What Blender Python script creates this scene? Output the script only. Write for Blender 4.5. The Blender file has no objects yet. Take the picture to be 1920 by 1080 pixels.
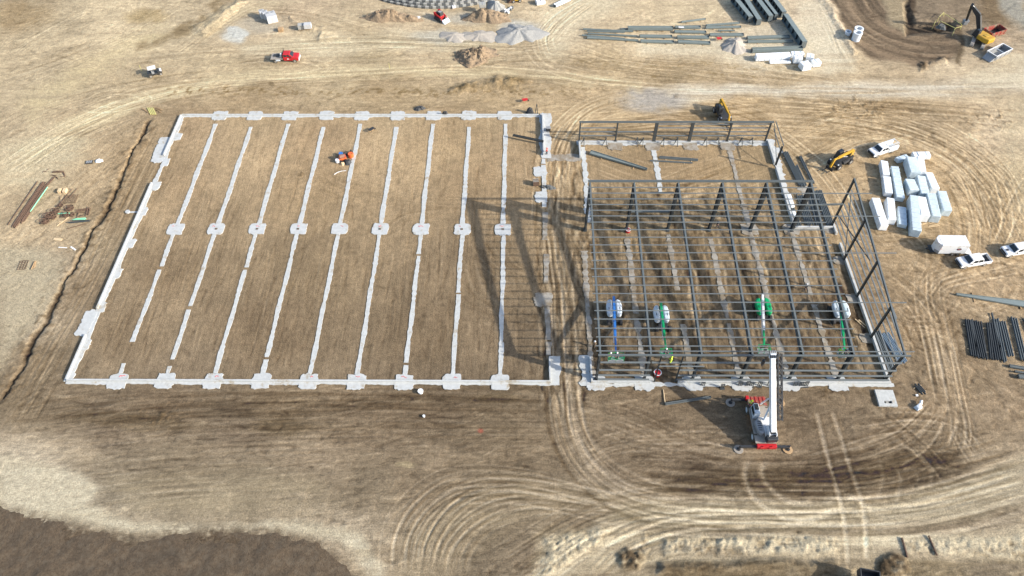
import bpy, bmesh, math, random
import numpy as np
from mathutils import Vector, Matrix

# ------------------------------------------------------------------ scene, camera, light
SC = bpy.context.scene
COL = SC.collection
rnd = random.Random(7)
RS = np.random.RandomState(11)
FPX, PIT, YAW, ROLL, HCAM = 1391.16, 0.908905, -0.0129082, -0.0081898, 102.0
_fw = np.array([math.sin(YAW)*math.cos(PIT), math.cos(YAW)*math.cos(PIT), -math.sin(PIT)])
_r0 = np.array([math.cos(YAW), -math.sin(YAW), 0.0]); _u0 = np.cross(_r0, _fw)
_r = math.cos(ROLL)*_r0 + math.sin(ROLL)*_u0
_u = -math.sin(ROLL)*_r0 + math.cos(ROLL)*_u0
cd = bpy.data.cameras.new('camera'); cam = bpy.data.objects.new('camera', cd); COL.objects.link(cam)
cd.sensor_width = 36; cd.lens = 36*FPX/1920; cd.clip_end = 6000; cd.clip_start = 1
cam.matrix_world = Matrix(((_r[0], _u[0], -_fw[0], 0), (_r[1], _u[1], -_fw[1], 0), (_r[2], _u[2], -_fw[2], HCAM), (0, 0, 0, 1)))
SC.camera = cam

SUN_EL = math.radians(26.7)
SDIR = Vector((0.947*math.cos(SUN_EL), -0.321*math.cos(SUN_EL), math.sin(SUN_EL)))
w = bpy.data.worlds.new('World'); SC.world = w; w.use_nodes = True
nt = w.node_tree; bg = nt.nodes['Background']
sky = nt.nodes.new('ShaderNodeTexSky'); sky.sky_type = 'NISHITA'; sky.sun_disc = False
sky.sun_elevation = SUN_EL; sky.sun_rotation = math.atan2(SDIR.x, SDIR.y); sky.air_density = 1.0; sky.dust_density = 2.0
nt.links.new(sky.outputs[0], bg.inputs[0]); bg.inputs[1].default_value = 0.15
sd = bpy.data.lights.new('sun', 'SUN'); sun = bpy.data.objects.new('sun', sd); COL.objects.link(sun)
sd.energy = 4.2; sd.angle = math.radians(0.9); sd.color = (1.0, 0.93, 0.82)
sun.rotation_euler = (-SDIR).to_track_quat('-Z', 'Y').to_euler(); sun.location = (60, -20, 80)
SC.view_settings.view_transform = 'Standard'; SC.view_settings.look = 'None'; SC.view_settings.gamma = 1
SC.view_settings.exposure = 0.90
KAL = np.array([1.857, 1.873, 2.0])         # display brightness of a white horizontal surface in this light (for choosing albedos)

# ------------------------------------------------------------------ photo pixel <-> world
def ray(px, py):
    return _fw + _r*((px-960)/FPX) - _u*((py-540)/FPX)
def G(px, py, h=0.0):
    d = ray(px, py); t = (h-HCAM)/d[2]
    return Vector((d[0]*t, d[1]*t, h))
def AY(px, py, Y):
    d = ray(px, py); t = Y/d[1]
    return Vector((d[0]*t, Y, HCAM+d[2]*t))
def to_px(X, Y):
    z = X*_fw[0]+Y*_fw[1]+(-HCAM)*_fw[2]
    return 960+FPX*(X*_r[0]+Y*_r[1]-HCAM*_r[2])/z, 540-FPX*(X*_u[0]+Y*_u[1]-HCAM*_u[2])/z
def lin(c):
    c = np.asarray(c, float)/255.0
    return np.where(c <= 0.04045, c/12.92, ((c+0.055)/1.055)**2.4)

# ------------------------------------------------------------------ materials
def mat(name, rgb, rough=0.8, metal=0.0, var=0.15, scale=3.0, bump=0.0, bscale=None, spec=0.4, dirt=None, dirt_amt=0.0):
    m = bpy.data.materials.new(name); m.use_nodes = True
    t = m.node_tree; N = t.nodes; L = t.links; b = N['Principled BSDF']
    b.inputs['Roughness'].default_value = rough; b.inputs['Metallic'].default_value = metal
    b.inputs['Specular IOR Level'].default_value = spec
    g = N.new('ShaderNodeNewGeometry')
    n = N.new('ShaderNodeTexNoise'); n.inputs['Scale'].default_value = scale; n.inputs['Detail'].default_value = 6; n.inputs['Roughness'].default_value = 0.65
    L.new(g.outputs['Position'], n.inputs['Vector'])
    r = N.new('ShaderNodeMapRange'); r.inputs['From Min'].default_value = 0.25; r.inputs['From Max'].default_value = 0.75
    r.inputs['To Min'].default_value = 1-var; r.inputs['To Max'].default_value = 1+var
    L.new(n.outputs['Fac'], r.inputs['Value'])
    mx = N.new('ShaderNodeMix'); mx.data_type = 'RGBA'; mx.blend_type = 'MULTIPLY'; mx.inputs['Factor'].default_value = 1
    mx.inputs['A'].default_value = (*rgb, 1); L.new(r.outputs[0], mx.inputs['B'])
    out = mx.outputs['Result']
    if dirt is not None:
        n2 = N.new('ShaderNodeTexNoise'); n2.inputs['Scale'].default_value = scale*0.35; n2.inputs['Detail'].default_value = 8; n2.inputs['Roughness'].default_value = 0.7
        L.new(g.outputs['Position'], n2.inputs['Vector'])
        r2 = N.new('ShaderNodeMapRange'); r2.inputs['From Min'].default_value = 0.62-dirt_amt*0.4; r2.inputs['From Max'].default_value = 0.72-dirt_amt*0.3
        L.new(n2.outputs['Fac'], r2.inputs['Value'])
        m2 = N.new('ShaderNodeMix'); m2.data_type = 'RGBA'; L.new(r2.outputs[0], m2.inputs['Factor'])
        L.new(out, m2.inputs['A']); m2.inputs['B'].default_value = (*dirt, 1); out = m2.outputs['Result']
    L.new(out, b.inputs['Base Color'])
    if bump:
        n3 = N.new('ShaderNodeTexNoise'); n3.inputs['Scale'].default_value = bscale or scale*4; n3.inputs['Detail'].default_value = 5
        L.new(g.outputs['Position'], n3.inputs['Vector'])
        bp = N.new('ShaderNodeBump'); bp.inputs['Strength'].default_value = 0.8; bp.inputs['Distance'].default_value = bump
        L.new(n3.outputs['Fac'], bp.inputs['Height']); L.new(bp.outputs[0], b.inputs['Normal'])
    return m

SOILC = (0.20, 0.16, 0.11)
M = dict(
 concrete=mat('fresh_concrete', (0.41, 0.425, 0.425), 0.85, var=0.14, scale=1.5, bump=0.02, dirt=(0.30, 0.265, 0.205), dirt_amt=0.16),
 concrete_old=mat('dusty_concrete', (0.29, 0.27, 0.235), 0.9, var=0.18, scale=1.2, bump=0.03, dirt=SOILC, dirt_amt=0.45),
 lean=mat('lean_concrete', (0.41, 0.425, 0.42), 0.9, var=0.18, scale=1.8, bump=0.04, bscale=5, dirt=(0.32, 0.28, 0.22), dirt_amt=0.18),
 steel=mat('grey_primer_steel', (0.098, 0.115, 0.12), 0.5, var=0.10, scale=1.5, spec=0.5),
 primer_lt=mat('pale_primer_steel', (0.165, 0.20, 0.20), 0.5, var=0.10, scale=1.5),
 steel_dk=mat('dark_primer_steel', (0.045, 0.052, 0.056), 0.5, var=0.12, scale=1.5),
 galv=mat('galvanised_purlin', (0.14, 0.158, 0.166), 0.45, metal=0.0, var=0.1, scale=2),
 bluesteel=mat('bluish_steel', (0.20, 0.27, 0.34), 0.4, metal=0.2, var=0.15, scale=2),
 black=mat('black_rubber', (0.025, 0.025, 0.027), 0.8, var=0.3, scale=8),
 blackp=mat('black_paint', (0.03, 0.032, 0.035), 0.45, var=0.25, scale=4),
 dust_tyre=mat('dusty_tyre', (0.085, 0.072, 0.055), 0.9, var=0.3, scale=6),
 rim=mat('wheel_rim', (0.45, 0.45, 0.44), 0.4, metal=0.6, var=0.1),
 glass=mat('tinted_glass', (0.02, 0.027, 0.032), 0.08, var=0.05, spec=0.6),
 white=mat('white_paint', (0.66, 0.67, 0.68), 0.35, var=0.05, scale=2, dirt=(0.42, 0.36, 0.28), dirt_amt=0.12),
 whitew=mat('white_wrap', (0.72, 0.75, 0.77), 0.38, var=0.08, scale=2.5, bump=0.05, bscale=3, spec=0.55),
 bluewrap=mat('blue_white_wrap', (0.50, 0.58, 0.62), 0.35, var=0.18, scale=2.0, bump=0.06, bscale=2.5, spec=0.6),
 red=mat('red_paint', (0.42, 0.018, 0.022), 0.35, var=0.12, scale=3),
 red_dusty=mat('dusty_red_paint', (0.27, 0.045, 0.035), 0.6, var=0.25, scale=3, dirt=SOILC, dirt_amt=0.4),
 orange=mat('orange_plastic', (0.62, 0.13, 0.035), 0.5, var=0.15),
 blue=mat('blue_paint', (0.03, 0.16, 0.48), 0.4, var=0.1),
 green=mat('green_paint', (0.0, 0.28, 0.10), 0.4, var=0.12),
 hiviz=mat('hi_vis_yellow', (0.55, 0.75, 0.04), 0.8, var=0.1),
 grey_lt=mat('pale_grey_paint', (0.50, 0.56, 0.62), 0.4, var=0.06),
 grey=mat('grey_paint', (0.24, 0.25, 0.26), 0.5, var=0.15),
 grey_deck=mat('dusty_grey_deck', (0.27, 0.245, 0.215), 0.8, var=0.2, scale=4),
 yellow=mat('yellow_paint', (0.47, 0.27, 0.025), 0.45, var=0.15, scale=3, dirt=(0.3, 0.2, 0.1), dirt_amt=0.08),
 dkyellow=mat('dusty_yellow_paint', (0.40, 0.25, 0.035), 0.6, var=0.2, scale=3, dirt=(0.25, 0.18, 0.1), dirt_amt=0.18),
 paleyellow=mat('pale_yellow_paint', (0.50, 0.46, 0.17), 0.6, var=0.1),
 wood=mat('timber', (0.36, 0.24, 0.13), 0.85, var=0.25, scale=5),
 woodlt=mat('pale_timber', (0.55, 0.42, 0.26), 0.85, var=0.2, scale=5),
 rust=mat('rusty_rebar', (0.115, 0.072, 0.05), 0.9, var=0.35, scale=6),
 mint=mat('mint_green_pipe', (0.22, 0.56, 0.36), 0.5, var=0.1),
 tarp=mat('black_tarp', (0.04, 0.042, 0.045), 0.6, var=0.4, scale=5, bump=0.05),
 gabion=mat('dark_block', (0.10, 0.105, 0.105), 0.9, var=0.35, scale=3),
 gabion_lt=mat('grey_block', (0.32, 0.32, 0.30), 0.9, var=0.25, scale=3),
 membrane=mat('white_membrane', (0.66, 0.69, 0.67), 0.6, var=0.06, scale=0.6),
 gravel=mat('grey_gravel', (0.27, 0.27, 0.26), 0.95, var=0.22, scale=4, bump=0.12, bscale=6),
 palegravel=mat('pale_gravel', (0.34, 0.31, 0.27), 0.95, var=0.2, scale=4, bump=0.12, bscale=6),
 dirt=mat('brown_dirt', (0.235, 0.175, 0.115), 0.97, var=0.3, scale=2.2, bump=0.25, bscale=2.5),
 topsoil=mat('dark_topsoil', (0.078, 0.056, 0.035), 0.97, var=0.5, scale=3.5, bump=0.12, bscale=7, dirt=(0.105, 0.08, 0.053), dirt_amt=0.35),
 darkdirt=mat('dark_clods', (0.125, 0.098, 0.070), 0.97, var=0.4, scale=3, bump=0.3, bscale=3),
 brick=mat('grey_masonry', (0.42, 0.43, 0.44), 0.9, var=0.15, scale=5),
 pinkpaint=mat('red_marking_paint', (0.55, 0.10, 0.11), 0.9, var=0.3, scale=6),
 pipe=mat('white_concrete_pipe', (0.60, 0.64, 0.68), 0.7, var=0.08),
 skin=mat('skin', (0.42, 0.24, 0.16), 0.6, var=0.05),
 denim=mat('dark_trousers', (0.035, 0.042, 0.06), 0.9, var=0.2),
 tan=mat('tan_trousers', (0.22, 0.16, 0.10), 0.9, var=0.2),
 jacket_dk=mat('dark_jacket', (0.02, 0.025, 0.035), 0.9, var=0.2),
 jacket_rd=mat('red_jacket', (0.40, 0.02, 0.035), 0.8, var=0.15),
)

# ------------------------------------------------------------------ mesh builder
class MB:
    def __init__(s): s.v = []; s.f = []; s.m = []; s.mi = 0
    def add(s, vs, fs):
        o = len(s.v); s.v += [tuple(v) for v in vs]; s.f += [tuple(i+o for i in f) for f in fs]; s.m += [s.mi]*len(fs); return s
    def box(s, c, d, rz=0.0, rot=None):
        R = rot if rot is not None else Matrix.Rotation(rz, 3, 'Z')
        c = Vector(c); hx, hy, hz = d[0]/2, d[1]/2, d[2]/2
        vs = [c + R @ Vector((x*hx, y*hy, z*hz)) for z in (-1, 1) for y in (-1, 1) for x in (-1, 1)]
        return s.add(vs, [(0, 2, 3, 1), (4, 5, 7, 6), (0, 1, 5, 4), (2, 6, 7, 3), (0, 4, 6, 2), (1, 3, 7, 5)])
    def frame(s, a, b, up=(0, 0, 1)):
        a, b = Vector(a), Vector(b); x = (b-a).normalized(); up = Vector(up)
        if abs(x.dot(up)) > 0.98: up = Vector((0, 1, 0))
        y = up.cross(x).normalized(); z = x.cross(y)
        return a, b, x, y, z
    def beam(s, a, b, w_, h_, up=(0, 0, 1), w2=None, h2=None, off=0.0):
        a, b, x, y, z = s.frame(a, b, up); w2 = w_ if w2 is None else w2; h2 = h_ if h2 is None else h2
        vs = []
        for p, ww, hh in ((a, w_, h_), (b, w2, h2)):
            for zz in (-1, 1):
                for yy in (-1, 1): vs.append(p + y*(yy*ww/2+off) + z*(zz*hh/2))
        return s.add(vs, [(0, 1, 3, 2), (4, 6, 7, 5), (0, 4, 5, 1), (2, 3, 7, 6), (0, 2, 6, 4), (1, 5, 7, 3)])
    def ibeam(s, a, b, w_, h_, t=0.03, up=(0, 0, 1), h2=None):
        """I section between a and b, depth h_ (may taper to h2), flange width w_."""
        a, b, x, y, z = s.frame(a, b, up); h2 = h_ if h2 is None else h2
        for sg in (1, -1):
            s.beam(a+z*sg*(h_/2-t/2), b+z*sg*(h2/2-t/2), w_, t, up=z)
        return s.beam(a, b, t*0.7, h_-2*t, up=z, h2=h2-2*t)
    def cyl(s, a, b, r, n=12, r2=None):
        a, b, x, y, z = s.frame(a, b); r2 = r if r2 is None else r2; vs = []
        for p, rr in ((a, r), (b, r2)):
            vs += [p + y*(rr*math.cos(2*math.pi*k/n)) + z*(rr*math.sin(2*math.pi*k/n)) for k in range(n)]
        fs = [(k, (k+1) % n, n+(k+1) % n, n+k) for k in range(n)] + [tuple(range(n-1, -1, -1)), tuple(range(n, 2*n))]
        return s.add(vs, fs)
    def ring(s, a, b, ro, ri, n=20):
        a, b, x, y, z = s.frame(a, b); vs = []
        for p in (a, b):
            for rr in (ro, ri):
                vs += [p + y*(rr*math.cos(2*math.pi*k/n)) + z*(rr*math.sin(2*math.pi*k/n)) for k in range(n)]
        fs = []
        for k in range(n):
            j = (k+1) % n
            fs += [(k, j, 2*n+j, 2*n+k), (n+j, n+k, 3*n+k, 3*n+j), (j, k, n+k, n+j), (2*n+k, 2*n+j, 3*n+j, 3*n+k)]
        return s.add(vs, fs)
    def tube(s, pts, r, n=6):
        for a, b in zip(pts[:-1], pts[1:]): s.cyl(a, b, r, n)
        return s
    def prism(s, poly, z0, z1):
        """polygon in xy extruded from z0 to z1"""
        n = len(poly)
        vs = [(x, y, z0) for x, y in poly] + [(x, y, z1) for x, y in poly]
        return s.add(vs, [(k, (k+1) % n, n+(k+1) % n, n+k) for k in range(n)] + [tuple(range(n-1, -1, -1)), tuple(range(n, 2*n))])
    def side(s, poly, y0, y1, inset=0.0):
        """polygon in xz extruded along y; inset narrows nothing"""
        n = len(poly)
        vs = [(x, y0, z) for x, z in poly] + [(x, y1, z) for x, z in poly]
        return s.add(vs, [(k, (k+1) % n, n+(k+1) % n, n+k) for k in range(n)] + [tuple(range(n-1, -1, -1)), tuple(range(n, 2*n))])
    def hull6(s, bot, top):
        """8 corner solid from two quads"""
        return s.add(list(bot)+list(top), [(3, 2, 1, 0), (4, 5, 6, 7), (0, 1, 5, 4), (1, 2, 6, 5), (2, 3, 7, 6), (3, 0, 4, 7)])
    def build(s, name, material, parent=None, bevel=0.0, world=False, loc=None, smooth=False):
        off = Vector((0, 0, 0))
        if world and parent is not None: off = absloc(parent)
        if loc is not None: off = Vector(loc)
        me = bpy.data.meshes.new(name); me.from_pydata([tuple(Vector(v)-off) for v in s.v], [], s.f)
        for mm in (material if isinstance(material, (list, tuple)) else [material]): me.materials.append(mm)
        if any(s.m): me.polygons.foreach_set('material_index', s.m)
        bm = bmesh.new(); bm.from_mesh(me)
        bmesh.ops.recalc_face_normals(bm, faces=bm.faces)
        if bevel:
            es = [e for e in bm.edges if len(e.link_faces) == 2 and e.calc_face_angle(0) > 0.5]
            bmesh.ops.bevel(bm, geom=es, offset=bevel, segments=2, affect='EDGES', clamp_overlap=True, profile=0.5)
        bm.to_mesh(me); bm.free()
        if smooth: me.polygons.foreach_set('use_smooth', [True]*len(me.polygons))
        o = bpy.data.objects.new(name, me); COL.objects.link(o)
        if loc is not None: o.location = off
        if parent is not None: o.parent = parent
        return o
def absloc(o):
    p = Vector(o.location)
    return p + absloc(o.parent) if o.parent else p
def tag(o, label=None, cat=None, group=None, kind=None):
    if label: o['label'] = label
    if cat: o['category'] = cat
    if group: o['group'] = group
    if kind: o['kind'] = kind
    return o
def thing(name, label, cat, loc=(0, 0, 0), rz=0.0, group=None):
    o = bpy.data.objects.new(name, None); COL.objects.link(o); o.empty_display_size = 0.5
    o.location = loc; o.rotation_euler = (0, 0, rz)
    return tag(o, label, cat, group)
def kids(o): return [c for c in COL.objects if c.parent == o]
def dup(o, parent=None, loc=None, rz=None, label=None, group=None):
    c = o.copy(); COL.objects.link(c)
    if parent is not None: c.parent = parent
    if loc is not None: c.location = loc
    if rz is not None: c.rotation_euler = (0, 0, rz)
    if label: c['label'] = label
    if group: c['group'] = group
    for k in kids(o): dup(k, c)
    return c
def heading(a, b): d = Vector(b)-Vector(a); return math.atan2(d.y, d.x)

# ------------------------------------------------------------------ ground sheet: height field and ground colours
def axis(a, b, step, grow=1.35, far=3200):
    core = [a]
    while core[-1] < b: core.append(core[-1]+(step(core[-1]) if callable(step) else step))
    lo, hi, s = [], [], step(a) if callable(step) else step
    x = core[0]; q = s
    while x > -far: q *= grow; x -= q; lo.append(x)
    x = core[-1]; q = s
    while x < far: q *= grow; x += q; hi.append(x)
    return np.array(lo[::-1]+core+hi)
gx = axis(-138, 138, 0.18); gy = axis(22, 186, lambda y: 0.145+0.0010*(y-22))
NX, NY = len(gx), len(gy)
X, Y = np.meshgrid(gx, gy)                    # (NY, NX)
_T = {}
def vnoise(U, V, seed):
    if seed not in _T: _T[seed] = np.random.RandomState(seed).rand(257, 257).astype(np.float32)
    T = _T[seed]
    iu = np.floor(U).astype(np.int64); iv = np.floor(V).astype(np.int64)
    fu = (U-iu).astype(np.float32); fv = (V-iv).astype(np.float32)
    fu = fu*fu*(3-2*fu); fv = fv*fv*(3-2*fv); iu %= 256; iv %= 256
    a = T[iv, iu]*(1-fu)+T[iv, iu+1]*fu; b = T[iv+1, iu]*(1-fu)+T[iv+1, iu+1]*fu
    return (a*(1-fv)+b*fv)*2-1
def fbm(U, V, seed, o=4, g=0.55):
    t = np.zeros(U.shape, np.float32); a = 1.0; s = 0
    for k in range(o):
        t += a*vnoise(U*2**k+17.3*k, V*2**k+9.1*k, seed+k); s += a; a *= g
    return t/s
def sstep(a, b, x):
    t = np.clip((x-a)/(b-a), 0, 1); return t*t*(3-2*t)
PX, PY = to_px(X, np.maximum(Y, 5.0))
big1 = fbm(X/14, Y/14, 3, 4); big2 = fbm(X/11+40, Y/11, 33, 4)
med = fbm(X/3.2, Y/3.2, 5, 4, 0.6); fine = fbm(X/0.9, Y/0.9, 8, 3, 0.7)
WX = PX + big1*16 + med*6; WY = PY + big2*12 + fbm(X/3+9, Y/3, 15, 3)*4
H = np.zeros(X.shape, np.float32)

# base soil tones with the far-bright, near-dark light falloff painted in: scattered samples (photo position, tone), blended
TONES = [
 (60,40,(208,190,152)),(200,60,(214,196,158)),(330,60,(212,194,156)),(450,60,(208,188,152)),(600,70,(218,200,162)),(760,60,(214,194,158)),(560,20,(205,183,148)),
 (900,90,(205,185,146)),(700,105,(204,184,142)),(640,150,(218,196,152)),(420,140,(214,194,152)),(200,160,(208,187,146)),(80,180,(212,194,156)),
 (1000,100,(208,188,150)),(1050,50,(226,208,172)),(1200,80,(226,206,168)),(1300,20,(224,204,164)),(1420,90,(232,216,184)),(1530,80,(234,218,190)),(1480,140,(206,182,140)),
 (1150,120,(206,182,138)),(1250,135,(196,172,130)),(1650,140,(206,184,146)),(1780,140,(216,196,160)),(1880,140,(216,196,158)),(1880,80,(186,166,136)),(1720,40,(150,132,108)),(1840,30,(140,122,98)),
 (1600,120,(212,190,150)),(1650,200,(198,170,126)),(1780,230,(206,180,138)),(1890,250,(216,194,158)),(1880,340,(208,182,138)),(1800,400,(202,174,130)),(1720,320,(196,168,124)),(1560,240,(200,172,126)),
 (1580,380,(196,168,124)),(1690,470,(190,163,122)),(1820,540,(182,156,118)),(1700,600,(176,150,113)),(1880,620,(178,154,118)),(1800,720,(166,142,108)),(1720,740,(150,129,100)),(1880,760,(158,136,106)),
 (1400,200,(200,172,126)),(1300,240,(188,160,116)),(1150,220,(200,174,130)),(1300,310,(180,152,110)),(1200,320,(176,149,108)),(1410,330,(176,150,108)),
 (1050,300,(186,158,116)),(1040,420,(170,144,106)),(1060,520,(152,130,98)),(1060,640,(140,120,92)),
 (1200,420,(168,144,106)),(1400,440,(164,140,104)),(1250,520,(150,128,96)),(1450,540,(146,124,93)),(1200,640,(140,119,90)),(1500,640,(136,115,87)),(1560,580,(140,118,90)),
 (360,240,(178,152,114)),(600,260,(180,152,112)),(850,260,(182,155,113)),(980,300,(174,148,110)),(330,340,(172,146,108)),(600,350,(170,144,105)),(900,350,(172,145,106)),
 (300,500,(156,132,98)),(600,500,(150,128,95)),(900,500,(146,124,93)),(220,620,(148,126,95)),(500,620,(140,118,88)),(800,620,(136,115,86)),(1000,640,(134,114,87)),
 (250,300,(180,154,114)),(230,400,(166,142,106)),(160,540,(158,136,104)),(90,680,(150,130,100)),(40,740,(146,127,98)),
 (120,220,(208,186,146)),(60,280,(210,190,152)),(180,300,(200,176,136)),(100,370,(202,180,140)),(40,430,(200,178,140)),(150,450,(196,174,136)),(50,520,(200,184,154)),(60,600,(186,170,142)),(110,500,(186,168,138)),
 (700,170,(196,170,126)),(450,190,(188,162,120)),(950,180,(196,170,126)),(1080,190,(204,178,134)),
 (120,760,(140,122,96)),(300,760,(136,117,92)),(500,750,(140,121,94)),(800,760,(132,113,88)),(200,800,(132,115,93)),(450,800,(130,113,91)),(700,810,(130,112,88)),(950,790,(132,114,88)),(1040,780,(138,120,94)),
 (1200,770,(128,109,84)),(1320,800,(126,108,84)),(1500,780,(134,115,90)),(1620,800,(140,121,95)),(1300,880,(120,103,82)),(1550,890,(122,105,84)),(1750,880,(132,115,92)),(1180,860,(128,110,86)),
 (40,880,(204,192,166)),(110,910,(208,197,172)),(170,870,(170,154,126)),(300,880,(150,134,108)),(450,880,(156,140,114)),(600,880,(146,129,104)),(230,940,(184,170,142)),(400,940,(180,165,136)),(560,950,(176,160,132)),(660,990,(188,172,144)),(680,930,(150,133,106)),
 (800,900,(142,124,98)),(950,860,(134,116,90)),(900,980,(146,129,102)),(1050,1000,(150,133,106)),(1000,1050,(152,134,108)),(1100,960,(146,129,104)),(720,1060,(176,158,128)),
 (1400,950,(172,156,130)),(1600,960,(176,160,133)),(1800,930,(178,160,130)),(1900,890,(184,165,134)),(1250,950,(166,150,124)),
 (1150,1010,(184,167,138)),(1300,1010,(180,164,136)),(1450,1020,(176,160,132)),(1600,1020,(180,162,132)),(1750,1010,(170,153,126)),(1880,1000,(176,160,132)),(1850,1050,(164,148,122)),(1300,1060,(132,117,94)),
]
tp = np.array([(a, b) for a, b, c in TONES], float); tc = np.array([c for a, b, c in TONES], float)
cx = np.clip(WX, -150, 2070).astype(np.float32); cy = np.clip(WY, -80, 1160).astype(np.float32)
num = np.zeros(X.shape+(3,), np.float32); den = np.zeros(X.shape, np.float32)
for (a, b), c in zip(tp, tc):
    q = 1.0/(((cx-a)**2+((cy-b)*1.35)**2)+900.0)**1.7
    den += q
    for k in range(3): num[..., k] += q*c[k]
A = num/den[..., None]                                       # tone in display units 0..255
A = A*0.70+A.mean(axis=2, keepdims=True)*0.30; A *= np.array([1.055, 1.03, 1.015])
del num, cx, cy

def blend(mask, c, amt=1.0):
    m = np.clip(mask*amt, 0, 1)
    for k in range(3): A[..., k] += m*(c[k]-A[..., k])
def scale(mask_val):
    for k in range(3): A[..., k] *= mask_val
def sdpoly(poly, soft, warp=True):
    """soft mask of a polygon given at photo positions (1 inside)"""
    P = np.array(poly, float)
    U, V = (WX, WY) if warp else (PX, PY)
    sel = (U > P[:, 0].min()-soft*2) & (U < P[:, 0].max()+soft*2) & (V > P[:, 1].min()-soft*2) & (V < P[:, 1].max()+soft*2)
    u, v = U[sel], V[sel]; d = np.full(u.shape, 1e9); ins = np.zeros(u.shape, bool)
    for (x0, y0), (x1, y1) in zip(P, np.roll(P, -1, 0)):
        ex, ey = x1-x0, y1-y0; t = np.clip(((u-x0)*ex+(v-y0)*ey)/(ex*ex+ey*ey+1e-9), 0, 1)
        d = np.minimum(d, np.hypot(u-x0-t*ex, v-y0-t*ey))
        if y1 != y0:
            c = ((y0 > v) != (y1 > v)) & (u < (x1-x0)*(v-y0)/(y1-y0)+x0); ins ^= c
    out = np.zeros(X.shape, np.float32); out[sel] = np.clip(0.5+np.where(ins, d, -d)/(2*soft), 0, 1)
    return out
def ell(px, py, rx, ry, soft=0.4):
    q = np.hypot((WX-px)/rx, (WY-py)/ry); return 1-sstep(1-soft, 1+soft, q)

def smooth_line(pts, step=0.5, px=True):
    P = [np.array(G(*p)[:2]) if px else np.array(p, float) for p in pts]
    P = [2*P[0]-P[1]]+P+[2*P[-1]-P[-2]]; out = []
    for i in range(1, len(P)-2):
        p0, p1, p2, p3 = P[i-1:i+3]; n = max(2, int(np.linalg.norm(p2-p1)/step))
        for t in np.linspace(0, 1, n, endpoint=False):
            out.append(0.5*((2*p1)+(-p0+p2)*t+(2*p0-5*p1+4*p2-p3)*t*t+(-p0+3*p1-3*p2+p3)*t**3))
    out.append(P[-2]); return np.array(out)
def distance_to(L, rad):
    """signed lateral distance and arc length along polyline L inside a band; returns slices"""
    x0, x1 = np.searchsorted(gx, [L[:, 0].min()-rad, L[:, 0].max()+rad]); y0, y1 = np.searchsorted(gy, [L[:, 1].min()-rad, L[:, 1].max()+rad])
    x1 = max(x1, x0+1); y1 = max(y1, y0+1)
    D = np.full((y1-y0, x1-x0), 1e3, np.float32); S = np.zeros_like(D); s = 0.0
    for a, b in zip(L[:-1], L[1:]):
        e = b-a; l = float(np.hypot(*e))
        if l < 1e-6: continue
        i0, i1 = np.searchsorted(gx, [min(a[0], b[0])-rad, max(a[0], b[0])+rad]); j0, j1 = np.searchsorted(gy, [min(a[1], b[1])-rad, max(a[1], b[1])+rad])
        if i1 <= i0 or j1 <= j0: s += l; continue
        xx = gx[None, i0:i1]-a[0]; yy = gy[j0:j1, None]-a[1]
        t = np.clip((xx*e[0]+yy*e[1])/(l*l), 0, 1); dx = xx-t*e[0]; dy = yy-t*e[1]
        d = np.hypot(dx, dy)*np.sign(e[0]*dy-e[1]*dx+1e-9)
        Ds = D[j0-y0:j1-y0, i0-x0:i1-x0]; Ss = S[j0-y0:j1-y0, i0-x0:i1-x0]
        u = np.abs(d) < np.abs(Ds); Ds[u] = d[u]; Ss[u] = (s+t*l)[u]; s += l
    return (slice(y0, y1), slice(x0, x1)), D, S, s
def track(pts, tone=24, depth=0.05, gauge=1.9, wid=0.30, px=True, off=0.0, broken=0.35, tread=0.0, seed=None, ends=4.0):
    """a pair of wheel ruts; tone > 0 powders the soil pale, < 0 turns up darker soil"""
    L = smooth_line(pts, px=px)
    if len(L) < 3: return
    sl, D, S, tot = distance_to(L, gauge/2+abs(off)+1.2)
    D = D-off; a = np.abs(np.abs(D)-gauge/2)
    rut = np.exp(-(a/wid)**2); berm = np.exp(-((a-wid*1.9)/(wid*0.7))**2)
    sd_ = seed if seed is not None else rnd.randint(0, 9999)
    nz = vnoise(S/5.0+sd_, np.sign(D)*3.3+sd_*0.37, 77)*0.6+vnoise(S/1.3+sd_, D*0.8, 78)*0.4
    k = np.clip(1-broken+nz*broken*2.2, 0, 1.3)*sstep(0, ends, S)*sstep(0, ends, tot-S)
    if tread: rut = rut*(1+tread*np.sin(S*2*math.pi/0.62+np.abs(a)*9))
    H[sl] += (-depth*rut+depth*0.55*berm)*k
    for c, f in ((0, 1.0), (1, 0.98), (2, 0.93)): A[sl][..., c] += (tone*f*rut-abs(tone)*0.22*berm)*k
def family(pts, n, spread, px=True, tone=22, dark=0.25, depth=0.045, gauges=(1.7, 2.1), jitter=1.0, wid=0.175, tread=0.0, bias=0.0, clip=True):
    base = smooth_line(pts, step=6.0, px=px)
    for i in range(int(n*(2.3 if spread >= 2 else 1.5))):
        o = rnd.uniform(-1, 1)*spread+bias; ph = rnd.uniform(0, 6.28); q = rnd.uniform(0.02, 0.06); P = []
        for j in range(len(base)):
            t = base[min(j+1, len(base)-1)]-base[max(j-1, 0)]; t = t/(np.linalg.norm(t)+1e-9)
            P.append(base[j]+np.array([-t[1], t[0]])*(o+jitter*math.sin(ph+j*6*q)))
        i0 = 0; i1 = len(P)
        if clip and len(P) > 6 and rnd.random() < 0.7:
            i0 = rnd.randint(0, len(P)//3); i1 = rnd.randint(len(P)*2//3, len(P))
        if i1-i0 < 3: continue
        tn = 1.1*tone*rnd.uniform(0.3, 1.15)*(-0.9 if rnd.random() < dark else 1)
        track(P[i0:i1], tone=tn, depth=0.42*depth*rnd.uniform(0.5, 1.3), gauge=rnd.uniform(*gauges), wid=wid*rnd.uniform(0.8, 1.25), px=False, tread=tread)

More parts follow.
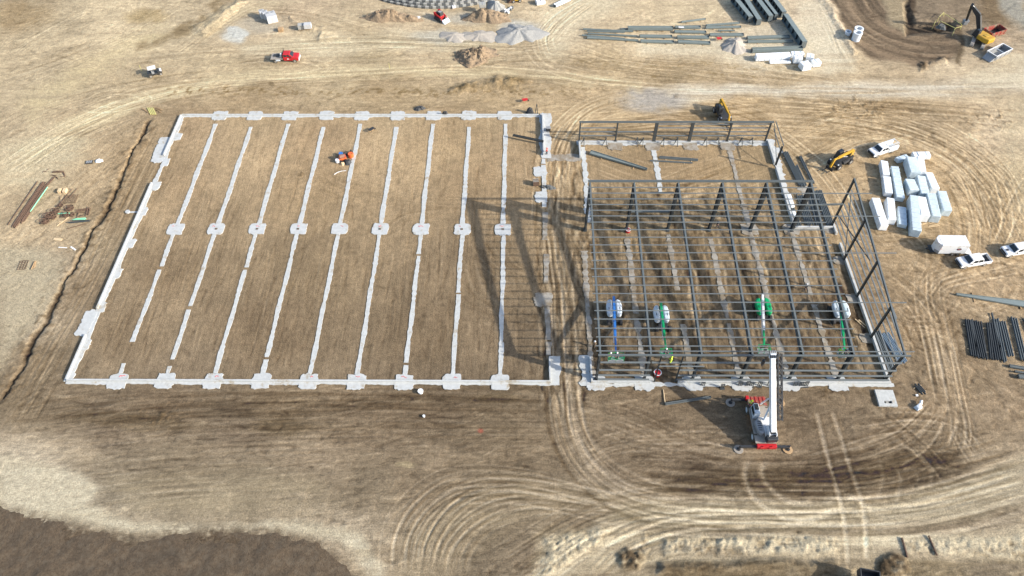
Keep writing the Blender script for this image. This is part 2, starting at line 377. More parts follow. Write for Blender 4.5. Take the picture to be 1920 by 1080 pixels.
# graded / scraped patterns
in_left = sdpoly([(345,216),(1020,213),(1032,718),(122,718)], 6, False)
in_right = sdpoly([(1100,345),(1485,345),(1490,425),(1560,425),(1662,712),(1108,712)], 8, False)
in_rear = sdpoly([(1090,268),(1440,268),(1480,425),(1096,425)], 6, False)
bld = np.clip(in_left+in_right+in_rear, 0, 1)
ew = fbm(X/9, Y/0.8, 21, 4, 0.6); ns = fbm(X/0.75, Y/10, 24, 4, 0.6)
ew2 = fbm(X/16, Y/1.6, 41, 3, 0.6)
c30, s30 = math.cos(-0.55), math.sin(-0.55)
dg = fbm((X*c30+Y*s30)/10, (-X*s30+Y*c30)/0.8, 26, 4, 0.6)
c60, s60 = math.cos(0.95), math.sin(0.95)
dl = fbm((X*c60+Y*s60)/10, (-X*s60+Y*c60)/0.8, 29, 4, 0.6)
right = sstep(1480, 1650, PX)*sstep(170, 260, PY)*(1-sstep(700, 860, PY))*(1-bld)
leftz = (1-sstep(250, 360, PX+0.45*(PY-215)))*sstep(150, 260, PY)*(1-sstep(760, 860, PY))*(1-in_left)
top = 1-sstep(150, 215, PY)
front = np.clip(1-bld-right-leftz, 0, 1)
streak = (in_left*0.75+in_right+in_rear*0.7)*ns + front*(ew*0.75+ew2*0.5) + right*(dg*0.8+med*0.3) + leftz*dl*0.7
mid = fbm(X/1.6+5, Y/1.6, 61, 4, 0.65)
rough = np.clip(0.55+0.45*big1+0.5*right+0.35*in_right+0.25*top, 0.25, 1.5)
H += (0.022*streak*(1-0.55*in_left) + 0.05*mid*rough*(1-0.72*in_left)*(1-0.35*bld) + 0.022*fine*rough*(1-0.5*in_left))
H += 0.16*big2*(1-bld)*sstep(0, 30, np.maximum(np.abs(PX-1000)-80, 0))*0.6
gain = 1 + 0.065*streak + 0.10*mid*rough + 0.09*med + 0.09*big1 + 0.08*fine*rough
scale(gain*(1+0.06*in_left+0.05*sstep(715, 740, PY)*(1-sstep(840, 900, PY))*(PX < 1500)-0.035*sstep(860, 920, PY)))
# interior of the steel frame: churned mud with pale and dark ruts
scale(1-in_right*np.clip(fbm(X/1.1, Y/3.2, 52, 4, 0.65)+0.02, 0, 1)*0.38)
blend(in_right*np.clip(fbm(X/0.8, Y/7, 53, 3)*1.6-0.35, 0, 1), (196, 172, 134), 0.8)

# ---- zones with an outline of their own
blend(sdpoly([(1200,940),(1320,935),(1500,942),(1680,938),(1800,905),(1920,865),(1920,925),(1800,965),(1650,985),(1450,985),(1280,985),(1150,975)], 12), (178, 163, 137), 0.75)
blend(sdpoly([(1180,898),(1400,880),(1650,870),(1790,830),(1800,870),(1650,915),(1450,925),(1200,925)], 14)*np.clip(0.8+ew*1.2, 0, 1), (104, 88, 68), 0.6)
blend(sdpoly([(0,855),(60,862),(130,890),(170,915),(150,950),(250,985),(400,985),(560,975),(680,1000),(720,1060),(640,1010),(520,990),(300,1000),(0,960)], 10), (206, 193, 166), 0.75)
blend(sdpoly([(0,455),(70,465),(120,490),(100,540),(60,600),(0,680)], 14), (198, 184, 156), 0.7)
blend(sdpoly([(1010,1000),(1140,985),(1330,995),(1600,1005),(1920,1000),(1920,1090),(1000,1090)], 14)*np.clip(0.6+ew+0.5*med, 0, 1), (196, 180, 150), 0.55)
blend(sdpoly([(1250,1048),(1400,1044),(1560,1050),(1590,1100),(1240,1100)], 7)*np.clip(0.9+med, 0, 1), (118, 102, 80), 0.8)
blend(sdpoly([(1690,1050),(1920,1046),(1920,1100),(1690,1100)], 7)*np.clip(0.7+ew, 0, 1), (138, 122, 98), 0.7)
# dark damp graded curve at the upper right
DK = sdpoly([(1540,-40),(1575,40),(1600,80),(1630,105),(1700,122),(1785,116),(1800,95),(1780,62),(1705,66),(1668,45),(1648,0),(1640,-40)], 5)
blend(DK, (134, 116, 97), 0.95); H -= DK*0.10
arc = vnoise(np.hypot(PX-1760, (PY+25)*1.55)/5.2, np.arctan2(PY+25, PX-1760)*2, 91)
scale(1+DK*arc*0.22); H += DK*arc*0.05
blend(sdpoly([(1690,-20),(1692,40),(1700,62),(1790,60),(1782,40),(1712,45),(1704,-20)], 4), (88, 74, 60), 0.85)
blend(sdpoly([(1648,-10),(1660,30),(1690,60),(1698,55),(1686,-10)], 5), (180, 164, 136), 0.8)
blend(sdpoly([(1780,50),(1800,55),(1808,95),(1800,125),(1792,118),(1796,90)], 4), (112, 96, 76), 0.8)
blend(sdpoly([(1830,-30),(1880,0),(1890,45),(1860,60),(1845,30)], 10), (132, 112, 86), 0.7)
blend(sdpoly([(1870,-30),(1930,-30),(1930,60),(1900,42),(1880,20)], 8), (176, 174, 166), 0.85)
H -= 0.9*sdpoly([(1690,8),(1712,40),(1790,40),(1780,62),(1700,62)], 6)
# roads of crushed, powdery soil
SMOOTH = np.zeros(X.shape, np.float32)
def road(poly, c, amt, soft=8):
    global SMOOTH
    m = sdpoly(poly, soft)*np.clip(0.85+0.9*ew2+0.5*ew, 0.25, 1); blend(m, c, amt); SMOOTH = np.maximum(SMOOTH, m)
road([(1175,172),(1280,158),(1480,158),(1700,152),(1860,146),(1940,120),(1940,172),(1800,180),(1560,184),(1380,180),(1290,192),(1190,200)], (236, 225, 207), 0.95)
blend(ell(1225, 190, 62, 24)*np.clip(0.8+med*1.4, 0, 1), (190, 183, 176), 0.9)
road([(640,122),(870,126),(1060,140),(1200,158),(1200,172),(1050,154),(860,141),(640,142),(420,160),(250,205),(120,270),(60,310),(30,280),(160,205),(330,158),(480,136)], (230, 213, 178), 0.8, 6)
road([(440,86),(640,64),(820,58),(1000,66),(1030,76),(900,88),(640,98),(460,104)], (232, 217, 188), 0.85)
road([(330,66),(420,10),(520,-10),(600,-10),(470,30),(380,74)], (222, 206, 172), 0.5)
road([(1020,110),(1000,70),(1040,20),(1110,-20),(1220,-20),(1120,30),(1060,80),(1060,120)], (234, 220, 192), 0.75, 12)
road([(1200,70),(1330,60),(1420,55),(1560,60),(1580,110),(1560,140),(1440,130),(1330,108),(1210,100)], (238, 226, 202), 0.75, 12)
road([(1540,-20),(1552,20),(1590,90),(1600,130),(1545,130),(1490,60),(1500,10)], (240, 228, 204), 0.75)
road([(1800,150),(1900,90),(1940,80),(1940,160),(1840,170)], (232, 218, 192), 0.8)
road([(1890,190),(1940,190),(1940,420),(1900,380),(1880,300)], (228, 212, 180), 0.5, 14)
road([(0,268),(90,240),(170,260),(150,320),(60,350),(0,352)], (226, 212, 182), 0.7, 18)
road([(30,180),(150,120),(240,70),(300,40),(330,60),(240,110),(150,160),(60,230)], (228, 210, 170), 0.6, 16)
road([(0,455),(75,462),(125,490),(105,545),(60,610),(0,690)], (204, 191, 166), 0.8, 14)
road([(0,858),(60,862),(150,885),(180,915),(160,945),(270,985),(400,985),(560,972),(680,995),(730,1060),(720,1100),(640,1010),(520,990),(300,1000),(0,960)], (220, 209, 186), 0.95, 9)
road([(200,900),(420,880),(600,890),(640,940),(560,960),(400,965),(260,960)], (178, 163, 136), 0.5, 16)
road([(1180,945),(1320,936),(1500,942),(1680,936),(1800,905),(1940,850),(1940,940),(1800,972),(1650,990),(1450,985),(1280,988),(1120,985)], (190, 177, 154), 0.95, 12)
road([(1010,1010),(1140,990),(1330,1000),(1600,1005),(1780,1000),(1940,990),(1940,1044),(1690,1044),(1600,1040),(1400,1040),(1240,1044),(1000,1090)], (222, 208, 181), 0.95, 10)
road([(780,1000),(860,930),(960,900),(1100,915),(1200,935),(1200,965),(1060,965),(960,985),(880,1040),(850,1100),(745,1100)], (166, 150, 124), 0.5, 20)
blend(sdpoly([(0,-20),(120,-20),(90,30),(40,60),(0,70)], 16)*np.clip(0.8+med, 0, 1), (166, 146, 118), 0.75)
blend(ell(437, 68, 22, 14)+ell(445, 62, 18, 8), (226, 226, 222), 0.9); blend(ell(490, 48, 40, 16), (202, 192, 176), 0.75)
blend(ell(840, 66, 70, 12), (206, 202, 192), 0.7); blend(ell(880, 28, 60, 10, 0.8), (206, 202, 192), 0.75); blend(ell(975, 55, 40, 16), (208, 207, 202), 0.8)
blend(sdpoly([(350,70),(420,20),(470,-10),(430,-20),(330,55),(262,80),(262,92)], 5)*np.clip(0.8+med*1.5, 0, 1), (150, 130, 100), 0.8)
blend(ell(30, 30, 60, 24), (176, 152, 116), 0.5); blend(ell(275, 26, 34, 14), (188, 166, 126), 0.7)
blend(sdpoly([(845,160),(900,150),(960,148),(1000,156),(960,166),(870,172)], 5)*np.clip(0.8+med*1.6, 0, 1), (150, 130, 98), 0.8)
for b0, b1, y_, c_ in ((340, 560, 166, (164, 140, 104)), (640, 860, 172, (160, 136, 100)), (1080, 1500, 122, (170, 148, 112)), (1200, 1420, 140, (160, 138, 102))):
    blend(sdpoly([(b0,y_-4),(b1,y_-2),(b1,y_+5),(b0,y_+3)], 5)*np.clip(fine*2.2+0.15, 0, 1), c_, 0.9)
blend(np.exp(-((PY-172+0.0*PX)/9)**2)*(PX > 300)*(PX < 1100)*np.clip(fine*2.5, 0, 1), (140, 118, 84), 0.7)
blend(ell(505, 160, 8, 4)+ell(530, 795, 60, 18)+ell(250, 790, 120, 14)+ell(930, 740, 40, 8), (112, 96, 74), 0.55)
blend(ell(765, 875, 18, 6), (196, 180, 146), 0.6); blend(ell(895, 803, 6, 4), (176, 90, 74), 0.8)

# broad darker passes in front of the slabs and inside the steel frame
for y_, a0, a1 in ((778, 60, 640), (800, 250, 1000), (752, 600, 1040)):
    blend(np.exp(-((PY-y_-6*big1)/10)**2)*sstep(a0, a0+80, PX)*(1-sstep(a1-80, a1, PX)), (112, 96, 76), 0.2)

blend(sdpoly([(-260,940),(0,950),(60,966),(150,986),(270,1016),(330,996),(420,990),(520,994),(580,1014),(640,1044),(680,1110),(-300,1200)], 16)*np.clip(0.9+1.6*fine+mid, 0, 1), (92, 78, 64), 0.9)
# ---- wheel tracks
A_BASE = A.copy()
COR = [(1035,330),(1032,430),(1046,540),(1052,640),(1058,730),(1066,800),(1092,858),(1140,908),(1210,940),(1320,955),(1500,960),(1700,948),(1920,895)]
family(COR, 14, 1.9, tone=30, dark=0.3, depth=0.07, jitter=0.35)
track([(1042,540),(1052,640),(1060,760),(1085,845),(1130,900),(1190,934),(1300,946),(1480,950)], 36, 0.05, 2.0, 0.3, broken=0.15)
track([(1072,640),(1075,740),(1090,810),(1130,865),(1200,905),(1300,925),(1500,935)], 30, 0.045, 2.0, 0.3, broken=0.2)
family([(1190,180),(1110,205),(1055,260),(1036,330),(1034,420)], 12, 2.2, tone=24, dark=0.3, depth=0.05)
family([(742,1090),(744,1010),(770,955),(830,905),(905,890),(1000,896),(1100,920),(1200,942)], 9, 1.9, tone=24, depth=0.06, jitter=0.7, dark=0.25, bias=-1.2)
family([(790,1095),(800,1020),(840,960),(900,922),(980,912),(1090,926),(1200,944)], 6, 1.5, tone=24, depth=0.06, jitter=0.6, dark=0.25)
family([(838,1090),(850,1030),(892,980),(960,952),(1050,945),(1180,950)], 3, 0.9, tone=24, depth=0.06, jitter=0.5, dark=0.2)
track([(868,1090),(872,1046),(905,1000),(960,968),(1040,955)], 30, 0.05, 1.3, 0.24)
family([(930,1090),(1020,1030),(1085,990),(1170,962),(1290,950),(1450,955)], 12, 3.0, tone=22, depth=0.05, jitter=0.7, dark=0.3)
family([(1100,1085),(1150,1035),(1220,1000),(1330,980),(1500,978),(1700,972),(1920,930)], 12, 2.4, tone=24, dark=0.4, depth=0.05)
family([(1190,936),(1400,948),(1600,955),(1750,940),(1920,890)], 22, 3.6, tone=20, dark=0.4, depth=0.04)
family([(1180,890),(1400,905),(1600,900),(1750,870),(1900,830)], 18, 3.4, tone=20, dark=0.6, depth=0.055)
track([(1530,772),(1555,870),(1580,960),(1590,1060)], 72, 0.03, 0.02, 0.30, broken=0.25, ends=0.6); track([(1560,770),(1588,860),(1618,950),(1625,1050)], 70, 0.03, 0.02, 0.30, broken=0.25, ends=0.6)
for off_ in (0,):
    for sw in ([(748,1090),(752,1015),(785,955),(845,910),(910,897),(1000,902),(1100,926),(1190,942)], [(770,1090),(776,1020),(810,962),(865,922),(935,908),(1040,918),(1150,936)], [(800,1090),(808,1025),(845,965),(905,930),(980,920),(1090,930),(1190,944)], [(822,1090),(832,1032),(870,985),(930,950),(1010,940),(1120,946)]): track(sw, 46, 0.04, 1.9, 0.2, broken=0.3)
    track([(1408,850),(1396,885),(1405,920),(1440,955),(1500,975),(1560,960),(1600,945)], 66, 0.05, 0.02, 0.40, broken=0.2, tread=0.25)
    track([(1444,850),(1428,880),(1440,910),(1480,940),(1540,945)], 64, 0.05, 0.02, 0.40, broken=0.2, tread=0.25)
    track([(1530,935),(1580,925),(1640,960),(1670,985)], 36, 0.06, 0.02, 0.4, tread=0.4); track([(1560,955),(1600,960),(1650,995),(1672,1000)], 34, 0.06, 0.02, 0.4, tread=0.4)
for a in ([(1640,850),(1655,890),(1640,950)], [(1668,862),(1690,900),(1672,960)], [(1702,868),(1720,900),(1700,930)], [(1668,822),(1720,850),(1750,890)], [(1690,840),(1740,870),(1790,930)], [(1748,860),(1745,930)]):
    track(a, 58, 0.04, 0.02, 0.32, broken=0.35)
family([(1745,505),(1742,560),(1762,650),(1780,740),(1792,800),(1785,860)], 9, 1.6, tone=32, dark=0.15, depth=0.06, jitter=0.3)
family([(1790,740),(1780,800),(1740,850),(1660,890)], 5, 1.2, tone=24, dark=0.2); family([(1780,780),(1820,850),(1860,890)], 4, 1.0, tone=24, dark=0.2)
family([(1745,560),(1770,530),(1830,512),(1920,490)], 6, 1.4, tone=30, dark=0.1, depth=0.06)
family([(1640,500),(1690,540),(1740,600),(1760,680)], 5, 2.0, tone=20, dark=0.3); family([(1700,700),(1700,620),(1740,560),(1800,540)], 4, 1.5, tone=18, dark=0.3)
family([(1420,215),(1560,225),(1690,250),(1800,300),(1870,380),(1920,470)], 22, 6.0, tone=24, dark=0.4, depth=0.05)
family([(1460,300),(1600,240),(1740,250),(1850,330),(1890,450)], 14, 6.0, tone=22, dark=0.35, depth=0.05)
family([(1560,420),(1640,440),(1760,430),(1860,470),(1920,520)], 8, 4.0, tone=18, dark=0.4); family([(1780,330),(1820,420),(1800,520),(1740,600)], 7, 4.0, tone=20, dark=0.4)
family([(1450,190),(1650,205),(1800,215),(1930,230)], 16, 4.0, tone=18, dark=0.6, depth=0.06)
family([(1240,200),(1380,210),(1470,260),(1560,330)], 10, 4.0, tone=24, dark=0.25); family([(1060,240),(1200,230),(1330,215),(1450,205)], 9, 3.0, tone=22, dark=0.35)
family([(1930,300),(1890,360),(1860,440),(1870,520)], 6, 3.0, tone=20, dark=0.4)
family([(40,330),(150,245),(300,185),(450,160),(650,146),(870,135),(1050,148),(1200,165),(1500,170),(1920,160)], 16, 1.7, tone=18, dark=0.35, depth=0.045, jitter=0.5)
family([(0,230),(150,185),(330,150),(520,135),(720,128)], 8, 3.0, tone=14, dark=0.4); family([(0,150),(120,110),(240,60),(340,0)], 10, 5.0, tone=14, dark=0.5)
family([(240,118),(420,104),(600,98),(800,92),(1000,96),(1120,130)], 12, 3.0, tone=14, dark=0.45)
family([(480,85),(700,75),(900,82),(1010,78),(1050,45),(1110,0)], 12, 2.4, tone=18, dark=0.3); family([(1030,110),(1020,70),(1050,30),(1120,-10)], 6, 2.2, tone=22, dark=0.2)
family([(1060,70),(1180,110),(1320,122),(1470,140),(1640,160)], 12, 2.6, tone=16, dark=0.5, depth=0.06); family([(860,118),(1000,105),(1130,120),(1300,140),(1500,160)], 10, 2.2, tone=16, dark=0.5)
family([(330,110),(400,60),(460,20),(520,0)], 7, 2.0, tone=16, dark=0.4); family([(440,20),(560,25),(700,60),(850,75)], 7, 3.0, tone=14, dark=0.5)
family([(0,100),(60,60),(160,10)], 6, 5.0, tone=14, dark=0.5); family([(1540,0),(1570,60),(1610,130),(1700,150)], 5, 1.5, tone=16, dark=0.3)
family([(330,215),(262,350),(190,500),(100,660),(20,800)], 9, 2.6, tone=16, dark=0.5, depth=0.05); family([(0,330),(120,260),(260,205)], 8, 4.0, tone=14, dark=0.4); family([(0,480),(80,420),(180,330),(240,260)], 6, 4.0, tone=12, dark=0.4)
family([(0,780),(300,752),(640,748),(1040,752)], 12, 2.2, tone=14, dark=0.6, depth=0.04); family([(60,830),(350,800),(700,790),(1050,800)], 10, 3.0, tone=12, dark=0.55); family([(100,930),(350,900),(700,890)], 8, 3.5, tone=14, dark=0.5)
family([(1060,760),(1180,790),(1300,840),(1420,870)], 6, 3.0, tone=18, dark=0.3); family([(1080,880),(1150,835),(1300,825),(1400,835)], 5, 2.0, tone=22, dark=0.2)
for k in range(9):
    x0 = rnd.uniform(1190, 1330); track([(x0,790),(x0+6,840)], -26, 0.05, 1.2, 0.16, broken=0.4)
for p, n_, sp_, tn_ in (([(1600,800),(1700,785),(1790,800),(1860,850)], 4, 1.2, 30), ([(1640,765),(1720,830),(1785,905)], 4, 1.0, 32), ([(1500,885),(1600,860),(1700,820),(1765,755)], 4, 1.2, 30), ([(1560,930),(1650,880),(1750,868),(1860,905)], 4, 1.2, 28),
 ([(1380,848),(1330,880),(1250,885),(1170,850)], 4, 1.0, 28), ([(1110,790),(1200,828),(1300,832),(1390,818)], 4, 1.2, 26), ([(1690,590),(1720,650),(1765,640),(1810,590)], 4, 1.2, 30), ([(1655,555),(1700,605),(1765,600)], 3, 1.0, 28), ([(1645,690),(1700,655),(1755,690)], 3, 1.0, 26),
 ([(1742,500),(1742,560),(1765,660),(1782,740),(1795,810),(1775,870)], 7, 1.3, 40), ([(0,310),(100,245),(220,192),(330,165),(460,150)], 6, 1.9, 30), ([(150,195),(190,172),(255,168),(285,190),(230,207),(165,208),(150,190)], 3, 0.9, 24), ([(420,128),(480,114),(560,114),(605,128),(540,142),(450,142)], 3, 0.9, 22),
 ([(1440,240),(1520,300),(1570,360),(1600,430)], 5, 1.6, 28), ([(1480,240),(1560,220),(1680,235),(1790,290)], 6, 1.9, 28), ([(1830,300),(1880,330),(1900,420),(1870,480)], 5, 1.6, 28), ([(1640,450),(1700,445),(1730,480),(1700,530)], 4, 1.2, 26), ([(1800,560),(1840,580),(1890,560),(1910,520)], 3, 1.2, 24),
 ([(1180,240),(1260,225),(1340,250),(1420,240)], 4, 1.4, 26), ([(1100,200),(1065,250),(1045,320),(1050,380)], 6, 1.6, 28), ([(1000,80),(1030,120),(1120,145),(1260,155)], 5, 1.5, 26), ([(700,110),(760,95),(830,98),(845,120)], 3, 1.2, 20), ([(560,60),(640,80),(740,78),(800,72)], 4, 1.2, 20)):
    family(p, n_, sp_, tone=tn_, dark=0.22, depth=0.05, wid=0.17, jitter=0.5)
# tracks inside the footprints
for k in range(46):
    x = rnd.uniform(-70, 3); y0 = rnd.uniform(62, 100); l = rnd.uniform(8, 26); track([(x, y0), (x+rnd.uniform(-.5, .5), y0+l/2), (x+rnd.uniform(-.8, .8), y0+l)], rnd.choice((-13, -10, -16, 10)), 0.028, rnd.uniform(0.7, 1.8), 0.15, px=False)
for k in range(70):
    x = rnd.uniform(12, 58); y0 = rnd.uniform(60, 84); l = rnd.uniform(6, 18); track([(x, y0), (x+rnd.uniform(-.8, .8), y0+l/2), (x+rnd.uniform(-1.4, 1.4), y0+l)], rnd.choice((-30, -22, 28, 34, 22)), 0.055, rnd.uniform(1.2, 2.0), 0.24, px=False)
for p in ([(1045,430),(1075,500),(1055,570),(1000,600)], [(870,400),(905,470),(960,515),(1030,520),(1070,560)], [(930,430),(960,490),(1010,515),(1060,510)], [(850,520),(900,570),(980,600),(1040,600)], [(880,480),(905,550),(960,590),(1035,610)], [(900,330),(990,350),(1060,380)], [(590,320),(640,350),(760,370),(900,378),(1000,372)], [(580,300),(620,350),(700,372)], [(560,430),(600,410),(650,415),(690,440)], [(680,410),(720,430),(760,405),(850,395)]):
    family(p, 3, 1.2, tone=17, dark=0.35, depth=0.03)
family([(1110,300),(1230,340),(1330,330),(1430,300)], 7, 4.0, tone=18, dark=0.35); family([(1130,390),(1250,350),(1370,300)], 5, 3.0, tone=20, dark=0.3)
family([(1130,420),(1300,430),(1480,420)], 6, 3.0, tone=16, dark=0.5)

for k in range(3): A[..., k] = A_BASE[..., k]+62*np.tanh((A[..., k]-A_BASE[..., k])/62)
del A_BASE
# trench along the left slab, with spoil berms
TR = [(281,218),(270,250),(246,283),(232,320),(214,360),(200,395),(178,428),(160,465),(137,505),(112,545),(92,590),(66,630),(47,672),(22,718),(0,760)]
sl, D, S, tot = distance_to(smooth_line(TR), 6)
D = D + 0.3*vnoise(S/3.0, S*0+1, 71) + 0.22*vnoise(S/0.5, np.sign(D)*2+5, 72); wd = 0.36+0.2*vnoise(S/5, S*0+2, 73)
ed = sstep(0, 3, S)*sstep(0, 2, tot-S)
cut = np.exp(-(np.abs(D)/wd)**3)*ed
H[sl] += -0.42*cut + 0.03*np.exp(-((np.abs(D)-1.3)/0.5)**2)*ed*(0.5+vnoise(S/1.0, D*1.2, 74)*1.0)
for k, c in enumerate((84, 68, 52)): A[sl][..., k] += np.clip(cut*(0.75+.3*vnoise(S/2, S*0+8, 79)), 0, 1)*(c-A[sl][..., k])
rubble = np.exp(-(D/2.2)**2)*ed*np.clip(vnoise(S/0.8, D/0.8, 75)*1.6-0.1, 0, 1)
for k, c in enumerate((112, 94, 72)): A[sl][..., k] += rubble*0.7*(c-A[sl][..., k]); 
H[sl] += rubble*0.12
# low spoil ridges and clod fields
def mound_px(poly, h, soft, cl=0.5):
    m = sdpoly(poly, soft); H.__iadd__((m*h*(1+cl*mid)+m*0.12*np.clip(fine, 0, 1)).astype(np.float32))
for q_, hh in (([(1166,1036),(1182,1028),(1204,1032),(1212,1046),(1202,1062),(1176,1062),(1162,1050)], .5), ([(1640,1050),(1668,1040),(1694,1050),(1700,1070),(1670,1085),(1640,1078)], .4), ([(1716,116),(1728,114),(1734,123),(1722,127)], .6)):
    mk = sdpoly(q_, 5); H += (mk*hh*(0.8+mid+0.7*np.clip(fine, 0, 1))).astype(np.float32); blend(mk*np.clip(0.9+1.5*fine, 0, 1), (84, 70, 54), 0.85)
for q_, hh in (([(1250,1003),(1400,1000),(1560,1004),(1570,1034),(1245,1036)], .22), ([(1020,1014),(1130,996),(1150,1010),(1060,1060),(1020,1080)], .2), ([(1690,1012),(1920,1004),(1930,1040),(1690,1040)], .15), ([(1215,1000),(1225,1042),(1200,1040)], .3)):
    mk = sdpoly(q_, 6); H += (mk*hh*(0.7+1.3*mid+1.0*fine)).astype(np.float32); blend(mk*np.clip(0.4+1.4*mid+fine, 0, 1), (228, 216, 190), 0.6); blend(mk*np.clip(-mid*2.2-.35, 0, 1), (140, 122, 96), 0.7)
mound_px([(845,168),(890,152),(950,150),(985,158),(930,166),(870,174)], 0.55, 7, 0.9)
mound_px([(360,60),(450,5),(470,5),(380,70)], 0.5, 6); mound_px([(1240,1052),(1560,1048),(1590,1064),(1240,1068)], 0.5, 8); mound_px([(545,40),(600,55),(650,70),(600,68)], 0.5, 5)
mound_px([(1550,0),(1566,30),(1600,95),(1594,98),(1560,40),(1540,0)], 0.3, 4); mound_px([(1740,118),(1775,112),(1775,120)], 0.4, 4)
for px_, py_, r_ in ((570,322,14),(1268,178,8),(1600,205,60),(1860,225,50),(1640,720,30),(300,775,40),(1560,735,30),(980,224,14)):
    m = ell(px_, py_, r_, r_*0.4, 0.7)*np.clip(fine*2.0-0.2, 0, 1); blend(m, (104, 86, 62), 0.7); H += m*0.14
# short scuffs and scrapes lying the way the machines worked, and loose clods
def strokes(n, region, ang, spread, L, wd, tone, dep):
    ys, xs_ = np.nonzero(region[::6, ::6] > 0.5)
    for q in RS.randint(0, len(ys), n):
        x, y = gx[xs_[q]*6]+RS.uniform(-.6, .6), gy[ys[q]*6]+RS.uniform(-.6, .6); a = ang+RS.normal(0, spread); l = RS.uniform(*L); w_ = RS.uniform(*wd)
        ca, sa = math.cos(a), math.sin(a); hx, hy = abs(ca)*l/2+w_*2, abs(sa)*l/2+w_*2
        i0, i1 = np.searchsorted(gx, [x-hx, x+hx]); j0, j1 = np.searchsorted(gy, [y-hy, y+hy])
        if i1-i0 < 2 or j1-j0 < 2: continue
        xx = gx[None, i0:i1]-x; yy = gy[j0:j1, None]-y
        u = xx*ca+yy*sa; v = -xx*sa+yy*ca+0.06*l*(u/l)**2*RS.normal(0, 2)
        m = np.exp(-(v/w_)**2)*np.clip(1-(2*u/l)**4, 0, 1)*RS.uniform(0.2, 0.8)*(1-0.75*SMOOTH[j0:j1, i0:i1])
        t = RS.choice(tone); H[j0:j1, i0:i1] += m*dep*(-1 if t < 0 else 0.6)
        for k, f in ((0, 1), (1, .95), (2, .85)): A[j0:j1, i0:i1, k] += m*t*f
SMOOTH = np.clip(SMOOTH, 0, 1)
vis = (PX > -150)&(PX < 2070)&(PY > -80)&(PY < 1170)
T4 = (-30, -22, -16, 14, 20, 26)
strokes(2600, vis*(in_left), math.pi/2, 0.10, (1.5, 7), (0.10, 0.2), (-22, -16, -10, 10, 16), 0.02)
strokes(1500, vis*(in_left), 0, 1.2, (0.5, 1.8), (0.12, 0.3), (-22, -14, 12), 0.03)
strokes(1800, vis*in_right, math.pi/2, 0.25, (1.0, 5), (0.14, 0.32), (-38, -30, -22, 24, 30), 0.04)
strokes(900, vis*in_right, math.pi/2, 1.0, (0.5, 2), (0.15, 0.4), (-40, -30, 20), 0.05)
strokes(5200, vis*front*(PY > 700), 0.05, 0.22, (0.8, 6), (0.10, 0.24), T4, 0.025)
strokes(3000, vis*front*(PY > 700), 0, 1.3, (0.4, 1.6), (0.12, 0.35), (-24, -18, 14), 0.04)
strokes(4200, vis*front*(PY < 260), 0.0, 0.35, (1.2, 8), (0.14, 0.3), T4, 0.03)
strokes(2400, vis*front*(PY < 260), 0, 1.4, (0.5, 2.2), (0.16, 0.45), (-28, -20, 14), 0.05)
strokes(3000, vis*right, -0.5, 0.6, (0.8, 6), (0.12, 0.28), T4, 0.035)
strokes(1800, vis*right, 0, 1.5, (0.4, 1.8), (0.15, 0.4), (-32, -24, 16), 0.05)
strokes(1600, vis*leftz, 0.95, 0.35, (1, 6), (0.12, 0.28), (-24, -16, 14, 20), 0.03)
strokes(900, vis*leftz, 0, 1.5, (0.4, 1.6), (0.14, 0.36), (-26, -18, 12), 0.04)
strokes(1500, vis*((PX > 1010)&(PX < 1100)&(PY > 300)&(PY < 760)), math.pi/2, 0.2, (1, 6), (0.12, 0.26), (-30, -24, 22, 28), 0.04)

strokes(700, vis*(1-bld), 0, 1.5, (0.3, 0.7), (0.14, 0.24), (46, 36, -48, -48), 0.07)
strokes(420, vis*in_right, 0, 1.5, (0.4, 0.9), (0.15, 0.3), (-50, -40, 40), 0.07)
# level strips under the concrete
xs = [-63.73+7.62*i for i in range(10)]
flat = np.zeros(X.shape, np.float32)
for x in xs: flat = np.maximum(flat, (1-sstep(0.5, 1.3, np.abs(X-x)))*(Y > 58)*(Y < 128))
for y in (60.5, 93.2, 125.9): flat = np.maximum(flat, (1-sstep(1.6, 2.6, np.abs(Y-y)))*(X > -75)*(X < 60))
flat = np.maximum(flat, (1-sstep(0.6, 1.8, np.abs(X+71.9)))*(Y > 58)*(Y < 128))
H *= 1-0.75*flat
H[:, :] = np.clip(H, -1.1, 0.9)
fade = np.clip((np.maximum(np.abs(X)-130, 0)+np.maximum(Y-178, 0)+np.maximum(24-Y, 0))/30, 0, 1); H *= 1-fade

A = np.clip(A, 30, 246)
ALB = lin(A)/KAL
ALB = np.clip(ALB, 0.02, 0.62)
nv = NX*NY
co = np.empty((nv, 3), np.float32); co[:, 0] = X.ravel(); co[:, 1] = Y.ravel(); co[:, 2] = H.ravel()
ii = (np.arange(NY-1)[:, None]*NX+np.arange(NX-1)[None]).ravel()
quads = np.stack([ii, ii+1, ii+1+NX, ii+NX], 1).astype(np.int32); nf = len(quads)
gm = bpy.data.meshes.new('ground'); gm.vertices.add(nv); gm.vertices.foreach_set('co', co.ravel())
gm.loops.add(nf*4); gm.loops.foreach_set('vertex_index', quads.ravel())
gm.polygons.add(nf); gm.polygons.foreach_set('loop_start', np.arange(0, nf*4, 4, dtype=np.int32))
gm.polygons.foreach_set('use_smooth', np.ones(nf, bool)); gm.update(calc_edges=True)
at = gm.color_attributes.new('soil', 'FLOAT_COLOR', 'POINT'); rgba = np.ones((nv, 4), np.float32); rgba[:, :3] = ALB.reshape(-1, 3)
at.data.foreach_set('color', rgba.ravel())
at2 = gm.color_attributes.new('work', 'FLOAT_COLOR', 'POINT')       # which way the soil was worked: r along x, g along y, b diagonal
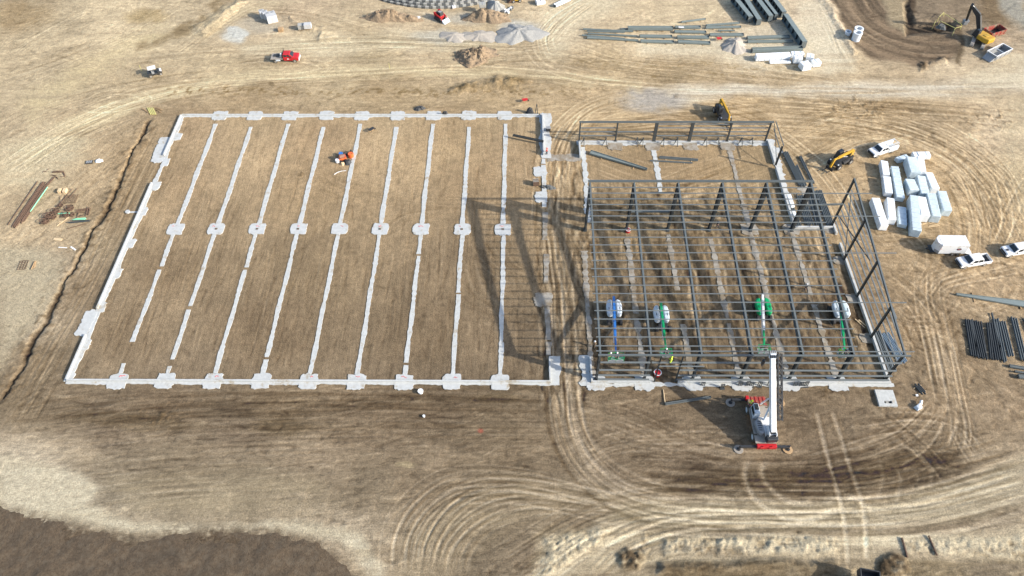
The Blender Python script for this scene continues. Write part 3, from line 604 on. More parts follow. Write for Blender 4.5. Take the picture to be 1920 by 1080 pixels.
rgba[:, 0] = np.clip(front*(1-.35*SMOOTH), 0, 1).ravel(); rgba[:, 1] = np.clip(in_left*0.55+in_right*0.9+in_rear*0.7, 0, 1).ravel(); rgba[:, 2] = np.clip(right+leftz, 0, 1).ravel()
at2.data.foreach_set('color', rgba.ravel())
def ground_material():
    m = bpy.data.materials.new('bare_soil'); m.use_nodes = True; t = m.node_tree; N = t.nodes; L = t.links; b = N['Principled BSDF']
    b.inputs['Roughness'].default_value = 0.97; b.inputs['Specular IOR Level'].default_value = 0.15
    a = N.new('ShaderNodeAttribute'); a.attribute_name = 'soil'; g = N.new('ShaderNodeNewGeometry')
    prev = a.outputs['Color']
    for sc, lo, hi, det in ((1.3, 0.74, 1.26, 7), (4.5, 0.66, 1.34, 5)):
        n = N.new('ShaderNodeTexNoise'); n.inputs['Scale'].default_value = sc; n.inputs['Detail'].default_value = det; n.inputs['Roughness'].default_value = 0.7
        L.new(g.outputs['Position'], n.inputs['Vector'])
        r = N.new('ShaderNodeMapRange'); r.inputs['From Min'].default_value = 0.3; r.inputs['From Max'].default_value = 0.7; r.inputs['To Min'].default_value = lo; r.inputs['To Max'].default_value = hi
        L.new(n.outputs['Fac'], r.inputs['Value'])
        x = N.new('ShaderNodeMix'); x.data_type = 'RGBA'; x.blend_type = 'MULTIPLY'; x.inputs['Factor'].default_value = 1
        L.new(prev, x.inputs['A']); L.new(r.outputs[0], x.inputs['B']); prev = x.outputs['Result']
    wk = N.new('ShaderNodeAttribute'); wk.attribute_name = 'work'; sp = N.new('ShaderNodeSeparateColor'); L.new(wk.outputs['Color'], sp.inputs[0])
    tot_h = None
    for ch_, rot_, sx, sy in (('Red', 0.06, 0.55, 3.0), ('Green', 1.5708, 0.42, 3.4), ('Blue', -0.5, 0.75, 2.6)):
        mp = N.new('ShaderNodeMapping'); mp.vector_type = 'TEXTURE'; mp.inputs['Rotation'].default_value = (0, 0, rot_); mp.inputs['Scale'].default_value = (1/sx, 1/sy, 1)
        L.new(g.outputs['Position'], mp.inputs['Vector'])
        n = N.new('ShaderNodeTexNoise'); n.inputs['Scale'].default_value = 1.0; n.inputs['Detail'].default_value = 5; n.inputs['Roughness'].default_value = 0.72; n.inputs['Distortion'].default_value = 0.6
        L.new(mp.outputs[0], n.inputs['Vector'])
        r = N.new('ShaderNodeMapRange'); r.inputs['From Min'].default_value = 0.34; r.inputs['From Max'].default_value = 0.66; r.inputs['To Min'].default_value = 0.86; r.inputs['To Max'].default_value = 1.13
        L.new(n.outputs['Fac'], r.inputs['Value'])
        x = N.new('ShaderNodeMix'); x.data_type = 'RGBA'; x.blend_type = 'MULTIPLY'; L.new(sp.outputs[ch_], x.inputs['Factor'])
        L.new(prev, x.inputs['A']); L.new(r.outputs[0], x.inputs['B']); prev = x.outputs['Result']
        mm = N.new('ShaderNodeMath'); mm.operation = 'MULTIPLY'; L.new(n.outputs['Fac'], mm.inputs[0]); L.new(sp.outputs[ch_], mm.inputs[1])
        if tot_h is None: tot_h = mm.outputs[0]
        else:
            ad = N.new('ShaderNodeMath'); ad.operation = 'ADD'; L.new(tot_h, ad.inputs[0]); L.new(mm.outputs[0], ad.inputs[1]); tot_h = ad.outputs[0]
    # scattered dark clods
    v = N.new('ShaderNodeTexNoise'); v.inputs['Scale'].default_value = 3.2; v.inputs['Detail'].default_value = 7; v.inputs['Roughness'].default_value = 0.8
    L.new(g.outputs['Position'], v.inputs['Vector'])
    r = N.new('ShaderNodeMapRange'); r.inputs['From Min'].default_value = 0.60; r.inputs['From Max'].default_value = 0.67; r.inputs['To Min'].default_value = 1.0; r.inputs['To Max'].default_value = 0.58
    L.new(v.outputs['Fac'], r.inputs['Value'])
    x = N.new('ShaderNodeMix'); x.data_type = 'RGBA'; x.blend_type = 'MULTIPLY'; x.inputs['Factor'].default_value = 1
    L.new(prev, x.inputs['A']); L.new(r.outputs[0], x.inputs['B']); L.new(x.outputs['Result'], b.inputs['Base Color'])
    n = N.new('ShaderNodeTexNoise'); n.inputs['Scale'].default_value = 4.5; n.inputs['Detail'].default_value = 6; n.inputs['Roughness'].default_value = 0.65
    L.new(g.outputs['Position'], n.inputs['Vector'])
    bp = N.new('ShaderNodeBump'); bp.inputs['Strength'].default_value = 0.75; bp.inputs['Distance'].default_value = 0.12
    ad = N.new('ShaderNodeMath'); ad.operation = 'ADD'; L.new(n.outputs['Fac'], ad.inputs[0]); L.new(tot_h, ad.inputs[1])
    L.new(ad.outputs[0], bp.inputs['Height']); L.new(bp.outputs[0], b.inputs['Normal'])
    return m
gm.materials.append(ground_material())
ground = bpy.data.objects.new('ground', gm); COL.objects.link(ground); ground['kind'] = 'structure'
ground['label'] = 'bare graded earth with wheel tracks'
GH = H.copy()
def hz(x, y):
    return float(GH[min(np.searchsorted(gy, y), NY-1), min(np.searchsorted(gx, x), NX-1)])
del rgba, co, quads, ALB

# ------------------------------------------------------------------ concrete foundations
XL = [-63.73+7.62*i for i in range(9)]; YF, YM, YB = 60.5, 93.2, 125.9
def rough_poly(cx_, cy_, w_, d_, jag=0.12, step=0.35, seed=0):
    r = random.Random(seed); pts = []; jag = min(jag, .1); ph = r.uniform(0, 6)
    for (x0, y0, x1, y1) in ((-1, -1, 1, -1), (1, -1, 1, 1), (1, 1, -1, 1), (-1, 1, -1, -1)):
        L = math.hypot((x1-x0)*w_/2, (y1-y0)*d_/2); n = max(2, int(L/step))
        for k in range(n):
            t = k/n; jx, jy = r.gauss(0, jag), r.gauss(0, jag)
            u_, v_ = x0+(x1-x0)*t, y0+(y1-y0)*t; q_ = 1-0.10*(abs(u_*v_))**3+0.03*math.sin(ph+5*u_+3*v_); pts.append((cx_+u_*q_*w_/2+jx, cy_+v_*q_*d_/2+jy))
    return pts
def strip_poly(a, b, w_, jag=0.075, step=0.5, seed=0, wob=0.05, ends=0.5):
    r = random.Random(seed); a, b = Vector(a[:2]), Vector(b[:2]); d = b-a; L = d.length; d /= L; nrm = Vector((-d.y, d.x)); n = int(L/step)
    l, rr = [], []; ph = r.uniform(0, 6)
    for k in range(n+1):
        t = k/n; c = a+d*(L*t)+nrm*wob*math.sin(ph+t*L*0.45); ww = w_*(0.94+0.12*math.sin(ph*2+t*L*0.8))+r.gauss(0, jag)
        l.append(tuple(c+nrm*max(ww, .2)/2)); rr.append(tuple(c-nrm*max(ww+r.gauss(0, jag*.6), .2)/2))
    return l+rr[::-1]
def slab_poly(name, poly, z, m, parent, label=None):
    # a cast strip: ngon top with sides, triangulated
    bm = bmesh.new(); off = absloc(parent)
    vs = [bm.verts.new((x-off.x, y-off.y, z)) for x, y in poly]
    f = bm.faces.new(vs)
    ex = bmesh.ops.extrude_face_region(bm, geom=[f]); 
    for v in ex['geom']:
        if isinstance(v, bmesh.types.BMVert): v.co.z = -0.25
    bmesh.ops.triangulate(bm, faces=[q for q in bm.faces if len(q.verts) > 4]); bmesh.ops.recalc_face_normals(bm, faces=bm.faces)
    me = bpy.data.meshes.new(name); bm.to_mesh(me); bm.free(); me.materials.append(m)
    o = bpy.data.objects.new(name, me); COL.objects.link(o); o.parent = parent
    if label: o['label'] = label
    return o
def wall(parent, a, b, t=0.28, h=0.5, m=None, z0=-0.2, ch=0.02):
    return MB().beam((a[0], a[1], (h+z0)/2), (b[0], b[1], (h+z0)/2), t, h-z0).build('stem_wall', m or M['concrete'], parent, bevel=ch, world=True)

F1 = thing('building_foundation', 'pale concrete foundation with nine long strips and no steel on it', 'foundation', (-71.6, 60.5, 0))
for i, x in enumerate(XL):
    for j, y in enumerate((YF, YM, YB)):
        sz = (2.9, 2.8) if j == 0 else (3.0, 2.75) if j == 1 else (3.1, 2.9)
        pd = slab_poly('footing_pad', rough_poly(x+rnd.uniform(-.1, .1), y+rnd.uniform(-.1, .1), *sz, jag=0.05 if j == 1 else 0.07, seed=i*7+j), 0.125+0.003*(i % 3), M['concrete'], F1)
        q = random.Random(i*31+j)
        if j == 1 and i not in (0, 4, 6): MB().box((x-0.05, y, 0.15), (0.45, 0.4, 0.05)).build('anchor_pocket', M['darkdirt'], pd, world=True)
        if j == 1 or (j == 0 and i in (0, 2, 4, 5, 6, 7)):
            oy = 0.7 if j == 1 else 0.85
            px0, py0 = x+q.uniform(-1.0, 0.3), y+oy; ps = [(px0+0.18*t, py0+q.uniform(-.16, .16), 0.145) for t in range(q.randint(3, 6))]
            MB().tube(ps, 0.045, 5).build('paint_mark', M['pinkpaint'], pd, world=True)
    # grade strips, broken where soil has fallen across them
    br = {0: [(61.9, 63.8), (68.0, 83.4), (84.2, 92.0)], 1: [(61.8, 63.3), (64.6, 74.6), (75.4, 92)], 2: [(62, 83.4), (84, 92)], 3: [(61.8, 64.6), (65.1, 92)], 4: [(61.8, 92)], 5: [(61.8, 92)], 6: [(61.8, 63.6), (64.1, 86.7), (87.2, 92)], 7: [(61.8, 78), (78.4, 92)], 8: [(61.8, 92)]}[i]
    for k, (a, b) in enumerate(br+[(94.4, 123.2 if i % 2 == 0 else 122.2)]):
        slab_poly('grade_beam', strip_poly((x, a, 0), (x+0.03*i-0.1, b, 0), 0.86 if a > 93 else 0.76, seed=i*11+k), 0.085, M['lean'], F1)
wx = -71.85
# perimeter walls
wall(F1, (wx+.14, YF), (5.3, YF)); wall(F1, (5.16, YF+.14), (5.16, 64.9))
for a, b in ((YF+.14, 69.2), (74.6, 105.2), (113.2, 125.76)): wall(F1, (wx, a), (wx, b), 0.3)
wall(F1, (wx+.14, YB), (4.4, YB), 0.3, 0.42); wall(F1, (5.16, 113.4), (5.16, 126.04), 0.3, 0.75)
# wall footings showing beside the walls
slab_poly('wall_footing', strip_poly((wx, YF-.3, 0), (6.0, YF-.2, 0), .6, jag=0.1, seed=71, wob=0.05), 0.105, M['concrete'], F1)
slab_poly('wall_footing', strip_poly((wx, YB-.1, 0), (6.0, YB-.1, 0), .9, jag=0.12, seed=72, wob=0.05), 0.10, M['concrete'], F1)
slab_poly('wall_footing', strip_poly((wx+.45, YF, 0), (wx+.35, YB, 0), .75, jag=0.1, seed=73, wob=0.1), 0.11, M['concrete'], F1)
slab_poly('wall_footing', strip_poly((5.6, 112.6, 0), (5.7, 126.6, 0), 2.3, jag=0.2, seed=74, wob=0.1), 0.108, M['concrete'], F1)
slab_poly('wall_footing', strip_poly((5.9, 60.0, 0), (5.9, 65.4, 0), 1.8, jag=0.2, seed=75, wob=0.1), 0.112, M['lean'], F1)
for px, py, w_, d_ in ((334,257,1.35,2.3), (311,305,1.35,2.3), (294,349,1.35,2.3), (270,397,1.3,2.2), (246,457,1.3,2.2), (220,514,1.35,2.3), (191,577,1.3,2.2), (162,646,1.3,2.3), (131,708,1.5,1.6)):
    g = G(px, py); slab_poly('footing_pad', rough_poly(g.x, g.y, w_, d_, 0.1, seed=px), 0.13, M['concrete'], F1)
for px, py, w_, d_ in ((311,281,2.6,7.8), (163,606,2.1,5.4)):
    g = G(px, py); slab_poly('apron_slab', rough_poly(wx-w_/2+.2, g.y, w_, d_, 0.2, seed=px), 0.14, M['concrete'], F1)
for px, py, w_, d_ in ((1013,322,2.6,2.6), (1015,370,2.4,2.8), (1019,562,3.2,3.0)):
    g = G(px, py); slab_poly('footing_pad', rough_poly(g.x, g.y, w_, d_, 0.15, seed=px), 0.13, M['concrete'] if py < 400 else M['concrete_old'], F1)
for a, b, m in ((111.0, 112.4, 'lean'), (99, 110.6, 'lean'), (90.6, 97.6, 'concrete_old'), (80.5, 87.2, 'concrete_old'), (68.6, 77.4, 'concrete_old'), (65.6, 68.2, 'concrete_old')):
    slab_poly('grade_beam', strip_poly((5.0, a, 0), (5.1, b, 0), 0.95, seed=int(a)), 0.09, M[m], F1)
g = G(240, 398); pp = MB().cyl((g.x, g.y, -0.1), (g.x, g.y, 0.28), 0.42, 16).build('round_pier', M['concrete'], F1, world=True)
slab_poly('grade_beam', strip_poly((g.x+.3, g.y), (wx-.3, g.y+.1), 0.3, seed=5), 0.07, M['concrete'], F1)

XR = [12.45+7.62*i for i in range(7)]; XJ = 51.0; YR = 117.3
F2 = thing('building_foundation', 'dusty concrete foundation carrying the standing steel frame', 'foundation', (12.45, 60.5, 0))
CO = M['concrete_old']
for i, x in enumerate(XR[:6]):
    for j, y in enumerate((YF-.1, YM)):
        if j == 1 and i < 4: continue
        slab_poly('footing_pad', rough_poly(x, y, 3.0, 2.6, 0.2, seed=i+60+j), 0.12, M['concrete'] if j == 0 else CO, F2)
    segs = {0: [(62, 88)], 1: [(62, 73), (74, 91)], 2: [(62, 71.8), (79, 92)], 3: [(62, 72), (73, 91)], 4: [(62, 74), (75, 115.8)], 5: [(62, 76), (78, 92)]}[i]
    for k, (a, b) in enumerate(segs): slab_poly('grade_beam', strip_poly((x-0.6 if i == 0 else x, a, 0), (x-0.5 if i == 0 else x, b, 0), 0.9, jag=0.2, seed=i*5+k+200), 0.07, CO, F2)
slab_poly('grade_beam', strip_poly((27.6, 103, 0), (27.6, 115.6, 0), 0.9, jag=0.25, seed=301), 0.07, M['lean'], F2)
slab_poly('grade_beam', strip_poly((13.2, 95, 0), (13.3, 116, 0), 1.0, jag=0.25, seed=302), 0.07, M['lean'], F2)
for i in range(1, 6):
    if i != 5: slab_poly('footing_pad', rough_poly(XR[i]-.2, YR-.9, 3.0, 2.8, 0.25, seed=i+90), 0.1, CO, F2)
wall(F2, (11.6, YF), (21.0, YF)); wall(F2, (25.3, YF), (58.8, YF), m=M['concrete']); wall(F2, (11.74, YF+.14), (11.74, 65.2), m=M['concrete'])
wall(F2, (58.5, YF+.14), (58.5, 89.6), 0.4, 0.6); wall(F2, (58.5, 92.0), (58.5, 94.6), 0.4, 0.6); wall(F2, (51.3, 93.6), (58.3, 93.6), 0.35, 0.55)
wall(F2, (51.15, 93.78), (51.15, 109.6), 0.35, 0.7); wall(F2, (51.15, 110.8), (51.15, YR+.15), 0.35, 0.7); wall(F2, (12.4, YR), (50.97, YR), 0.35, 0.5, m=M['concrete'])
wall(F2, (12.5, 112.6), (12.5, YR-.18), 0.32, 0.9)
slab_poly('wall_footing', strip_poly((11.0, YF-.4, 0), (59.3, YF-.25, 0), .65, jag=0.14, seed=81, wob=0.1), 0.09, M['lean'], F2)
slab_poly('wall_footing', strip_poly((12.0, YR-.1, 0), (52.2, YR-.1, 0), 1.3, jag=0.2, seed=82, wob=0.1), 0.09, M['concrete'], F2)
slab_poly('wall_footing', strip_poly((51.6, 93.4, 0), (51.9, 118.4, 0), 1.4, jag=0.3, seed=83, wob=0.1), 0.088, M['concrete'], F2)
slab_poly('wall_footing', strip_poly((56.6, 97, 0), (55.0, 104.5, 0), 1.6, jag=0.35, seed=87, wob=0.2), 0.07, CO, F2)
slab_poly('wall_footing', strip_poly((10.9, 59.9, 0), (10.8, 65.6, 0), 1.9, jag=0.3, seed=84, wob=0.1), 0.095, M['lean'], F2)
slab_poly('wall_footing', strip_poly((5.9, 112.9, 0), (12.6, 112.7, 0), 2.2, jag=0.25, seed=86, wob=0.1), 0.06, CO, F2)
for y in (69.1, 77.5, 85.8, 93.2): slab_poly('footing_pad', rough_poly(57.6, y, 2.2, 1.8, 0.15, seed=int(y)), 0.1, CO, F2)
g = G(1457, 283); MB().box((g.x, g.y, 0.1), (1.9, 1.5, 0.3)).build('footing_pad', M['concrete'], F2, bevel=0.03, world=True)

# ------------------------------------------------------------------ the standing steel frame
ZR, ZE = 12.05, 7.75                       # steel line at the high row and at the eave
def zr(y): return ZE+(ZR-ZE)*(y-60.8)/(93.2-60.8)
FR = thing('steel_building_frame', 'tall grey steel frame of columns, rafters and purlins, open to the sky', 'steel frame', (12.45, 60.8, 0))
ST, SD, GV = M['steel'], M['steel_dk'], M['galv']
for i, x in enumerate(XR[:6]):
    # tapered column on the high row
    mb = MB(); mb.ibeam((x, 93.15, 0.12), (x, 92.75, ZR-0.5), 0.32, 0.85, 0.06, up=(0, 1, 0), h2=1.75); mb.box((x, 93.15, 0.15), (0.6, 1.1, 0.06)); mb.build('column', SD, FR, world=True)
    mb = MB(); mb.ibeam((x, 61.05, 0.12), (x, 61.4, zr(61.4)-0.3), 0.30, 0.45, 0.05, up=(0, 1, 0), h2=1.15); mb.box((x, 61.05, 0.15), (0.6, 0.7, 0.06)); mb.build('column', SD, FR, world=True)
    mb = MB(); mb.ibeam((x, 61.0, zr(61.0)-0.56), (x, 72.0, zr(72)-0.38), 0.28, 1.1, 0.05, h2=0.75); mb.ibeam((x, 72.0, zr(72)-0.38), (x, 83.0, zr(83)-0.38), 0.28, 0.75, 0.05); mb.ibeam((x, 83.0, zr(83)-0.38), (x, 93.6, zr(93.6)-0.65), 0.28, 0.75, 0.05, h2=1.3)
    for yy in (69, 77, 85): mb.box((x, yy, zr(yy)-0.4), (0.26, 0.05, 0.6))
    mb.build('rafter', ST, FR, world=True)
for y, zt in ((94.1, ZR-.15), (85.8, zr(85.8)-.2), (77.5, zr(77.5)-.2), (69.1, zr(69.1)-.2), (61.1, zr(61.1)-.2)):
    mb = MB(); mb.ibeam((XR[6], y, 0.4), (XR[6], y, zt), 0.30, 0.32, 0.04, up=(1, 0, 0)); mb.box((XR[6], y, 0.43), (0.5, 0.5, 0.05)); mb.build('endwall_column', SD, FR, world=True)
MB().ibeam((XR[6], 60.9, zr(60.9)-.15), (XR[6], 94.3, zr(94.3)-.15), 0.24, 0.34, 0.04).build('rafter', ST, FR, world=True)
PYS = [92.07, 90.86, 89.65, 88.46, 87.27, 86.11, 84.86, 83.34, 81.84, 80.33, 78.84, 77.34, 75.79, 74.31, 72.74, 71.22, 69.7, 68.19, 66.71, 65.14, 63.66, 62.17, 61.32]
LONG = {90.86: 60.3, 86.11: 60.6, 78.84: 61.4, 69.7: 60.6, 61.32: 59.6}
for k, y in enumerate(PYS):
    x1 = LONG.get(y, 51.2+0.05*(k % 4))
    z = zr(y)+0.02
    mb = MB(); x0 = 11.9 + (0.0 if k < 8 else -0.15+0.08*(k % 3))
    mb.beam((x0, y, z+0.065), (x1, y, z+0.065), 0.018, 0.10); mb.beam((x0, y+0.025, z+0.123), (x1, y+0.025, z+0.123), 0.062, 0.016); mb.beam((x0, y-0.025, z+.007), (x1, y-0.025, z+.007), 0.062, 0.016)
    mb.build('purlin', GV, FR, world=True)
MB().beam((12.1, 93.3, ZR+.16), (51.0, 93.3, ZR+.16), 0.16, 0.26).beam((12.1, 93.62, ZR+.1), (51.0, 93.62, ZR+.1), 0.12, 0.2).build('ridge_beam', ST, FR, world=True)
MB().beam((12.1, 60.66, ZE+.02), (58.9, 60.66, ZE+.02), 0.24, 0.26).build('eave_beam', ST, FR, world=True)
J0, J1 = 21.6, 24.9
for z in (5.8, 3.6, 2.05, 0.8):
    mb = MB()
    for a, b in (((12.6, J0-.9), (J1+.1, 58.4)) if z < 4.5 else ((12.6, J0-1.4), (J0-1.2, 58.4))):
        mb.beam((a, 60.62, z), (b, 60.62, z), 0.17, 0.025); mb.beam((a, 60.52, z-.05), (b, 60.52, z-.05), 0.025, 0.10); mb.beam((a, 60.72, z+.05), (b, 60.72, z+.05), 0.025, 0.10)
    mb.build('wall_girt', GV, FR, world=True)
MB().beam((J0, 60.62, 4.75), (J0+7, 60.62, 4.75), 0.2, 0.06).build('wall_girt', GV, FR, world=True)
for x in (J0, J1): MB().ibeam((x, 60.62, 0.1), (x, 60.62, ZE-.1), 0.14, 0.2, 0.02, up=(1, 0, 0)).build('door_jamb', SD, FR, world=True)
for k, zz in enumerate((1.6, 3.0, 4.6, 6.1, 7.4)):
    y1 = 94.0 if k < 4 else 93
    MB().beam((XR[6]+.28, 61, zz), (XR[6]+.28, y1, zz), 0.20, 0.03).beam((XR[6]+.19, 61, zz-.05), (XR[6]+.19, y1, zz-.05), 0.025, 0.09).build('wall_girt', GV, FR, world=True)
MB().beam((XR[6]+.28, 67, 8.5), (XR[6]+.28, 94, 8.5), 0.20, 0.03).build('wall_girt', GV, FR, world=True)
MB().beam((XR[6]+.28, 77, 9.6), (XR[6]+.28, 94, 9.6), 0.20, 0.03).build('wall_girt', GV, FR, world=True)
for a, b in (((XR[6]+.1, 93.8, 3.4), (XR[6]+.1, 79.5, 7.6)), ((XR[6]+.1, 86, 0.8), (XR[6]+.1, 93.2, 9.5))): MB().cyl(a, b, 0.09, 8).build('diagonal_brace', SD, FR, world=True)
MB().beam((50.7, 93.6, 6.1), (58.2, 93.9, 6.1), 0.22, 0.3).build('tie_beam', ST, FR, world=True)
MB().beam((20.4, 93.4, 4.6), (27.4, 93.4, 4.6), 0.25, 0.22).build('tie_beam', ST, FR, world=True); MB().beam((20.4, 93.4, 9.4), (27.4, 93.4, 9.4), 0.2, 0.22).build('tie_beam', ST, FR, world=True)
for (xa, ya), (xb, yb) in (((12.45, 62), (20.07, 76)), ((20.07, 62), (12.45, 76)), ((42.9, 62), (50.5, 76)), ((50.5, 62), (42.9, 76)), ((20.07, 77), (27.7, 92)), ((27.7, 77), (20.07, 92))): MB().cyl((xa, ya, zr(ya)-.25), (xb, yb, zr(yb)-.25), 0.022, 5).build('rod_brace', SD, FR, world=True)

# low wall frame at the back
F3 = thing('steel_wall_frame', 'low steel wall frame with door columns, behind the tall frame', 'steel frame', (12.45, 117.3, 0))
for i, x in enumerate((12.45, 19.9, 27.75, 34.95, 42.7, 50.5)):
    big = i in (2, 3); mb = MB(); mb.ibeam((x, YR, 0.5), (x, YR, 5.3), 0.62 if big else 0.26, 0.36, 0.05, up=(0, 1, 0)); mb.box((x, YR, 0.53), (0.6, 0.34, 0.05)); mb.build('column', SD, F3, world=True)
MB().beam((12.2, YR+.12, 5.45), (51.0, YR+.12, 5.45), 0.14, 0.2).build('top_beam', ST, F3, world=True)
MB().beam((12.2, YR-.12, 5.38), (51.0, YR-.12, 5.38), 0.10, 0.16).build('top_beam', ST, F3, world=True)
for z, segs in ((3.9, ((12.5, 19.7), (28.2, 34.6), (35.3, 42.5), (42.9, 50.4))), (1.9, ((12.5, 19.7), (28.2, 42.4), (42.9, 50.4))), (4.85, ((28.1, 34.7), (35.3, 42.5), (42.9, 50.4))), (2.9, ((12.5, 27.4), (35.3, 50.4)))):
    mb = MB()
    for a, b in segs: mb.beam((a, YR, z), (b, YR, z), 0.2, 0.04).beam((a, YR+.09, z+.05), (b, YR+.09, z+.05), 0.03, 0.1)
    mb.build('wall_girt', GV, F3, world=True)
MB().ibeam((51.0, 109.9, 0.7), (51.0, 109.9, 5.6), 0.3, 0.34, 0.05, up=(1, 0, 0)).build('column', SD, F3, world=True)
for z, dx in ((5.5, 0.35), (3.6, 0.45)): MB().beam((51.0+dx, YR+.2, z), (51.0+dx, 110.2, z), 0.12, 0.16).build('side_girt', ST, F3, world=True)
MB().beam((51.2, YR, 5.0), (51.1, 110, 1.2), 0.1, 0.1).build('diagonal_brace', SD, F3, world=True)

# steel brackets standing against the walls
def bracket(x, y, label, group, hh, lean, front=True):
    t = thing('wall_bracket', label, 'bracket', (x, y, 0.02), rnd.uniform(-.25, .25), group)
    if front:
        mb = MB()
        for s in (-0.26, 0.0, 0.26): mb.beam((s, 0.0, 0.0), (s, 0.16, hh), 0.12, 0.09)
        mb.build('upright', M['steel_dk'], t)
        MB().box((0, 0.1, hh), (0.66, 0.18, 0.1)).build('cap_plate', M['steel_dk'], t)
        MB().box((0, -0.05, 0.03), (0.75, 0.5, 0.06)).build('base_plate', M['steel_dk'], t)
    else:
        for s in (-1, 1): MB().beam((0.12*s, -0.75*s, 0), (0, 0, hh), 0.11, 0.11).build('leg', M['steel_dk'], t)
        MB().beam((-.55*lean, 0, 0.05), (0, 0, hh*0.96), 0.11, 0.11).build('leg', M['steel_dk'], t)
        MB().box((0, 0, hh), (0.3, 0.3, 0.1)).build('cap_plate', M['steel_dk'], t)
    return t
for k, px in enumerate((1317, 1387, 1401, 1408, 1423, 1441, 1490, 1501, 1510)):
    g = G(px, 722); bracket(g.x, 59.95, 'small dark steel bracket standing against the front wall of the framed foundation', 'brackets along the front wall', 0.85+0.15*(k % 3), 1)
bracket(*G(1354, 728)[:2], 'dark steel bracket standing apart on the soil, off the front wall', None, 0.9, 1)
for k, (px, lx) in enumerate(((1094, 1), (1135, 1), (1193, -1), (1204, 1), (1243, 1), (1268, 1), (1322, 1), (1344, -1), (1388, 1), (1407, -1))):
    g = G(px, 271); bracket(g.x, g.y, 'dark steel trestle leaning over the low back wall', 'trestles along the back wall', 1.7, lx, False)

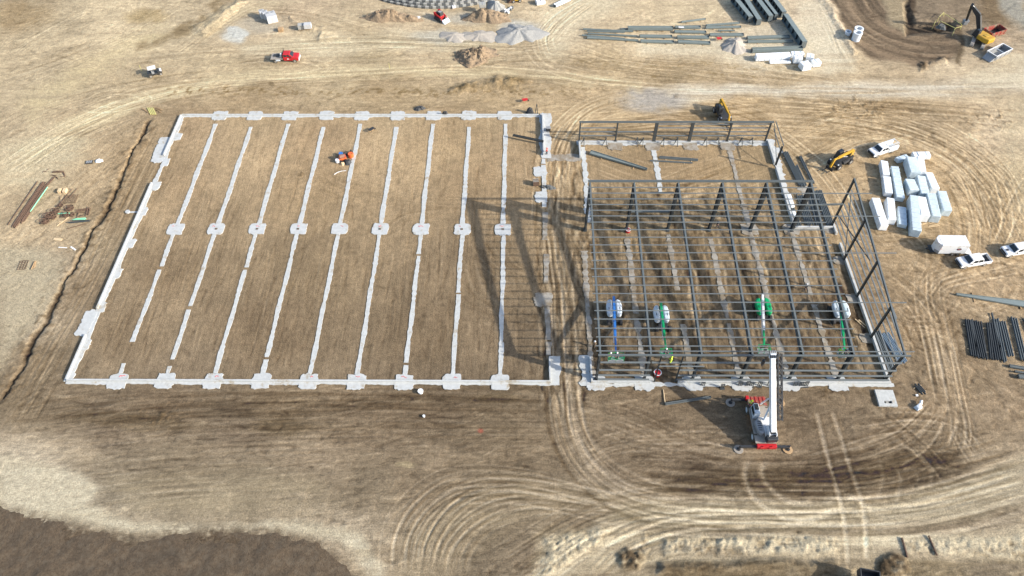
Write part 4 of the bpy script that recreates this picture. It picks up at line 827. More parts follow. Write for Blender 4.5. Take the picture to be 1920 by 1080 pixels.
# ------------------------------------------------------------------ people
def skin_mesh(nodes, links, scale_=1.0, sub=1):
    me = bpy.data.meshes.new('tmp'); me.from_pydata([Vector(n[:3])*scale_ for n in nodes], links, [])
    o = bpy.data.objects.new('tmp', me); COL.objects.link(o)
    md = o.modifiers.new('s', 'SKIN'); md.use_smooth_shade = True
    sv = me.skin_vertices[0].data
    for i, n in enumerate(nodes): sv[i].radius = (n[3]*scale_, (n[4] if len(n) > 4 else n[3])*scale_)
    sv[0].use_root = True
    if sub: ms = o.modifiers.new('u', 'SUBSURF'); ms.levels = sub
    dg = bpy.context.evaluated_depsgraph_get(); out = bpy.data.meshes.new_from_object(o.evaluated_get(dg))
    bpy.data.objects.remove(o); bpy.data.meshes.remove(me); return out
_pm = {}
def person(loc, rz, label, top, legs, hat, pose='stand', group=None):
    """facing +x; body is one skin surface, clothing and hard hat are children"""
    if pose not in _pm:
        lean = 0.0; arms = {'stand': ((0.04, 0.24, 1.12, 0.20, 0.27, 0.88), (0.05, -0.24, 1.12, 0.22, -0.25, 0.90)),
                 'reach': ((0.22, 0.24, 1.22, 0.46, 0.20, 1.30), (0.20, -0.24, 1.20, 0.44, -0.20, 1.24)),
                 'walk': ((0.12, 0.24, 1.14, 0.30, 0.24, 0.98), (-0.12, -0.24, 1.13, -0.14, -0.26, 0.86))}[pose]
        st = 0.24 if pose == 'walk' else 0.05
        nodes = [(0, 0, .98, .15, .12), (0, 0, 1.16, .14, .11), (0.01, 0, 1.36, .17, .11), (0.02, 0, 1.50, .065), (0.03, 0, 1.60, .085, .09), (0.04, 0, 1.70, .09, .10), (0.12, 0, 1.62, .022)]
        links = [(0, 1), (1, 2), (2, 3), (3, 4), (4, 5), (4, 6)]
        for s, a in ((1, arms[0]), (-1, arms[1])):
            k = len(nodes); nodes += [(0, s*.20, 1.42, .065), (a[0], a[1], a[2], .047), (a[3], a[4], a[5], .032), (a[3]+.05, a[4], a[5]-.05, .035, .02)]
            links += [(2, k), (k, k+1), (k+1, k+2), (k+2, k+3)]
            for f in range(4):
                j = len(nodes); oy = (f-1.5)*0.021; ln = (.07, .085, .08, .06)[f]
                nodes += [(a[3]+.09+ln*.4, a[4]+oy, a[5]-.09, .010), (a[3]+.09+ln*.7, a[4]+oy, a[5]-.09-ln*.6, .008)]; links += [(k+3, j), (j, j+1)]
            j = len(nodes); nodes += [(a[3]+.09, a[4]-s*.05, a[5]-.05, .011)]; links += [(k+3, j)]
        legp = []
        for s in (1, -1):
            k = len(nodes); x = st*s; nodes += [(0, s*.10, .90, .10), (x*.55+.03, s*.11, .50, .068), (x, s*.12, .09, .045), (x+.17, s*.13, .045, .045, .035)]
            links += [(0, k), (k, k+1), (k+1, k+2), (k+2, k+3)]; legp.append((x, s))
        body = skin_mesh(nodes, links)
        jn = [(0, 0, .92, .18, .15), (0, 0, 1.16, .165, .135), (0.01, 0, 1.36, .19, .135), (0.015, 0, 1.47, .10)]; jl = [(0, 1), (1, 2), (2, 3)]
        for s, a in ((1, arms[0]), (-1, arms[1])):
            k = len(jn); jn += [(0, s*.21, 1.42, .085), (a[0], a[1], a[2], .066), (a[0]*.2+a[3]*.8, a[1]*.2+a[4]*.8, a[2]*.2+a[5]*.8, .05)]; jl += [(2, k), (k, k+1), (k+1, k+2)]
        jacket = skin_mesh(jn, jl)
        tn = [(0, 0, .96, .165, .135)]; tl = []
        for x, s in legp: k = len(tn); tn += [(0, s*.10, .86, .115), (x*.55+.03, s*.11, .50, .084), (x, s*.12, .12, .068)]; tl += [(0, k), (k, k+1), (k+1, k+2)]
        trousers = skin_mesh(tn, tl)
        bn = MB()
        for x, s in legp: bn.box((x+.05, s*.125, .05), (.30, .11, .10))
        hm = MB(); n = 12
        for r0, r1, z0, z1 in ((.17, .145, 1.70, 1.71), (.135, .125, 1.71, 1.76), (.125, .085, 1.76, 1.81), (.085, .0, 1.81, 1.835)): hm.cyl((.04, 0, z0), (.04, 0, z1), r0, n, r1)
        _pm[pose] = (body, jacket, trousers, bn, hm)
    body, jacket, trousers, bn, hm = _pm[pose]
    def use(me, name, m, par):
        me = me.copy(); me.materials.clear(); me.materials.append(m); o = bpy.data.objects.new(name, me); COL.objects.link(o); o.parent = par; return o
    b = use(body, 'person', M['skin'], None); b.location = loc; b.rotation_euler = (0, 0, rz); tag(b, label, 'person', group)
    use(jacket, 'jacket', M[top], b); use(trousers, 'trousers', M[legs], b)
    bn.build('boots', M['blackp'], b); hm.build('hard_hat', M[hat], b)
    return b

# ------------------------------------------------------------------ vehicles
def wheels(t, spots, r, w_, n=18, tyre='dust_tyre', name='wheel', rim=0.58):
    for x, y in spots:
        wb = MB().cyl((0, -w_/2, 0), (0, w_/2, 0), r, n).build(name, M[tyre], t, bevel=0.04); wb.location = (x, y, r-0.03)
        MB().cyl((0, -w_/2-.012, 0), (0, w_/2+.012, 0), r*rim, 14).build('rim', M['rim'], wb)
def cab_body(mb, x0, x1, w_, zb, zt, f, r, wt):
    """greenhouse: base x0..x1 width w_, roof narrowed and raked by f (front) and r (rear)"""
    mb.hull6([(x0, -w_/2, zb), (x1, -w_/2, zb), (x1, w_/2, zb), (x0, w_/2, zb)], [(x0+r, -wt/2, zt), (x1-f, -wt/2, zt), (x1-f, wt/2, zt), (x0+r, wt/2, zt)])
def cab_glass(t, x0, x1, w_, zb, zt, f, r, wt, split, rear=True):
    e = 0.012; H_ = zt-zb
    def at(u, v, side):             # point on the side panel, u along, v up (0..1)
        x = (x0+r*v)+(x1-f*v-(x0+r*v))*u; yy = (w_/2+(wt/2-w_/2)*v)*side; return (x, yy, zb+H_*v)
    g = MB()                        # windscreen
    a = [(x1-f*v, s*((w_/2+(wt/2-w_/2)*v)-0.09), zb+H_*v) for v, s in ((.10, -1), (.10, 1), (.90, 1), (.90, -1))]
    g.hull6(a, [(x+.02, y, z+.012) for x, y, z in a]); g.build('windscreen', M['glass'], t)
    if rear:
        g = MB(); a = [(x0+r*v, s*((w_/2+(wt/2-w_/2)*v)-0.12), zb+H_*v) for v, s in ((.2, -1), (.2, 1), (.85, 1), (.85, -1))]
        g.hull6(a, [(x-.02, y, z+.01) for x, y, z in a]); g.build('rear_window', M['glass'], t)
    for s in (1, -1):
        for u0, u1 in split:
            p = [at(u0, .14, s), at(u1, .14, s), at(min(u1, .93), .86, s), at(max(u0, .05), .86, s)]
            MB().hull6(p, [(x, y+s*0.02, z) for x, y, z in p]).build('side_window', M['glass'], t)
def lamps(t, x, y, z, front=True):
    for s in (1, -1): MB().box((x, s*y, z), (.06, .26, .16)).build('headlight' if front else 'tail_light', M['grey_lt'] if front else M['red'], t, bevel=.02)
def pickup(loc, rz, label, paint='white', bed='blackp', cover=False, L=5.9, scoop=False):
    t = thing('pickup_truck', label, 'pickup', loc, rz); W = 2.0; P = M[paint]
    fx, rx = L/2, -L/2; bx = rx+1.75
    body = MB()
    body.side([(rx+1.78, .45), (fx-.1, .42), (fx, .62), (fx, 1.02), (fx-.12, 1.14), (fx-1.35, 1.22), (rx+1.78, 1.20)], -W/2, W/2).build('body', P, t, bevel=.07)
    for s in (1, -1):
        sd_ = MB(); sd_.box((rx+.9, s*(W/2-.07), .86), (1.78, .14, .72)).build('bed_side', P, t, bevel=.04)
    MB().box((rx+.04, 0, .86), (.09, W-.02, .68)).build('tailgate', P, t, bevel=.03)
    MB().box((rx+.93, 0, .66), (1.72, W-.29, .06)).build('bed_floor', M[bed], t)
    if cover: MB().box((rx+.9, 0, 1.24), (1.75, W-.1, .05)).build('bed_cover', M['blackp'], t, bevel=.015)
    cb = MB(); cab_body(cb, bx-.02, fx-1.25, 1.9, 1.17, 1.88, .72, .18, 1.55); cb.build('cab', P, t, bevel=.06)
    cab_glass(t, bx-.02, fx-1.25, 1.9, 1.17, 1.88, .72, .18, 1.55, ((.06, .40), (.45, .80)))
    if scoop: MB().box((fx-.55, 0, 1.19), (.5, .42, .05)).build('hood_scoop', M['blackp'], t, bevel=.015)
    MB().box((fx+.01, 0, .84), (.06, 1.5, .34)).build('grille', M['blackp'], t, bevel=.02); MB().box((fx+.03, 0, .52), (.14, W-.06, .2)).build('bumper', M['blackp'], t, bevel=.04)
    lamps(t, fx-.02, .82, .92); lamps(t, rx, .9, .95, False)
    for s in (1, -1): MB().box((fx-1.75, s*1.1, 1.27), (.14, .2, .2)).build('wing_mirror', M['blackp'], t, bevel=.03)
    for s in (1, -1): MB().box((bx+1.6, s*(W/2+.012), .98), (.18, .03, .05)).build('door_handle', M['blackp'], t)
    wheels(t, [(fx-.98, .88), (fx-.98, -.88), (rx+1.2, .88), (rx+1.2, -.88)], .42, .27)
    return t

def place2(a, b, r=0.98, front_over=0.98, L=5.9):
    """centre and heading from the near-side wheel contact points (front, rear) in the photo"""
    A_, B_ = G(*a), G(*b); d = (A_-B_).normalized(); n = Vector((-d.y, d.x, 0))
    side = 1 if n.y > 0 else -1
    c = A_ + d*front_over - d*(L/2) + n*side*0.88
    return (c.x, c.y, 0.0), math.atan2(d.y, d.x)
lo, rz = place2((1807.5, 503.9), (1843, 498.6)); pickup(lo, rz, 'white pickup with open black bed, parked beside the white box trailer', bed='blackp')
lo, rz = place2((1892, 482.8), (1929, 477)); pickup(lo, rz, 'white pickup with black hood scoop, at the right edge of the photo', scoop=True, cover=True)

# service truck
A_, B_ = G(1642, 296), G(1674, 285); d = (A_-B_).normalized(); n = Vector((-d.y, d.x, 0)); n = n if n.y > 0 else -n
c = (A_+B_)/2+n*.88
t = thing('service_truck', 'white service truck with side tool boxes, beside the wrapped bundles', 'work truck', (c.x, c.y, 0), heading(B_, A_))
MB().side([(-.5, .5), (2.95, .45), (3.05, .65), (3.05, 1.1), (2.9, 1.22), (1.75, 1.3), (-.5, 1.28)], -1, 1).build('body', M['white'], t, bevel=.07)
cb = MB(); cab_body(cb, -.5, 1.85, 1.9, 1.26, 1.98, .7, .1, 1.6); cb.build('cab', M['white'], t, bevel=.06); cab_glass(t, -.5, 1.85, 1.9, 1.26, 1.98, .7, .1, 1.6, ((.08, .42), (.48, .82)))
for s in (1, -1):
    b = MB().box((-1.75, s*.82, 1.0), (2.5, .46, 1.05)).build('tool_box', M['white'], t, bevel=.03)
    for k in range(3): MB().box((-2.6+.85*k, s*1.06, 1.0), (.72, .03, .8)).build('box_door', M['grey_lt'], b, bevel=.01)
MB().box((-1.75, 0, .72), (2.5, 1.2, .08)).build('bed_floor', M['grey'], t)
for y in (.45, -.45, .7, -.7): MB().beam((-3.0, y, 2.02), (1.2, y, 2.02), .06, .06).build('rack_rail', M['grey_lt'], t)
for x in (-2.9, -1.4, -.3): MB().beam((x, -.8, 1.98), (x, .8, 1.98), .06, .06).build('rack_bar', M['grey_lt'], t)
for x in (-2.9, -.6):
    for s in (1, -1): MB().beam((x, s*.8, 1.4), (x, s*.8, 2.0), .06, .06, up=(0, 1, 0)).build('rack_post', M['grey_lt'], t)
MB().box((3.07, 0, .85), (.08, 1.7, .55)).build('grille', M['blackp'], t, bevel=.03); lamps(t, 3.05, .85, .98)
wheels(t, [(2.0, .88), (2.0, -.88), (-1.85, .88), (-1.85, -.88)], .44, .28)

# red flatbed truck
A_, B_ = G(554.2, 117.3), G(517.5, 117.3); c = (A_+B_)/2+Vector((0, .9, 0))
t = thing('flatbed_truck', 'red crew cab truck with grey flatbed, on the dirt above the slab', 'truck', (c.x, c.y, 0), 0.03)
MB().side([(-.35, .55), (2.95, .5), (3.1, .7), (3.1, 1.15), (2.9, 1.32), (1.75, 1.4), (-.35, 1.4)], -1, 1).build('body', M['red'], t, bevel=.08)
cb = MB(); cab_body(cb, -.35, 1.95, 1.9, 1.36, 2.05, .75, .05, 1.6); cb.build('cab', M['red'], t, bevel=.06); cab_glass(t, -.35, 1.95, 1.9, 1.36, 2.05, .75, .05, 1.6, ((.08, .42), (.48, .80)))
MB().box((-1.85, 0, 1.05), (2.75, 2.3, .14)).build('flatbed', M['grey_deck'], t, bevel=.02); MB().box((-.5, 0, 1.55), (.1, 2.1, .9)).build('headboard', M['blackp'], t, bevel=.02)
MB().box((-2.0, .2, 1.2), (1.3, .9, .16)).build('deck_mat', M['tarp'], t, bevel=.03); MB().box((-.85, 0, 1.35), (.5, 1.6, .45)).build('tool_box', M['rim'], t, bevel=.04)
MB().cyl((-.85, -.3, 1.57), (-.85, -.3, 2.0), .22, 12, .14).build('water_cooler', M['white'], t)
MB().box((-1.6, -1.02, .75), (1.0, .25, .4)).build('side_box', M['grey_lt'], t, bevel=.03)
MB().box((.75, -1.012, 1.0), (.42, .03, .2)).build('door_decal', M['white'], t)
MB().box((3.12, 0, .95), (.1, 1.3, .35)).build('grille', M['rim'], t, bevel=.02); MB().box((3.15, 0, .62), (.18, 2.0, .24)).build('bumper', M['white'], t, bevel=.05); lamps(t, 3.1, .82, 1.0)
for s in (1, -1): MB().box((1.55, s*1.13, 1.5), (.12, .22, .3)).build('wing_mirror', M['blackp'], t, bevel=.03)
wheels(t, [(2.15, .9), (2.15, -.9), (-2.2, .92), (-2.2, -.92)], .43, .3)
MB().cyl((-.35, .9, 1.4), (-.35, .9, 2.4), .05, 8).build('exhaust_stack', M['blackp'], t)

# utility buggy
A_, B_ = G(303, 140.5), G(282.4, 146); d = (A_-B_).normalized(); n = Vector((-d.y, d.x, 0)); n = n if n.y > 0 else -n; c = (A_+B_)/2+n*.65
t = thing('utility_buggy', 'small black utility buggy with a white roof, beside a marker stake', 'buggy', (c.x, c.y, 0), heading(B_, A_))
MB().side([(-1.5, .4), (1.45, .4), (1.6, .6), (1.5, .95), (.75, 1.1), (.6, .75), (-.5, .75), (-.55, 1.0), (-1.5, 1.0)], -.7, .7).build('body', M['blackp'], t, bevel=.06)
MB().box((-.25, 0, 1.95), (1.75, 1.4, .09)).build('roof', M['white'], t, bevel=.04); MB().box((1.3, 0, .92), (.5, 1.2, .2)).build('front_hood', M['white'], t, bevel=.06)
for x, z in ((.62, .95), (-1.05, .95)):
    for s in (1, -1): MB().beam((x, s*.64, z), (x-.1 if x > 0 else x, s*.6, 1.93), .07, .07, up=(0, 1, 0)).build('roof_post', M['blackp'], t)
MB().box((-.3, 0, .85), (.5, 1.2, .25)).box((-.52, 0, 1.15), (.14, 1.2, .6)).build('seat', M['grey'], t, bevel=.05)
p = [(.7, -.55, 1.1), (.7, .55, 1.1), (.55, .5, 1.88), (.55, -.5, 1.88)]; MB().hull6(p, [(x+.03, y, z) for x, y, z in p]).build('windscreen', M['glass'], t)
wheels(t, [(1.15, .65), (1.15, -.65), (-1.05, .65), (-1.05, -.65)], .34, .28, rim=.6)

# enclosed white trailer
t = thing('box_trailer', 'white enclosed box trailer with its rear ramp lowered', 'trailer', (77.6, 88.3, 0), -0.012)
mb = MB(); mb.prism([(2.45, -1.25), (2.45, 1.25), (-2.35, 1.25), (-2.95, .55), (-2.95, -.55), (-2.35, -1.25)], .48, 2.7); mb.build('box_body', M['white'], t, bevel=.05)
MB().box((0, 0, 2.715), (4.75, 2.3, .035)).build('roof_panel', M['white'], t, bevel=.015)
MB().hull6([(-2.97, -.6, .5), (-2.37, -1.27, .5), (-2.36, -1.24, .5), (-2.95, -.56, .5)], [(-2.97, -.6, 1.1), (-2.37, -1.27, 1.1), (-2.36, -1.24, 1.1), (-2.95, -.56, 1.1)]).build('stone_guard', M['grey'], t)
p = [(2.47, -1.1, .48), (2.47, 1.1, .48), (4.0, 1.1, .05), (4.0, -1.1, .05)]; rp = MB().hull6(p, [(x, y, z+.09) for x, y, z in p]).build('ramp_door', M['white'], t)
for k in range(5): MB().beam((2.7+.27*k, -1.0, .52-.076*k), (2.7+.27*k, 1.0, .52-.076*k), .05, .04).build('ramp_slat', M['woodlt'], rp)
e = [(.9+.42*math.cos(a), 1.72+.27*math.sin(a)) for a in np.linspace(0, 2*math.pi, 24, endpoint=False)]
em = MB().side(e, -1.275, -1.25).build('oval_emblem', M['blackp'], t); MB().box((.95, -1.28, 1.66), (.5, .02, .10)).build('emblem_band', M['red'], em); MB().box((.85, -1.28, 1.80), (.3, .02, .05)).build('emblem_band', M['white'], em)
MB().box((.55, -1.262, 1.22), (.95, .015, .07)).build('lettering_strip', M['grey_lt'], t)
for x in (-1.0,): MB().box((-2.28, -1.262, 1.75), (.10, .03, .16)).build('side_lamp', M['orange'], t)
MB().box((-1.0, 0, .42), (5.0, 1.8, .1)).build('chassis', M['blackp'], t); MB().beam((-2.8, -.5, .45), (-4.1, 0, .45), .1, .1).build('drawbar', M['blackp'], t); MB().beam((-2.8, .5, .45), (-4.1, 0, .45), .1, .1).build('drawbar', M['blackp'], t)
MB().side([(-.2, .62), (-.05, .85), (.95, .85), (1.55, .85), (1.75, .62)], -1.31, -1.255).build('mudguard', M['rim'], t)
wheels(t, [(.3, 1.1), (.3, -1.2), (1.25, 1.1), (1.25, -1.2)], .34, .22)

# ------------------------------------------------------------------ boom lifts
def boom_lift(px_w, cw_px, bk, bkY, label, hood, boomc, tip='green', wide=False, basket_w=1.9):
    w0 = G(*px_w); c0 = G(cw_px[0], cw_px[1], 1.6); b0 = AY(bk[0], bk[1], bkY)
    base = Vector((w0.x, w0.y+1.3, 0))
    t = thing('boom_lift', label, 'boom lift', base)
    MB().box((0, 0, .62), (1.6, 2.7, .45)).build('chassis', M['blackp'], t, bevel=.06)
    wheels(t, [], .5, .4)
    for x in (-1.05, 1.05):
        for y in (-1.3, 1.3):
            wb = MB().cyl((-.22, 0, 0), (.22, 0, 0), .52, 16).build('wheel', M['black'], t, bevel=.05); wb.location = (x, y, .5)
            MB().cyl((-.235, 0, 0), (.235, 0, 0), .27, 12).build('rim', M['blackp'], wb)
    # turntable covers either side of the boom
    ct = Vector((c0.x-base.x, c0.y-base.y, 0)); MB().cyl((0, .2, .85), (0, .2, 1.1), .8, 18).build('turntable', M['blackp'], t)
    for s in (-1, 1):
        poly = [(s*.32, -1.55), (s*.95, -1.75), (s*1.22, -1.3), (s*1.3, .5), (s*1.12, 1.45), (s*.75, 1.8), (s*.34, 1.72)]
        MB().prism([(ct.x+x, ct.y+y*0.92) for x, y in poly], 1.05, 1.95).build('engine_cover', M[hood], t, bevel=.18)
        MB().box((ct.x+s*.9, ct.y-.3, 1.965), (.08, .5, .03)).build('cover_latch', M['blackp'], t)
    MB().box((ct.x, ct.y+.4, 1.25), (.62, 2.6, .5)).build('boom_cradle', M['blackp'], t)
    pv = Vector((ct.x, ct.y+1.75, 2.35)); bt = b0-base; dirv = (bt-pv); el = dirv.normalized()
    MB().beam(pv, pv+dirv*0.70, .40, .46, w2=.36, h2=.40).build('boom', M[boomc], t, bevel=.02)
    MB().beam(pv+dirv*0.68, pv+dirv*0.93, .27, .3).build('inner_boom', M[boomc if boomc != 'white' else tip], t, bevel=.02)
    MB().tube([pv+dirv*.15+Vector((-.3, 0, .05)), pv+dirv*.8+Vector((-.28, 0, .05))], .045, 6).build('hose_carrier', M['grey_lt'], t)
    MB().beam(pv+dirv*.92, bt+Vector((0, .5, -.2)), .2, .25).build('jib', M[tip], t)
    bk_ = MB().box((bt.x, bt.y-.1, bt.z-.75), (basket_w, .95, .07)).build('basket', M['grey'], t)
    for z in (-.1, .3):
        for (xa, ya), (xb, yb) in (((-1, -1), (1, -1)), ((1, -1), (1, 1)), ((1, 1), (-1, 1)), ((-1, 1), (-1, -1))):
            MB().beam((bt.x+xa*basket_w/2, bt.y-.1+ya*.46, bt.z+z), (bt.x+xb*basket_w/2, bt.y-.1+yb*.46, bt.z+z), .06, .06).build('guard_rail', M[tip], bk_)
    for xa in (-1, 0, 1):
        for ya in (-1, 1): MB().beam((bt.x+xa*basket_w/2, bt.y-.1+ya*.46, bt.z-.75), (bt.x+xa*basket_w/2, bt.y-.1+ya*.46, bt.z+.33), .055, .055, up=(0, 1, 0)).build('rail_post', M[tip], bk_)
    MB().box((bt.x, bt.y-.5, bt.z+.2), (.5, .18, .3)).build('control_box', M['blackp'], bk_, bevel=.03)
    return t, b0-Vector((0, .1, .72))
t1, f1 = boom_lift((1152, 608), (1151.5, 577.5), (1155, 667), 62.2, 'boom lift with blue boom and pale grey covers under the left bay', 'grey_lt', 'blue', basket_w=2.4)
t2, f2 = boom_lift((1243, 620), (1240, 588.5), (1249, 659), 62.6, 'boom lift with green boom and pale grey covers, above the red bucket', 'grey_lt', 'green', basket_w=1.7)
t3, f3 = boom_lift((1431, 600), (1431.5, 574.5), (1433, 652), 62.6, 'boom lift with bright green covers and white boom, behind the crane tip', 'green', 'white', basket_w=1.7)
t4, f4 = boom_lift((1573, 606), (1577, 579.5), (1584, 660), 62.6, 'boom lift with green boom and pale grey covers, nearest the end wall', 'grey_lt', 'green', basket_w=1.8)
person(f1+Vector((-.85, 0, 0)), 3.6, 'person in hi-vis yellow at the left end of the blue lift basket', 'hiviz', 'denim', 'white', 'reach')
person(f1+Vector((.1, .05, 0)), -1.57, 'person in dark jacket and white hard hat amid the blue lift basket', 'jacket_dk', 'denim', 'white', 'reach')
person(f2+Vector((-.1, 0, 0)), -1.4, 'person in dark jacket in the basket above the red bucket', 'jacket_dk', 'denim', 'white', 'reach')
wp = AY(1259, 674, 60.62); person((wp.x, 60.62, wp.z-1.0), 2.6, 'person in hi-vis yellow astride the door jamb above the red bucket', 'hiviz', 'hiviz', 'hiviz', 'reach')
person(f4+Vector((.1, 0, 0)), -1.9, 'person in dark clothes and white hat, right in the basket by the end wall', 'jacket_dk', 'denim', 'white', 'reach')
person(f4+Vector((-.65, 0, 0)), -2.4, 'person in hi-vis yellow, left in the basket by the end wall', 'hiviz', 'denim', 'white', 'reach')
def gp(px, py): g = G(px, py); return Vector((g.x, g.y, hz(g.x, g.y)))
person(gp(1344, 427), 2.9, 'person in dark clothes walking under the third tall column', 'jacket_dk', 'denim', 'blackp', 'walk')
person(gp(1508.5, 544), 3.6, 'person in dark jacket and white hat, in mid-floor under the purlins', 'jacket_dk', 'denim', 'white', 'walk')
person(gp(1114, 651), 1.2, 'person in tan clothes and white hat outside the left columns', 'tan', 'tan', 'white', 'walk')
person(gp(1025, 290), 2.4, 'person in red jacket standing beside the end of the stub wall', 'jacket_rd', 'denim', 'red', 'stand')

# ------------------------------------------------------------------ mobile crane
A_ = G(1426, 750); B_ = G(1437, 838)
c = Vector((36.7, 53.0, 0))
t = thing('mobile_crane', 'red and white rough terrain crane with its boom over the front wall', 'crane', c, 0)
MB().box((-.1, 0, 1.05), (2.3, 8.0, .6)).build('chassis', M['red_dusty'], t, bevel=.05)
MB().prism([(-1.6, -3.6), (1.4, -3.6), (1.4, 2.6), (-1.55, 2.6)], 1.36, 1.5).build('deck', M['grey_deck'], t, bevel=.03)
MB().prism([(-1.5, 2.62), (1.35, 2.62), (1.3, 4.2), (-1.4, 4.2)], 1.2, 1.62).build('front_deck', M['red_dusty'], t, bevel=.06)
for k in range(4): MB().box((-.9+.6*k, 3.4, 1.66), (.06, 1.4, .05)).build('deck_rib', M['red'], t)
MB().box((-1.45, 4.0, 1.45), (.5, .6, .5)).build('front_locker', M['red'], t, bevel=.05)
MB().box((0, -3.95, 1.15), (2.9, .6, .7)).build('rear_beam', M['red'], t, bevel=.06)
for x in (-.8, .5): MB().box((x, -4.2, 1.3), (.5, .3, .4)).build('outrigger_housing', M['red'], t, bevel=.04)
wheels(t, [], .7, .55)
for x in (-1.35, 1.25):
    for y in (-2.2, 2.35):
        wb = MB().cyl((-.3, 0, 0), (.3, 0, 0), .78, 20).build('wheel', M['dust_tyre'], t, bevel=.07); wb.location = (x, y, .74); MB().cyl((-.31, 0, 0), (.31, 0, 0), .42, 14).build('rim', M['grey_lt'], wb)
for (px, py), yy, s in (((1369, 754), 3.95, -1), ((1384, 840), -3.9, -1), ((1476, 840), -3.9, 1), ((1463, 757), 3.95, 1)):
    g = G(px, py)-c; x0 = s*1.1
    MB().beam((x0, yy, .95), (g.x-s*.05, yy, .95), .36, .36).build('outrigger', M['blackp'], t, bevel=.02)
    MB().cyl((g.x, yy, 1.3), (g.x, yy, .18), .11, 10).build('outrigger_leg', M['blackp'], t)
    MB().cyl((g.x, yy, 0.0), (g.x, yy, .10), .72, 20).build('outrigger_pad', M['grey_deck'] if s < 0 else M['wood'], t, bevel=.02)
    MB().cyl((g.x, yy, .1), (g.x, yy, .2), .3, 12).build('pad_foot', M['blackp'], t)
# upper works
MB().cyl((.2, -.9, 1.5), (.2, -.9, 1.8), 1.0, 24).build('slew_ring', M['blackp'], t)
up = MB().prism([(-.55, .3), (1.0, .3), (1.25, -3.2), (.05, -3.4), (-.25, -1.6)], 1.8, 2.25).build('upper_frame', M['white'], t, bevel=.05)
cw = MB().prism([(-.25, -2.9), (1.45, -2.7), (1.5, -3.6), (-.15, -3.75)], 1.7, 2.7).build('counterweight', M['blackp'], t, bevel=.12)
eh = MB()
for k in range(5): pass
eng = MB().prism([(-1.45, -.5), (-.75, .1), (-.35, -.2), (-.2, -2.3), (-.75, -2.6), (-1.2, -2.0)], 1.75, 2.55).build('engine_hood', M['grey'], t, bevel=.15)
for k in range(5): MB().box((-.8, -.55-.36*k, 2.56), (.6-.06*abs(k-2), .10, .05)).build('hood_louvre', M['blackp'], eng)
cabn = MB().hull6([(-1.35, .35, 1.6), (-.42, .35, 1.6), (-.45, 2.35, 1.6), (-1.3, 2.35, 1.6)], [(-1.28, .45, 3.1), (-.48, .45, 3.1), (-.5, 2.15, 3.1), (-1.22, 2.15, 3.1)]).build('operator_cab', M['grey_lt'], t, bevel=.06)
MB().box((-.88, 1.55, 3.115), (.62, 1.0, .03)).build('roof_window', M['glass'], cabn); MB().box((-.88, 2.3, 2.5), (.66, .06, .9), rot=Matrix.Rotation(-.13, 3, 'X')).build('windscreen', M['glass'], cabn)
MB().box((-1.335, 1.3, 2.5), (.03, 1.3, .8)).build('side_window', M['glass'], cabn)
pv = Vector((.75, -2.3, 3.1)); tp_ = AY(1448.5, 662, 59.6)-c; dv = tp_-pv
bo = MB().beam(pv-dv*.02, pv+dv*.80, .78, .95, w2=.72, h2=.85).build('boom', M['white'], t, bevel=.05)
MB().beam(pv+dv*.78, pv+dv*.93, .62, .7).build('boom_section', M['whitew'], t, bevel=.04)
hd = MB().box(pv+dv*.965, (.85, .8, .85), rot=Matrix.Rotation(math.asin(dv.z/dv.length), 3, 'X')).build('boom_head', M['grey_lt'], t, bevel=.05)
for s in (-.38, -.12, .12, .38):
    q = pv+dv*1.0; MB().cyl(q+Vector((s-.06, 0, .1)), q+Vector((s+.06, 0, .1)), .36, 14).build('sheave', M['rim'], hd)
    q = pv+dv*.93; MB().cyl(q+Vector((s-.06, 0, .5)), q+Vector((s+.06, 0, .5)), .24, 12).build('sheave', M['blackp'], hd)
MB().prism([(.18, -3.15), (1.25, -3.0), (1.05, -1.2), (.4, -1.2)], 2.25, 2.7).build('winch_base', M['white'], t, bevel=.04)
for y in (-2.5, -1.75): MB().cyl((.35, y, 2.9), (1.05, y, 2.9), .3, 14).build('winch_drum', M['blackp'], t)
for s in (-1, 1): MB().side([(-3.2, 2.2), (-1.2, 2.2), (-1.6, 3.3), (-3.1, 3.1)], 0, .12).build('boom_bracket', M['white'], t).matrix_local = Matrix.Translation((.72+s*.52-.06, 0, 0)) @ Matrix(((0, 1, 0, 0), (1, 0, 0, 0), (0, 0, 1, 0), (0, 0, 0, 1)))
MB().cyl((.1, -.2, 2.1), pv+dv*.36+Vector((-.1, 0, -.4)), .17, 12).build('lift_cylinder', M['grey_lt'], t)
MB().cyl((.12, 2.5, 2.2), pv+dv*.42+Vector((-.55, 0, -.3)), .13, 10).build('lift_cylinder', M['white'], t)
# stowed lattice jib beside the boom
jb = bpy.data.objects.new('lattice_jib', None)
mb = MB(); u = dv.normalized(); ja, jz = pv+dv*.12+Vector((1.05, 0, .1)), pv+dv*.99+Vector((1.0, 0, .1)); nv_ = u.cross(Vector((1, 0, 0))).normalized()
ch = [(-.28, -.28), (.28, -.28), (.28, .28), (-.28, .28)]; N_ = 16
for (a, b) in ch: mb.beam(ja+Vector((a, 0, 0))+nv_*b, jz+Vector((a, 0, 0))+nv_*b, .12, .12)
for k in range(N_):
    for i in range(4):
        a, b = ch[i], ch[(i+1) % 4]
        if k % 2: a, b = b, a
        p = ja+(jz-ja)*(k/N_)+Vector((a[0], 0, 0))+nv_*a[1]; q = ja+(jz-ja)*((k+1)/N_)+Vector((b[0], 0, 0))+nv_*b[1]; mb.beam(p, q, .085, .085)
mb.build('lattice_jib', M['blackp'], t)
hk = AY(1431, 676, 59.5)-c; th = pv+dv*.985+Vector((-.5, 0, -.2)); hk = Vector((th.x-.3, th.y, hk.z-.4))
